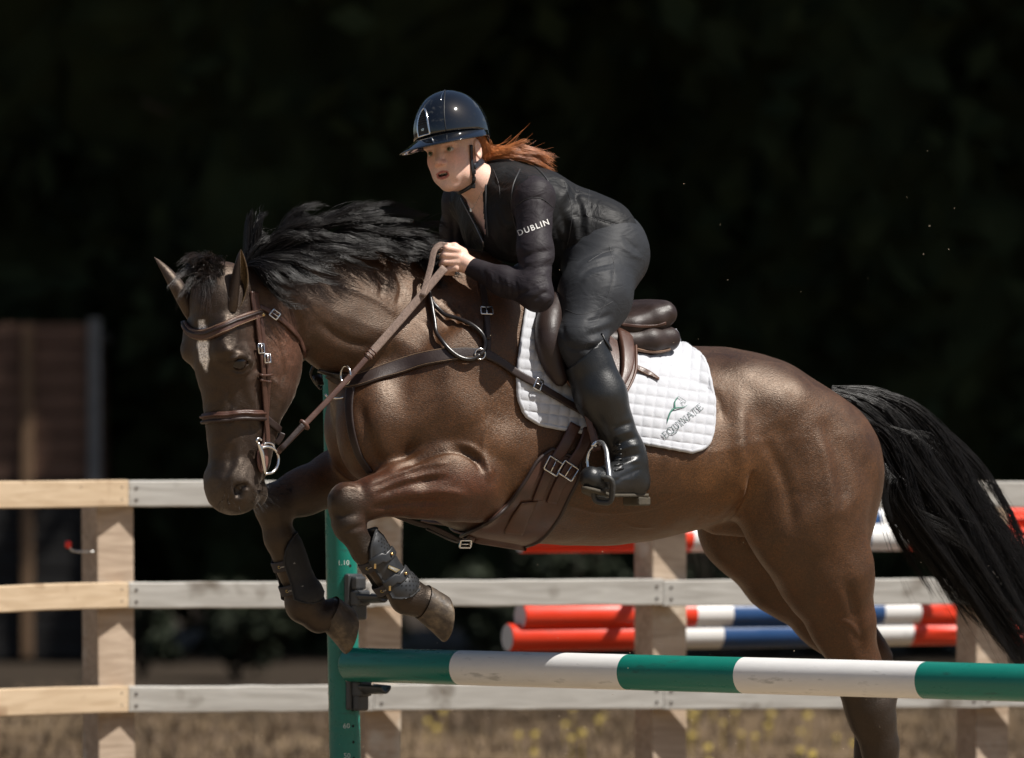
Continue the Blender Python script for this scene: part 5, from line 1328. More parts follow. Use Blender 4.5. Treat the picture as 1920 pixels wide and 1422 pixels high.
# hair: tied back, blown behind
hair_r = hair_mat('auburn_hair', (.32, .105, .030), (.58, .22, .07), .36, .6); rg = np.random.default_rng(21); n = 2000; ncl = 26; cl = rg.integers(0, ncl, n); cw = rg.random(ncl); cj = rg.normal(size=(ncl, 4)); cx = 968 + 66 * rg.random(ncl) ** .8; cy = 268 + 40 * cw + (cx - 968) * .22 + cj[:, 0] * 4
w_ = np.clip(cw[cl] + rg.normal(size=n) * .12, 0, 1); r0 = np.stack([RDw(-.098, .012 + .010 * a, -.012 + .012 * b) for a, b in rg.normal(size=(n, 2))])
latp = .03 + cj[cl][:, 1] * .014 + rg.normal(size=n) * .004; k1 = cx[cl] - 930
tips = Hv(cx[cl] + rg.normal(size=n) * 2.5, cy[cl] + rg.normal(size=n) * 2.0, latp)
C = np.stack([r0, Hv(934 + k1 * .15, 280 + 14 * w_, latp), Hv(930 + k1 * .66, 268 + 34 * w_ + cj[cl][:, 2] * 5, latp), tips], 1); P = strand_curve(C, 12, rg.uniform(.6, 1.1, n))
P += (np.sin(np.linspace(0, 7, 12)[None] + cj[cl][:, 3:4] * 3) * .0045 * np.linspace(0, 1, 12)[None])[..., None] * np.array([.2, 0, 1.0])
wz = rg.random(n) < .05; P[wz] += (rg.normal(size=(wz.sum(), 1, 3)) * np.array([.012, .01, .028])) * (np.linspace(0, 1, 12) ** 2)[None, :, None]
V, Q = hair_mesh(P, .0005 + .0004 * rg.random(n)); obj('ponytail', V, Q, hair_r, rider)
n = 1400; a = rg.random(n); r0 = np.stack([RDw(.012 - .07 * x + .004 * z, .078 + .002 * z, .030 + .01 * x) for x, z in zip(a, rg.normal(size=n))]); e0 = np.stack([RDw(-.098 + .006 * x, .03 + .012 * y, -.012 + .012 * z) for x, y, z in rg.normal(size=(n, 3))])
C = np.stack([r0, r0 + _ru * -.018 * a[:, None] - _rf * .02 + _rl * .008, e0 + _rf * .03 + _rl * .045 * rg.random((n, 1)), e0], 1); V, Q = hair_mesh(strand_curve(C, 8), .0007); obj('side_hair', V, Q, hair_r, rider)

# ---- helmet -----------------------------------------------------------------------
helmet = empty('riding_helmet', tuple(RDw(0, 0, .05)), 'glossy black riding helmet with wide visor and silver vent frame', 'helmet'); bpy.context.view_layer.update()
gloss = mat('gloss_navy_shell', (.003, .004, .006), .07, spec=.5, coat=1.0, coat_r=.02, var=.1, scale=30); matt = mat('helmet_black', (.006, .006, .007), .5, var=.2, scale=60); chrome = mat('chrome_trim', (.80, .80, .80), .16, 1.0, rvar=.05, scale=40)
HF, HLt, HZt, HC = .134, .103, .123, np.array([-.006, 0, .054])
def dome(phi, th, k=1.0):
    """phi from the front to the left, th elevation"""
    return RDw(*(HC + k * np.array([HF * math.cos(th) * math.cos(phi), HLt * math.cos(th) * math.sin(phi), HZt * math.sin(th)])))
def rim(phi):
    c = math.cos(phi); return np.interp(c, [-1, -.5, -.1, .2, 1], [-.46, -.42, -.16, -.10, -.10])
V, F = [], []; nt_, np_ = 22, 64
for i in range(nt_):
    for j in range(np_):
        ph = 2 * math.pi * j / np_; r0_ = rim(ph); t = r0_ + (math.pi / 2 - r0_) * (i / (nt_ - 1)) ; ridge = 1 + .010 * math.exp(-(math.sin(ph) / .16) ** 2) * math.cos(t) * (math.cos(ph) < 0)
        V.append(dome(ph, t, ridge))
for i in range(nt_ - 1):
    for j in range(np_): F.append((i*np_ + j, i*np_ + (j+1) % np_, (i+1)*np_ + (j+1) % np_, (i+1)*np_ + j))
m0 = len(V)
for i in range(4):
    for j in range(np_): ph = 2 * math.pi * j / np_; r0_ = rim(ph); V.append(dome(ph, r0_ + .25 * i * .6 , .95 - .01 * i))
for i in range(3):
    for j in range(np_): F.append((m0 + i*np_ + j, m0 + (i+1)*np_ + j, m0 + (i+1)*np_ + (j+1) % np_, m0 + i*np_ + (j+1) % np_))
for j in range(np_): F.append((j, m0 + j, m0 + (j+1) % np_, (j+1) % np_))
shell = obj('shell', V, F, gloss, helmet)
# visor
V, F = [], []; n1, n2 = 49, 10
for i in range(n1):
    ph = math.radians(-104 + 208 * i / (n1 - 1)); ex_ = .066 * max(0, math.cos(ph * 90 / 104)) ** 1.05; b0 = HC + np.array([HF * math.cos(ph), HLt * math.sin(ph), HZt * math.sin(-.10)]) * np.array([.995, .995, 1])
    d = unit(np.array([math.cos(ph), math.sin(ph) * .95, 0]))
    for (j, th_) in [(j, 0) for j in range(n2)] + [(j, -.0045) for j in range(n2)][::-1]:
        t = j / (n2 - 1); z = -.030 * t * (.35 + .65 * max(0, math.cos(ph)) ** .7) - .004 * t * t + th_ * (1 if 0 < t < 1 else .6); V.append(RDw(*(b0 + d * ex_ * t + np.array([0, 0, z]))))
mrow = 2 * n2
for i in range(n1 - 1):
    for j in range(mrow): F.append((i*mrow + j, i*mrow + (j+1) % mrow, (i+1)*mrow + (j+1) % mrow, (i+1)*mrow + j))
obj('visor', V, F, gloss, helmet)
# seam line over the shell
P3 = [dome(math.radians(28) + .25 * (t ** 2), -.08 + 1.45 * t, 1.002) for t in np.linspace(0, 1, 24)]; MB().tube(P3, .0016, 6).build('shell_seam', matt, helmet)
P3 = [dome(math.radians(26) + .25 * (t ** 2), .75 + .62 * t, 1.006) for t in np.linspace(0, 1, 10)]; MB().tube(P3, .0011, 6).build('seam_trim', chrome, helmet)
# front vent with silver frame
def vent(u, v, k=1.003): return dome(math.radians(-10) + u * .215, -.055 + v * .66, k)
fr = [(-1, 0), (-.97, .3), (-.82, .62), (-.5, .88), (0, 1), (.5, .88), (.82, .62), (.97, .3), (1, 0)]; fs = spline(np.array(fr), 40); P3 = [vent(a, b, 1.008) for a, b in fs] + [vent(a, 0, 1.008) for a in np.linspace(.9, -.9, 10)]
V, F = tube(np.array(P3 + P3[:1]), .0028, 8, False); vf = obj('vent_frame', V, F, chrome, helmet)
V, F = [], []; rows = 14
for i in range(rows):
    v = i / (rows - 1) * .98; half = np.interp(v, [0, .3, .62, .88, .99], [.97, .95, .80, .49, .05])
    for j in range(9): V.append(vent(-half + 2 * half * j / 8, v, 1.0035 - .002 * (1 - abs(j - 4) / 4)))
for i in range(rows - 1):
    for j in range(8): F.append((i*9 + j, i*9 + j + 1, i*9 + 10 + j, i*9 + 9 + j))
obj('vent_grille', V, F, matt, vf)
for k in range(6):
    v = .42 + .085 * k; half = np.interp(v, [0, .3, .62, .88, .99], [.97, .95, .80, .49, .05]) * .85; MB().tube([vent(a * half, v, 1.0065) for a in np.linspace(-1, 1, 9)], .0016, 6).build('grille_bar', matt, vf)
V, F = text_mesh('KEP', 1.0, .03); obj('badge', [vent(v[0] * .28, .20 + v[1] * .115, 1.008) for v in V], F, chrome, vf, False)
# harness
web = mat('strap_webbing', (.008, .008, .009), .5, var=.2, scale=120)
nsk = bvh_of(sV, sQ)
P3, N3 = [], []
for p in spline([(881, 272), (882, 300), (884, 322), (886, 338), (884, 348)], 20):
    h_, nn = hit(nsk, *p)
    if h_ is not None: P3.append(h_ + nn * .004); N3.append(nn)
V, F = ribbon(P3, N3, .011, .003); obj('cheek_strap', V, F, web, helmet)
P3, N3 = [], []
for p in spline([(916, 290), (905, 302), (894, 308), (886, 314)], 10):
    h_, nn = hit(nsk, *p)
    if h_ is not None: P3.append(h_ + nn * .005); N3.append(nn)
if len(P3) > 3: V, F = ribbon(P3, N3, .016, .003); obj('rear_strap', V, F, mat('strap_leatherette', (.02, .024, .032), .35, var=.15), helmet)
P3 = []
for p in spline([(885, 346), (872, 353), (858, 360), (846, 363), (836, 362)], 14):
    h_, nn = hit(nsk, *p)
    if h_ is not None: P3.append(h_ + nn * .005)
MB().tube(P3, .0055, 8).build('chin_strap', web, helmet)
for (a, b, s) in ((885, 323, .008), (885, 334, .0085), (885, 346, .0095)):
    h_, nn = hit(nsk, a, b); MB().box(h_ + nn * .007, s * 1.3, s, s * 1.5, bev=.002).build('buckle', matt, helmet, False)
# ================================================================== TACK
tan_l = mat('brown_leather', (.070, .032, .022), .42, var=.30, scale=28, bump=.15, bscale=260, spec=.45, rvar=.07)
dark_l = mat('dark_brown_leather', (.027, .016, .0135), .47, var=.25, scale=24, bump=.16, bscale=240, spec=.38, rvar=.08)
web_l = mat('woven_rein_web', (.20, .140, .112), .75, var=.35, scale=160, bump=.5, bscale=420)
thread = mat('stitching', (.30, .20, .12), .7, var=.2, scale=200)
silver = mat('polished_steel', (.72, .71, .70), .20, 1.0, rvar=.08, scale=60)
white_c = mat('white_quilted_cotton', (.49, .50, .53), .8, var=.04, scale=60, bump=.12, bscale=500, spec=.25, sheen=.15)
def on(pxs, n=None, bvh=None, off=.001, closef=None):
    """photo path -> points and normals lying on the horse"""
    bvh = bvh or hBVH; pts = spline(pxs, n) if n else np.asarray(pxs, float); P, N, miss = [], [], []
    H_ = [hit(bvh, p[0], p[1]) for p in pts]; good = [i for i, h in enumerate(H_) if h[0] is not None]
    for i, p in enumerate(pts):
        h_, nn = H_[i]
        if h_ is None or (P and np.linalg.norm(h_ - P[-1]) > .15):
            if closef is None and n and len(good) > n * .6: continue
            if P: d = ray(*p); h_ = CAM + d * ((P[-1][1] - CAM[1]) / d[1]); nn = N[-1]
            elif good: g_ = H_[good[0]]; d = ray(*p); h_ = CAM + d * ((g_[0][1] - CAM[1]) / d[1]); nn = g_[1]
            else:
                d = unit(ray(*p)); loc, nr_, _, _ = bvh.find_nearest(Vector(CAM + d * 15.5)); h_ = CAM + d * ((loc[1] - CAM[1]) / d[1]); nn = -d
        P.append(h_); N.append(nn)
    P, N = np.array(P), np.array(N)
    for _ in range(3):
        N[1:-1] = unit(N[:-2] + N[1:-1] + N[2:]); P[1:-1] = P[1:-1] * .5 + (P[:-2] + P[2:]) * .25
    return P + N * off, N
def strap(name, pxs, w, th, m, parent, n=40, off=.001, stitch=False, bvh=None, ends=None):
    P, N = on(pxs, n, bvh, off)
    if ends is not None:
        for (e, where) in ends:
            if where == 0: P = np.vstack([e, P]); N = np.vstack([N[:1], N])
            else: P = np.vstack([P, e]); N = np.vstack([N, N[-1:]])
    wv = np.interp(np.linspace(0, 1, len(P)), np.linspace(0, 1, len(w)), w) if isinstance(w, (list, tuple)) else np.full(len(P), w)
    V, F = ribbon(P, N, wv, th); o = obj(name, V, F, m, parent)
    if stitch:
        T = tangents(P); B = unit(np.cross(N, T))
        for s in (-1, 1): MB().tube(P + B * (s * (wv * .5 - .0035))[:, None] + N * (th * 1.0), .0006, 4).build('stitch_line', thread, o)
    return o, P, N
def buckle(c, t, n_, w, l, r, parent, name='buckle', m=None):
    t = unit(t); n_ = unit(n_ - (n_ @ t) * t); b = np.cross(n_, t); pts = []
    for (x, y) in ((-1, -1), (-.9, -1.08), (.9, -1.08), (1, -1), (1, 1), (.9, 1.08), (-.9, 1.08), (-1, 1), (-1, -1)): pts.append(c + t * x * l / 2 + b * y * w / 2 + n_ * .004)
    o = MB().tube(np.array(pts), r, 6, cap=False).tube([c - t * l / 2 + n_ * .005, c + t * l * .45 + n_ * .006], r * .7, 6).build(name, m or silver, parent); return o
def patch(Lc, Rc, nu, nv, off, bvh=None, bulge=None, fill=True):
    """sheet on the horse between two photo curves; returns verts (nv, nu, 3), normals, pixels"""
    bvh = bvh or hBVH; A = spline(Lc, nv); B = spline(Rc, nv); V = np.zeros((nv, nu, 3)); N = np.zeros((nv, nu, 3)); PX = np.zeros((nv, nu, 2)); ok = np.zeros((nv, nu), bool)
    for i in range(nv):
        for j in range(nu):
            s = j / (nu - 1); p = A[i] * (1 - s) + B[i] * s; PX[i, j] = p; h_, nn = hit(bvh, *p)
            if h_ is not None: V[i, j], N[i, j], ok[i, j] = h_, nn, True
    for i in range(nv):
        good = np.where(ok[i])[0]
        if len(good) == 0: continue
        for j in np.where(~ok[i])[0]:
            g_ = good[np.argmin(np.abs(good - j))]; d = ray(*PX[i, j]); V[i, j] = CAM + d * ((V[i, g_][1] - CAM[1]) / d[1]); N[i, j] = N[i, g_]
    for _ in range(6):
        N[1:-1] = unit(N[1:-1] + .5 * (N[:-2] + N[2:])); N[:, 1:-1] = unit(N[:, 1:-1] + .5 * (N[:, :-2] + N[:, 2:]))
    for _ in range(3):
        W = V.copy(); W[1:-1, 1:-1] = .5 * V[1:-1, 1:-1] + .125 * (V[:-2, 1:-1] + V[2:, 1:-1] + V[1:-1, :-2] + V[1:-1, 2:]); V = W
    o = off if bulge is None else off + bulge(PX)
    o = np.broadcast_to(np.asarray(o, float), (nv, nu)); return V + N * o[..., None], N, PX
def sheet(V, N, th):
    """closed slab from a grid: outer face V, inner face th deeper"""
    nv, nu, _ = V.shape; A = V.reshape(-1, 3); B = (V - N * th).reshape(-1, 3); n = nv * nu; F = []
    for i in range(nv - 1):
        for j in range(nu - 1):
            a = i * nu + j; F.append((a, a + nu, a + nu + 1, a + 1)); F.append((n + a, n + a + 1, n + a + nu + 1, n + a + nu))
    for i in range(nv - 1):
        for j in (0, nu - 1): a = i * nu + j; F.append((a, n + a, n + a + nu, a + nu))
    for j in range(nu - 1):
        for i in (0, nv - 1): a = i * nu + j; F.append((a, a + 1, n + a + 1, n + a))
    return np.vstack([A, B]), F
def mirror_w(V): q = to_h(V); q[..., 1] *= -1; return to_w(q)

# ---- saddle pad ----------------------------------------------------------------------
pad = empty('saddle_pad', tuple(to_w(H(1150, 700, .28))), 'white quilted saddle pad with green logo and lettering under the brown saddle', 'saddle pad'); bpy.context.view_layer.update()
PL = [(987, 570), (977, 640), (970, 700), (973, 752), (986, 780), (1014, 797)]; PR = [(1282, 650), (1314, 672), (1330, 715), (1336, 765), (1333, 812), (1320, 838), (1296, 848)]
def quilt(PX):
    x, y = PX[..., 0], PX[..., 1]; a = (x * math.cos(.12) + y * math.sin(.12)) / 19.5; b = (-x * math.sin(.14) + y * math.cos(.14)) / 19.0
    return .0055 * (np.abs(np.sin(math.pi * a)) * np.abs(np.sin(math.pi * b))) ** .38 - .001
pV, pN, pX = patch(PL, PR, 190, 130, .011, bulge=quilt)
V, F = sheet(pV, pN, .012); obj('near_side', V, F, white_c, pad)
V, F = sheet(mirror_w(pV[::3, ::3]), mirror_w(pV[::3, ::3] + pN[::3, ::3]) - mirror_w(pV[::3, ::3]), .012); obj('far_side', V, F, white_c, pad)
a = pV[0, ::6] ; b = mirror_w(a); rows = []
for t in np.linspace(0, 1, 9): rows.append(a * (1 - t) + b * t + np.array([0, 0, .03]) * math.sin(math.pi * t))
bri = np.array(rows); V, F = sheet(bri, np.broadcast_to(np.array([0, 0, 1.0]), bri.shape), .012); obj('spine_strip', V, F, white_c, pad)
edge = np.vstack([pV[:, 0], pV[-1, 1:], pV[::-1, -1][1:]]) + 0; eN = np.vstack([pN[:, 0], pN[-1, 1:], pN[::-1, -1][1:]])
V, F = tube(edge[::2] - eN[::2] * .006, .0068, 10); obj('edge_binding', V, F, white_c, pad)
padBVH = bvh_of(pV.reshape(-1, 3), np.array([(i*190 + j, (i+1)*190 + j, (i+1)*190 + j + 1, i*190 + j + 1) for i in range(129) for j in range(189)]))
smB = pV - pN * (quilt(pX) + .011)[..., None] + pN * .0170; smBVH = bvh_of(smB.reshape(-1, 3), np.array([(i*190 + j, (i+1)*190 + j, (i+1)*190 + j + 1, i*190 + j + 1) for i in range(129) for j in range(189)]))
# lettering with serifs, drawn with strokes
def serif(txt):
    t, th = .085, .04; G = {}
    def I(x): return [((x, 0), (x, .72), t), ((x - .13, .0), (x + .13, .0), th), ((x - .13, .72), (x + .13, .72), th)]
    def arc(cx, cy, rx, ry, a0, a1, w, n=14): 
        p = [(cx + rx * math.cos(a0 + (a1 - a0) * k / n), cy + ry * math.sin(a0 + (a1 - a0) * k / n)) for k in range(n + 1)]; return [(p[k], p[k+1], w) for k in range(n)]
    G['E'] = ([((.12, 0), (.12, .72), t), ((.0, .72), (.50, .72), th), ((.0, 0), (.52, 0), th), ((.12, .37), (.40, .37), th), ((.50, .74), (.50, .58), th), ((.52, -.02), (.52, .16), th), ((.40, .28), (.40, .46), th)], .62)
    G['Q'] = (arc(.38, .36, .34, .37, 0, 6.2832, .09, 26) + [((.40, .02), (.62, -.16), .10), ((.62, -.16), (.88, -.20), .08), ((.88, -.20), (.98, -.14), .05)], .84)
    G['U'] = ([((.14, .72), (.14, .24), t), ((.58, .72), (.58, .24), .07), ((0, .72), (.28, .72), th), ((.46, .72), (.70, .72), th)] + arc(.36, .24, .22, .23, math.pi, 2 * math.pi, .09), .78)
    G['I'] = (I(.14), .34)
    G['N'] = ([((.12, 0), (.12, .72), .07), ((.12, .72), (.62, 0), t), ((.62, .72), (.62, 0), .07), ((0, 0), (.26, 0), th), ((-.02, .72), (.16, .72), th), ((.50, .72), (.74, .72), th)], .82)
    G['A'] = ([((.08, 0), (.36, .74), .06), ((.36, .74), (.64, 0), t), ((.18, .25), (.54, .25), th), ((0, 0), (.20, 0), th), ((.50, 0), (.76, 0), th)], .76)
    G['T'] = ([((.32, 0), (.32, .72), t), ((0, .72), (.64, .72), th), ((0, .74), (0, .56), th), ((.64, .74), (.64, .56), th), ((.19, 0), (.45, 0), th)], .72)
    V, F, x = [], [], 0.0
    for ch in txt:
        st, adv = G[ch]
        for (p, q, w) in st:
            p = np.array(p, float); q = np.array(q, float); d = q - p; L = np.linalg.norm(d); n = max(1, int(L / .12)); e = np.array([-d[1], d[0]]) / L * w / 2
            for k in range(n + 1): c = p + d * k / n; V += [(c[0] + x + e[0], c[1] + e[1]), (c[0] + x - e[0], c[1] - e[1])]
            b = len(V) - 2 * (n + 1); F += [(b + 2*k, b + 2*k + 1, b + 2*k + 3, b + 2*k + 2) for k in range(n)]
        x += adv
    return [(a - x / 2, b - .36) for a, b in V], F
emb_d = mat('dark_green_embroidery', (.012, .045, .045), .6, var=.2, scale=300); emb_g = mat('green_embroidery', (.008, .13, .085), .55, var=.2, scale=300)
text_on('EQUINATE', smBVH, 1280, 789.5, 12.2, math.radians(38.6), emb_d, 'embroidered_word', pad, off=.0005, font=serif)
def logo(pts, r, m, name):
    P_ = [(1230 + x / 12.93, 730 + y / 12.93) for x, y in pts]; L3, NN = on(P_, 26, smBVH, .0005); V, F = tube(L3, np.interp(np.linspace(0, 1, len(L3)), np.linspace(0, 1, len(r)), r), 8, True, .4, NN[0]); obj(name, V, F, m, pad)
logo([(265, 830), (300, 690), (370, 520), (440, 470), (540, 450), (660, 440), (745, 400)], [.0006, .0018, .0024, .0024, .0018, .0012, .0006], emb_g, 'logo_swoosh')
logo([(460, 460), (452, 330), (490, 240), (550, 180)], [.0024, .0022, .0016, .0006], emb_g, 'logo_mane')
logo([(550, 180), (640, 240), (715, 290), (725, 320), (695, 325)], [.0006, .0007, .0008, .0009, .0006], emb_d, 'logo_head'); logo([(590, 290), (605, 320), (695, 312)], [.0005, .0007, .0005], emb_d, 'logo_head'); logo([(605, 322), (640, 390), (675, 415)], [.0005, .0007, .0005], emb_d, 'logo_head')

# ---- saddle ----------------------------------------------------------------------------
saddle = empty('saddle', tuple(to_w(H(1140, 620, 0))), 'brown leather jumping saddle on the white pad under the rider', 'saddle'); bpy.context.view_layer.update()
def S(px, py, lat): return H(px + 275 * lat, py, lat)
G = Field(S(1120, 620, 0) - np.array([.28, .28, .2]), S(1120, 620, 0) + np.array([.28, .28, .2]), .0045)
for lat in np.linspace(-.135, .135, 11):
    e = abs(lat) / .135; G.chain([S(1040, 580 + 20 * e, lat * .5), S(1090, 612, lat * .75), S(1150, 616 - 3 * e, lat), S(1195, 602 - 4 * e, lat), S(1216 - 4 * e, 587 + 2 * e, lat)], [.030, .024, .024, .027, .024], .05)
seV, seQ = G.mesh(); obj('seat', smooth_mesh(seV, seQ, 1), seQ, dark_l, saddle)
G = Field(S(1120, 640, 0) - np.array([.28, .28, .2]), S(1120, 640, 0) + np.array([.28, .28, .2]), .0045)
for sg in (1, -1): G.chain([S(1050, 625, sg * .11), S(1110, 645, sg * .13), S(1180, 640, sg * .14), S(1218, 636, sg * .125)], [.036, .036, .038, .036], .03)
V, Q = G.mesh(); panel = obj('panel', smooth_mesh(V, Q, 1), Q, dark_l, saddle); panBVH = bvh_of(V, Q)
P, N = on([(1168, 614), (1200, 618), (1235, 616), (1254, 608)], 20, panBVH, -.002)
seBVH = bvh_of(seV, seQ); P, N = on([(1162, 608), (1195, 612), (1232, 611), (1248, 606)], 20, seBVH, .0005); V, F = ribbon(P, N, .009, .003); obj('welt', V, F, tan_l, saddle)
P, N = on([(1180, 652), (1215, 659), (1240, 659), (1256, 655)], 18, panBVH, .0005); V, F = ribbon(P, N, .009, .003); obj('panel_edge', V, F, mat('tan_leather', (.20, .115, .07), .6, var=.2), saddle)
def flapb(PX): return np.zeros(PX.shape[:2])
fV, fN, fX = patch([(1000, 578), (1001, 622), (1018, 668), (1044, 712), (1078, 752), (1108, 790)], [(1160, 604), (1180, 640), (1183, 680), (1180, 715), (1160, 752), (1122, 794)], 30, 36, .034)
V, F = sheet(fV, fN, .009); flap = obj('flap', V, F, tan_l, saddle)
eg = np.vstack([fV[:, 0], fV[-1, 1:], fV[::-1, -1][1:]]); V, F = tube(eg, .0042, 8); obj('flap_edge', V, F, mat('flap_edge_leather', (.085, .035, .02), .45, var=.2), flap)
V, F = sheet(mirror_w(fV), mirror_w(fV + fN) - mirror_w(fV), .009); obj('flap', V, F, tan_l, saddle)
flBVH = bvh_of(fV.reshape(-1, 3), np.array([(i*30 + j, (i+1)*30 + j, (i+1)*30 + j + 1, i*30 + j + 1) for i in range(35) for j in range(29)]))
P, N = on([(1040, 566), (1027, 600), (1024, 640), (1030, 680), (1046, 714)], 18, flBVH, .010)
G = Field(to_h(P).min(0) - .09, to_h(P).max(0) + .09, .004); Ph = to_h(P); G.chain(Ph, np.interp(np.linspace(0, 1, len(Ph)), [0, .25, .6, 1], [.024, .034, .032, .020]), .02); V, Q = G.mesh(); obj('knee_roll', V, Q, dark_l, saddle)
# rear block of the flap behind the knee
P, N = on([(1166, 625), (1174, 660), (1172, 700), (1160, 730)], 12, flBVH, .006); V, F = ribbon(P, N, [.05, .05, .035, .02] if False else np.interp(np.linspace(0, 1, len(P)), [0, .5, 1], [.05, .04, .015]), .014); obj('rear_block', V, F, tan_l, saddle)
# stirrup leather and its tail
lw = .026
pt = to_w(H(1090, 735, .325)); pb = to_w(H(1118, 846, .355)); n_ = unit(np.array([.1, -1, .1]))
V, F = ribbon(spline([to_w(H(1086, 700, .312)), pt, (pt + pb) / 2, pb], 16), np.tile(n_, (16, 1)), .018, .005); obj('stirrup_leather', V, F, tan_l, saddle)
V, F = ribbon(spline([to_w(H(1094, 700, .30)), to_w(H(1104, 770, .322)), to_w(H(1123, 845, .345))], 16), np.tile(n_, (16, 1)), .014, .004); obj('stirrup_leather', V, F, tan_l, saddle)
tl, _, _ = strap('leather_tail', [(1172, 684), (1195, 693), (1215, 702), (1232, 713)], [.020, .020, .020, .012], .005, tan_l, saddle, 20, .004, True, padBVH)
# stirrup iron
st_i = empty('stirrup', tuple(pb), 'steel stirrup iron with black tread under the rider\'s near boot', 'stirrup'); bpy.context.view_layer.update()
iron = mat('dark_steel', (.36, .36, .36), .34, .9, rvar=.1, scale=50)
q = lambda px, py, lat: to_w(H(px, py, lat))
MB().tube(spline([q(1118, 834, .36), q(1106, 846, .345), q(1101, 862, .34), q(1103, 880, .345), q(1108, 900, .36)], 16), .0048, 8).build('arch', silver, st_i)
MB().tube(spline([q(1118, 830, .36), q(1128, 830, .385), q(1136, 843, .41), q(1139, 866, .435), q(1143, 900, .46)], 18), np.linspace(.0055, .009, 18), 10).build('arch', iron, st_i)
MB().tube(spline([q(1110, 838, .362), q(1118, 829, .364), q(1127, 834, .364)], 8), .0055, 8).build('eye_bar', silver, st_i)
c = q(1131, 919, .455); e1 = unit(q(1150, 921, .475) - q(1112, 917, .44)); e2 = q(1124, 942, .44) - q(1138, 897, .47); e2 = unit(e2 - (e2 @ e1) * e1); e3 = np.cross(e1, e2)
if e3 @ np.array([0, -1.0, 0]) < 0: e3 = -e3
hw, hh = .027, .037; bars = MB(); ring = []
for k in range(28):
    a_ = 2 * math.pi * k / 28; cx = math.copysign(abs(math.cos(a_)) ** .55, math.cos(a_)) * hw; cy = math.copysign(abs(math.sin(a_)) ** .55, math.sin(a_)) * hh; ring.append(c + e1 * cx + e2 * cy)
ring.append(ring[0]); tread_m = mat('tread_rubber', (.030, .029, .027), .6, var=.45, scale=40, bump=.3)
V, F = tube(np.array(ring), .0075, 8, False); obj('tread_rim', V, F, tread_m, st_i)
R3 = np.stack([e1, e2, e3], 1); mb = MB(); mb.box(c - e3 * .004, hw * 1.8, .010, .006, R3, bev=.001); mb.box(c - e3 * .004 + e1 * hw * .8, .010, hh * 1.8, .006, R3, bev=.001); mb.box(c - e3 * .004 - e1 * hw * .8, .010, hh * 1.8, .006, R3, bev=.001); mb.box(c - e3 * .004 + e2 * hh * .82, hw * 1.7, .013, .006, R3, bev=.001); mb.box(c - e3 * .004 - e2 * hh * .82, hw * 1.7, .013, .006, R3, bev=.001); mb.build('tread', tread_m, st_i, False)

# ---- girth -----------------------------------------------------------------------------
girth = empty('girth', tuple(to_w(H(1000, 960, .2))), 'brown leather girth buckled round the barrel behind the elbow', 'girth'); bpy.context.view_layer.update()
gL = [(1032, 842), (1006, 862), (982, 900), (952, 940), (912, 976), (866, 1000)]; gR = [(1086, 862), (1084, 892), (1066, 930), (1044, 972), (1012, 1008), (985, 1019)]
gV, gN, gX = patch(gL, gR, 20, 30, .010); V, F = sheet(gV, gN, .009); gb_ = obj('girth_band', V, F, tan_l, girth)
eg = np.vstack([gV[::-1, 0], gV[0, 1:], gV[1:, -1]]); V, F = tube(eg, .0055, 8); obj('girth_edge', V, F, dark_l, girth)
a = gV[-1]; b = mirror_w(a); rows = np.array([a * (1 - t) + b * t - np.array([0, 0, .012]) * math.sin(math.pi * t) for t in np.linspace(0, 1, 9)]); V, F = sheet(rows, np.broadcast_to(np.array([0, 0, -1.0]), rows.shape), .009); obj('belly_band', V, F, tan_l, girth)
V, F = sheet(mirror_w(gV), mirror_w(gV + gN) - mirror_w(gV), .009); obj('girth_band', V, F, tan_l, girth)
gBVH = bvh_of(gV.reshape(-1, 3), np.array([(i*20 + j, (i+1)*20 + j, (i+1)*20 + j + 1, i*20 + j + 1) for i in range(29) for j in range(19)]))
def both(px, py):
    h_, nn = hit(gBVH, px, py)
    if h_ is None: h_, nn = hit(padBVH, px, py)
    if h_ is None: h_, nn = hit(hBVH, px, py); h_ = h_ + nn * .012
    return h_, nn
for (pts, nm) in (([(1078, 796), (1060, 828), (1042, 858), (1030, 880), (1016, 912), (1006, 936)], 'billet_strap'), ([(1104, 802), (1090, 838), (1074, 866), (1058, 890), (1042, 920), (1034, 942)], 'billet_strap')):
    PP = spline(pts, 30); hh_ = [both(*p) for p in PP]; P = np.array([h_[0] + h_[1] * .003 for h_ in hh_]); N = np.array([h_[1] for h_ in hh_])
    for _ in range(6): P[1:-1] = .5 * P[1:-1] + .25 * (P[:-2] + P[2:]); N[1:-1] = unit(N[:-2] + N[1:-1] + N[2:])
    V, F = ribbon(P, N, .034, .006); bl = obj(nm, V, F, tan_l, girth)
    for k in (12, 19, 23): MB().tube([P[k] + N[k] * .005, P[k] + N[k] * .0066], .0032, 8).build('hole', hole_k, bl, False) if 'hole_k' in globals() else None
    i = 16; buckle(P[i] + N[i] * .004, P[i+1] - P[i-1], N[i], .046, .040, .0026, girth)
P, N = on([(992, 940), (975, 972), (962, 1000)], 12, gBVH, .002); V, F = ribbon(P, N, .055, .005); obj('stud_guard', V, F, mat('stud_guard_leather', (.075, .034, .020), .5, var=.3, scale=24, bump=.15), girth)

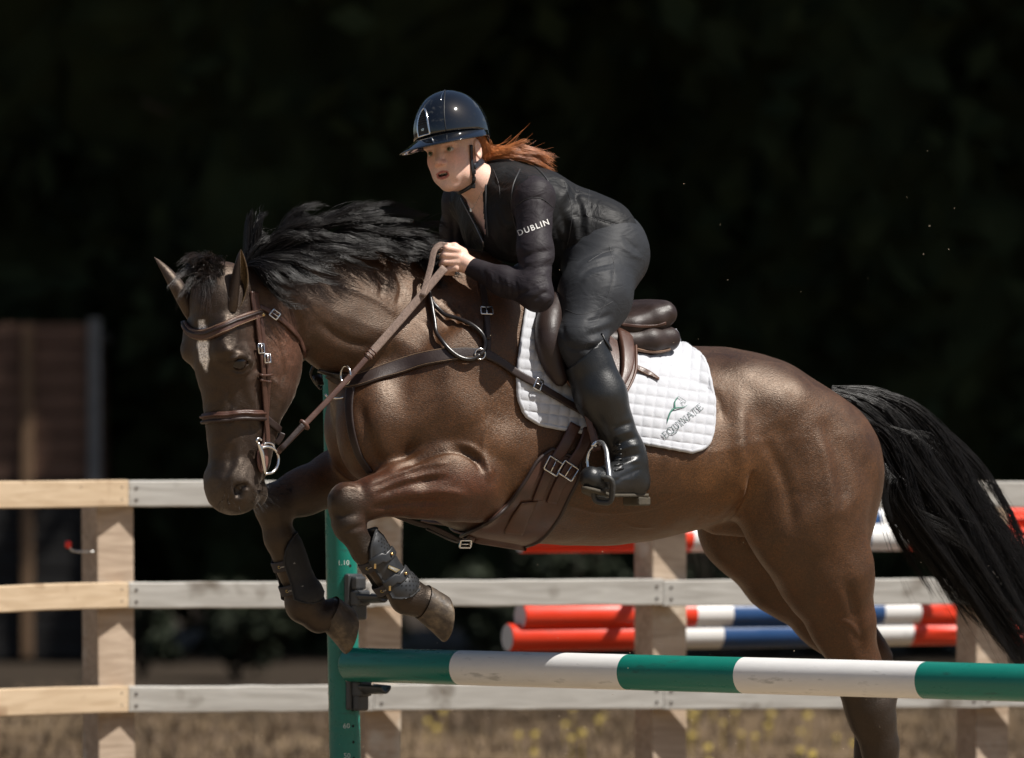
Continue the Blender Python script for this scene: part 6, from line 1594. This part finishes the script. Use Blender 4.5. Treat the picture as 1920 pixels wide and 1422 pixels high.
# ---- breastplate ---------------------------------------------------------------------------
bp_ = empty('breastplate', tuple(to_w(H(700, 720, .1))), 'brown leather breastplate with rolled side loops across the horse\'s chest and shoulder', 'breastplate'); bpy.context.view_layer.update()
def hb(px, py):
    h_, nn = hit(padBVH, px, py)
    if h_ is None: h_, nn = hit(hBVH, px, py)
    return h_, nn
strap('chest_band', [(618, 700), (640, 712), (668, 716), (720, 698), (780, 678), (840, 666), (880, 662), (908, 664)], [.040, .042, .046, .046, .045, .043, .036, .028], .008, dark_l, bp_, 50, .002, True)
PP = spline([(905, 662), (935, 678), (970, 702), (1005, 722), (1040, 744), (1075, 764), (1098, 778)], 40); hh_ = [hb(*p) for p in PP]; P = np.array([h_[0] + h_[1] * .004 for h_ in hh_]); N = np.array([h_[1] for h_ in hh_])
for _ in range(8): P[1:-1] = .5 * P[1:-1] + .25 * (P[:-2] + P[2:]); N[1:-1] = unit(N[:-2] + N[1:-1] + N[2:])
V, F = ribbon(P + N * .002, N, np.interp(np.linspace(0, 1, 40), [0, .15, 1], [.030, .023, .021]), .006); obj('girth_strap', V, F, dark_l, bp_); buckle(P[20] + N[20] * .005, P[21] - P[19], N[20], .030, .022, .0024, bp_)
ws, P, N = strap('wither_strap', [(912, 660), (913, 630), (912, 600), (908, 560), (902, 530), (894, 502)], [.022, .018, .018, .018, .018], .006, dark_l, bp_, 30, .003); i = int(len(P) * .45)
V, F = ribbon(P[4:i + 2] + N[4:i + 2] * .006, N[4:i + 2], np.linspace(.010, .020, i - 2), .005); obj('strap_end', V, F, dark_l, ws); buckle(P[i] + N[i] * .010, P[i+1] - P[i-1], N[i], .030, .026, .0024, bp_)
roll = mat('rolled_leather', (.016, .012, .011), .30, var=.2, scale=40, spec=.55, bump=.08)
P, N = on([(800, 540), (806, 566), (826, 590), (862, 604), (892, 618), (908, 640), (905, 660), (897, 668)], 40, None, .012); MB().tube(P, .0062, 10).build('rolled_loop', roll, bp_)
P, N = on([(800, 545), (810, 590), (820, 625), (838, 656), (862, 674), (884, 676), (897, 668)], 40, None, .014); MB().tube(P, .0062, 10).build('rolled_loop', roll, bp_)
h_, nn = hit(hBVH, 898, 666); ringp = [h_ + nn * .012 + (math.cos(a_) * unit(np.cross(nn, (0, 0, 1))) + math.sin(a_) * np.array([0, 0, 1.0])) * .015 for a_ in np.linspace(0, 2 * math.pi, 20)]; V, F = tube(np.array(ringp), .0024, 8, False); obj('ring', V, F, silver, bp_)
strap('chest_drop', [(660, 716), (655, 760), (660, 810), (674, 856), (694, 886)], [.034, .026, .022, .020], .005, dark_l, bp_, 30, .001, False)
# strap between the forelegs to the girth, with clip
und = spline([to_w(H(735, 962, .02)), to_w(H(775, 978, .02)), to_w(H(815, 990, .02)), to_w(H(862, 1014, .0))], 16); V, F = ribbon(und, np.tile(np.array([0, -.5, -1.0]), (16, 1)), .022, .006); obj('girth_attachment', V, F, dark_l, bp_)
buckle(to_w(H(872, 1014, .0)) + np.array([0, -.02, -.008]), HB, np.array([0, -1.0, -.3]), .020, .034, .0030, bp_, 'clip'); MB().tube(spline([to_w(H(800, 985, .02)), to_w(H(840, 1004, .02)), to_w(H(858, 1010, .0))], 8) + np.array([0, -.03, -.01]), .0038, 8).build('loop', roll, bp_)
# martingale fork and rings at the breast
mst, P, N = strap('ring_strap', [(598, 690), (622, 698), (645, 705)], .018, .006, roll, bp_, 12, .006)
h_, nn = hit(hBVH, 640, 742); 
if h_ is not None:
    P3 = [h_ + nn * .016 + np.array([math.cos(a_) * .030, 0, math.sin(a_) * .011]) for a_ in np.linspace(math.pi * .95, 2.15 * math.pi, 14)]; MB().tube(P3, .0034, 8).build('metal_loop', silver, bp_)
rc = q(648, 704, .16); rr = .026
P3 = [rc + np.array([math.cos(a_) * rr * .55, math.cos(a_) * -.018, math.sin(a_) * rr]) for a_ in np.linspace(0, 2 * math.pi, 26)]; V, F = tube(np.array(P3), .0030, 8, False); obj('rein_ring', V, F, silver, bp_)
MB().tube(spline([q(590, 682, -.02), q(583, 700, -.03), q(590, 716, -.03), q(602, 730, -.02)], 14), .0045, 8).build('far_ring', roll, bp_)
mb = MB(); mb.tube([q(594, 705, -.03), q(600, 722, -.02)], [.020, .016], 12, flat=.5); mb.build('rein_stop', roll, bp_)

# ---- bridle ----------------------------------------------------------------------------------
br = empty('bridle', tuple(to_w(HD(.1, 0, 0))), 'brown leather snaffle bridle with reins on the horse\'s head', 'bridle'); bpy.context.view_layer.update()
def wrap(P, N, k, amount, drop=0):
    """carry a strap's end on round the far side of the head"""
    return P
bb, P, N = strap('browband', [(347, 606), (352, 616), (362, 625), (384, 628), (412, 619), (442, 604), (466, 594), (488, 588)], [.020, .026, .031, .032, .031, .029, .027, .026], .009, tan_l, br, 44, .002, True)
mid = P[::1] + N * .010; T = tangents(P); Bn = unit(np.cross(N, T)); MB().tube(P + N * .008 + Bn * .003, .0065, 8, flat=.6).build('padding', dark_l, bb)
strap('headpiece', [(474, 548), (475, 566), (478, 588)], .030, .007, tan_l, br, 12, .004)
strap('cheekpiece', [(478, 590), (482, 630), (487, 665), (491, 700), (494, 740), (497, 790), (499, 835)], .015, .006, tan_l, br, 40, .006)
strap('cheekpiece', [(487, 592), (492, 630), (498, 670), (502, 700), (501, 745), (497, 800), (492, 838)], .013, .005, tan_l, br, 40, .003)
for (a_, b_, s) in ((484, 656, .026), (496, 672, .024)):
    h_, nn = hit(hBVH, a_, b_); buckle(h_ + nn * .010, np.array([-.08, 0, 1.0]), nn, s * .75, s, .0022, br)
for y in (702, 712): 
    strap('keeper', [(483, y), (494, y + 1), (506, y + 2)], .006, .010, tan_l, br, 6, .004)
tl_, P, N = strap('throatlash', [(484, 576), (500, 582), (522, 598), (545, 618), (560, 638), (567, 658), (569, 676)], .013, .005, tan_l, br, 30, .004)
h_, nn = hit(hBVH, 513, 591); buckle(h_ + nn * .008, np.array([.8, 0, -.6]), nn, .020, .024, .0022, br)
h_, nn = hit(hBVH, 491, 591); MB().tube([h_ + nn * .006, h_ + nn * .013], [.008, .004], 12).build('stud', mat('brass', (.55, .38, .18), .3, 1.0, var=.1), br)
nbnd, P, N = strap('noseband', [(377, 790), (382, 786), (400, 783), (435, 781), (465, 778), (492, 780)], .030, .008, tan_l, br, 36, .002)
T = tangents(P); Bn = unit(np.cross(N, T)); up_s = 1 if (Bn[:, 2].mean() > 0) else -1
MB().tube(P + N * .009 + Bn * up_s * .006, .0060, 8, flat=.7).build('noseband_roll', tan_l, nbnd); MB().tube(P + N * .008 - Bn * up_s * .009, .0075, 8, flat=.7).build('noseband_pad', dark_l, nbnd)
strap('noseband_strap', [(492, 780), (506, 792), (520, 804), (530, 812)], .020, .006, dark_l, br, 14, .003)
strap('flash_strap', [(530, 812), (526, 822), (518, 832)], .016, .006, dark_l, br, 10, .003)
# bit: rubber guard, D ring
h_, nn = hit(hBVH, 488, 860); hx = np.array([1.0, 0, 0]); hx = unit(hx - (hx @ nn) * nn); hz = np.cross(nn, hx); hz = hz if hz[2] > 0 else -hz
V, F = [], []; bc = h_ + nn * .010
for k, (rr_, dz_) in enumerate(((1.0, -.003), (1.0, .002), (.85, .004), (.3, .004))):
    for j in range(28): a_ = 2 * math.pi * j / 28; V.append(bc + hx * math.cos(a_) * .019 * rr_ + hz * math.sin(a_) * .040 * rr_ + nn * dz_)
for i in range(3):
    for j in range(28): F.append((i*28 + j, i*28 + (j+1) % 28, (i+1)*28 + (j+1) % 28, (i+1)*28 + j))
F.append(tuple(84 + j for j in range(28))); obj('bit_guard', V, F, mat('pink_brown_rubber', (.14, .065, .05), .5, var=.2, scale=40), br)
def onb(px, py, d=.014): 
    r0 = ray(px, py); t_ = ((bc + nn * d - CAM) @ nn) / (r0 @ nn); return CAM + r0 * t_
bit = MB(); bit.tube(spline([onb(484, 830), onb(486, 836), onb(491, 850), onb(494, 868), onb(497, 888)], 12), [.0045, .0055, .0068, .0062, .0048] if False else np.interp(np.linspace(0, 1, 12), [0, .4, .6, 1], [.0035, .007, .0065, .0045]), 10); bit.build('bit_cheek', silver, br)
MB().tube(spline([onb(491, 840), onb(503, 838), onb(516, 844), onb(522, 857), onb(520, 874), onb(511, 886), onb(497, 889)], 26), .0042, 8).build('bit_ring', silver, br)
MB().tube(spline([onb(484, 832), onb(481, 826), onb(485, 822), onb(491, 826)], 10), .0032, 8).build('bit_eye', silver, br)
MB().tube(spline([onb(494, 833), onb(503, 831), onb(512, 834), onb(515, 842)], 10), .0030, 8).build('curb_hook', silver, br)
# reins
hand_p = to_w(H(833, 503, .150)); bit_p = onb(519, 850); d_ = hand_p - bit_p
def rein_at(px):
    r0 = ray(px, 0); t_ = np.linspace(0, 1, 400)[:, None]; L = bit_p + d_ * t_; i = np.argmin(np.abs(project(L)[:, 0] - px)); return i / 399.0
sag = lambda t: bit_p + d_ * t + np.array([0, 0, -.012]) * math.sin(math.pi * t)
t1 = rein_at(694); nr = unit(np.array([.45, -1, .35]))
ts = np.linspace(0, t1 + .01, 24); P = np.array([sag(t) for t in ts]); V, F = ribbon(P, np.tile(nr, (24, 1)), .016, .005); obj('rein_leather', V, F, tan_l, br)
ts = np.linspace(t1 - .02, 1.0, 36); P = np.array([sag(t) for t in ts]) + nr * .002; V, F = ribbon(P, np.tile(nr, (36, 1)), np.interp(ts, [t1 - .02, t1 + .02, 1], [.020, .023, .023]), .0055); rw = obj('rein_web', V, F, web_l, br)
for k in range(3): t = t1 - .015 + .014 * k; c = sag(t); V, F = ribbon(np.array([c - unit(np.cross(nr, d_)) * .013, c, c + unit(np.cross(nr, d_)) * .013]), np.tile(nr, (3, 1)), .005, .0085); obj('rein_keeper', V, F, tan_l, rw)
c = sag(rein_at(571)); e_ = unit(d_); V, F = tube([c - e_ * .006, c - e_ * .003, c + e_ * .003, c + e_ * .006], [.014, .019, .019, .014], 16, True, .62, unit(np.cross(e_, (0, 0, 1)))); obj('rein_stop', V, F, tan_l, br)
c0 = sag(.03); V, F = ribbon(np.array([c0 + e_ * t for t in np.linspace(-.01, .10, 8)]) + nr * .005, np.tile(nr, (8, 1)), .015, .004); obj('rein_loop', V, F, dark_l, br)
# the slack of the reins round the hand, over the neck
hp = [q(838, 462, .13), q(826, 460, .125), q(815, 470, .125), q(808, 500, .135), q(800, 530, .150), q(792, 556, .168)]
V, F = ribbon(spline(hp, 24), np.tile(unit(np.array([-.3, -1, .15])), (24, 1)), .018, .005); obj('rein_slack', V, F, web_l, br)
hp = [q(836, 463, .11), q(824, 464, .08), q(812, 472, .02), q(800, 486, -.06), q(770, 520, -.16)]; V, F = ribbon(spline(hp, 20), np.tile(np.array([0, -.4, 1.0]), (20, 1)), .018, .005); obj('far_rein', V, F, web_l, br)

# ---- leg boots ---------------------------------------------------------------------------------
shell_m = mat('boot_rubber', (.022, .023, .025), .40, var=.2, scale=30, spec=.5, rvar=.08); neo = mat('boot_neoprene', (.012, .012, .013), .75, var=.3, scale=80, bump=.2); band_m = mat('boot_elastic', (.022, .018, .020), .7, var=.2, scale=120); gold = mat('gold_stud', (.72, .48, .20), .28, 1.0, var=.1)
dot_m = mat('boot_hole', (.004, .004, .004), .9, var=.1); w_print = mat('strap_print_pale', (.45, .44, .42), .7, var=.1); g_print = mat('strap_print_gold', (.55, .40, .10), .6, var=.1)
def leg_boot(axis_px, lat, back_px, label, inner):
    """axis_px: cannon line in the photo (top to fetlock); back_px: direction of the tendon in the photo"""
    A = spline([H(a, b, lat) for a, b in axis_px], 26); A = to_w(A); T = tangents(A)
    back = to_w(H(axis_px[1][0] + back_px[0], axis_px[1][1] + back_px[1], lat)) - to_w(H(*axis_px[1], lat)); side = to_w(H(900, 900, lat + .1)) - to_w(H(900, 900, lat)); side = HL
    root = empty('tendon_boot', tuple(A[0]), label, 'leg boot', 'boots on the forelegs'); bpy.context.view_layer.update()
    Bk = unit(back - (T @ unit(back))[:, None] * T * np.linalg.norm(back)); Sd = unit(np.cross(T, Bk)); 
    if (Sd @ HL).mean() < 0: Sd = -Sd
    na = 25; tt = np.linspace(0, 1, 26); r = np.interp(tt, [0, .12, .35, .62, .80, .92, 1], [.044, .051, .053, .052, .062, .062, .052]); span = np.interp(tt, [0, .10, .3, .6, .80, .95, 1], [50, 100, 125, 125, 130, 100, 50])
    def surf(i, ang, k=0.0): a_ = math.radians(ang); return A[i] + (Bk[i] * math.cos(a_) * 1.05 + Sd[i] * math.sin(a_) * .98) * (r[i] + k)
    V = np.array([[surf(i, -span[i] + 2 * span[i] * j / (na - 1)) for j in range(na)] for i in range(26)]); N = np.array([[unit(V[i, j] - A[i]) for j in range(na)] for i in range(26)])
    v, f = sheet(V, N, .006); obj('shell', v, f, shell_m if not inner else neo, root)
    # padded hem and moulded ribs
    hem = np.vstack([V[:, 0], V[-1], V[::-1, -1], V[0, ::-1]]); v, f = tube(hem[::2], .0034, 6); obj('hem', v, f, neo, root)
    if not inner:
        for (i0, i1) in ((2, 8), (18, 24)):
            pts = [surf(i, 20 + (span[i] - 26) * .55, .003) for i in range(i0, i1)]
        k = 0
        for i in list(range(3, 8)) + list(range(18, 25)):
            for j, ang in enumerate((18, 34, 50, 66) if i < 10 else (22, 38, 54, 70, 86)):
                if ang > span[i] - 16: continue
                c_ = surf(i, ang + (4 if i % 2 else -4), .0); n_ = unit(c_ - A[i]); MB().tube([c_ - n_ * .002, c_ + n_ * .0006], .0026, 6).build('vent_hole', dot_m, root, False)
        for i in (9, 17):
            P_ = np.array([surf(i - int(round((ang - 60) / 60)), ang, .002) for ang in np.linspace(30, 128, 14)]); N_ = np.array([unit(p - A[i]) for p in P_]); v, f = ribbon(P_, N_, .026, .005); tb = obj('strap_tab', v, f, shell_m, root)
            c_ = surf(i, 62, .007); n_ = unit(c_ - A[i]); MB().tube([c_, c_ + n_ * .006], [.0050, .0042], 12).build('stud', gold, tb)
            c_ = surf(i, 118, .006); MB().box(c_ + unit(c_ - A[i]) * .002, .006, .006, .014, bev=.001).build('clasp', gold, tb, False)
        P_ = np.array([surf(13 + d, 78, .003) for d in (-1, 0, 1)]); c_ = P_[1]; n_ = unit(c_ - A[13]); t_ = T[13]; b_ = np.cross(n_, t_)
        if b_[2] < 0: b_ = -b_
        vv = [c_ + t_ * .016 + b_ * .014, c_ + t_ * .014 - b_ * .002, c_ - t_ * .012 - b_ * .016, c_ - t_ * .016 - b_ * .008]; vv = vv + [p + n_ * .003 for p in vv]
        obj('badge', vv, [(4, 5, 6, 7), (0, 1, 5, 4), (1, 2, 6, 5), (2, 3, 7, 6), (3, 0, 4, 7)], gold, root, False)
        for k_ in range(3): MB().tube([c_ + n_ * .0036 + t_ * .012 + b_ * (.008 - .004 * k_), c_ + n_ * .0036 - t_ * .012 + b_ * (-.010 - .001 * k_)], .0007, 4).build('badge_line', w_print, root)
    # elastic straps round the front of the cannon
    for i in (9, 17):
        angs = np.linspace(-115, 115, 8); P_ = []
        for ang in np.linspace(100, 262, 24): 
            a_ = math.radians(ang); P_.append(A[i] + (Bk[i] * math.cos(a_) * 1.0 + Sd[i] * math.sin(a_) * .95) * (r[i] - .004))
        P_ = np.array(P_); N_ = unit(P_ - A[i]); v, f = ribbon(P_, N_, .030, .003); sb = obj('elastic_strap', v, f, band_m, root); sv = bvh_of(v, np.array([q_ for q_ in f if len(q_) == 4]))
        cpx = project(P_); vis = [k for k in range(24) if (N_[k] @ np.array([0, -1.0, 0])) > .35]
        for kk in vis[2::5]:
            c_ = P_[kk] + N_[kk] * .0036; t_ = unit(P_[min(23, kk+1)] - P_[kk-1]); b_ = np.cross(N_[kk], t_); sgn = 1 if t_[0] > 0 else -1
            for (wd, mm, s0, s1) in (('C', g_print, .012, 0), ('avan', w_print, .008, .012)):
                tv, tf = text_mesh(wd, s0); up_ = b_ if b_[2] > 0 else -b_; obj('strap_word', [c_ + t_ * sgn * (x + s1) + up_ * y for x, y, _ in tv], tf, mm, sb, False)
leg_boot([(680, 1006), (702, 1046), (730, 1088), (760, 1122)], .184, (30, -24), 'dark rubber tendon boot on the near foreleg with gold studs', False)
leg_boot([(528, 1008), (541, 1050), (557, 1096), (574, 1136)], -.20, (30, -12), 'black tendon boot on the far foreleg with lettered elastic straps', True)

# ---- sand thrown up --------------------------------------------------------------------------
rs_ = np.random.default_rng(9); V, F = [], []
for k in range(150):
    if k < 110: px, py = 1180 + rs_.normal() * 330, 1330 + rs_.normal() * 70
    else: px, py = rs_.uniform(900, 1900), rs_.uniform(260, 1250)
    p = to_w(H(px, py, rs_.uniform(-.5, .5))); s = rs_.uniform(.0006, .0017); n = len(V); V += [p + (s, 0, 0), p + (-s, 0, s * .4), p + (0, s, 0), p + (0, -s, -s * .3), p + (0, 0, s), p - (0, 0, s)]
    F += [(n + a_, n + b_, n + c_) for a_, b_, c_ in ((0, 2, 4), (2, 1, 4), (1, 3, 4), (3, 0, 4), (2, 0, 5), (1, 2, 5), (3, 1, 5), (0, 3, 5))]
tag(obj('flying_sand', V, F, mat('sand_grain', (.5, .4, .28), .9, var=.3), None, False), 'grains of sand thrown up in the air round the jumping horse', 'sand', kind='stuff')
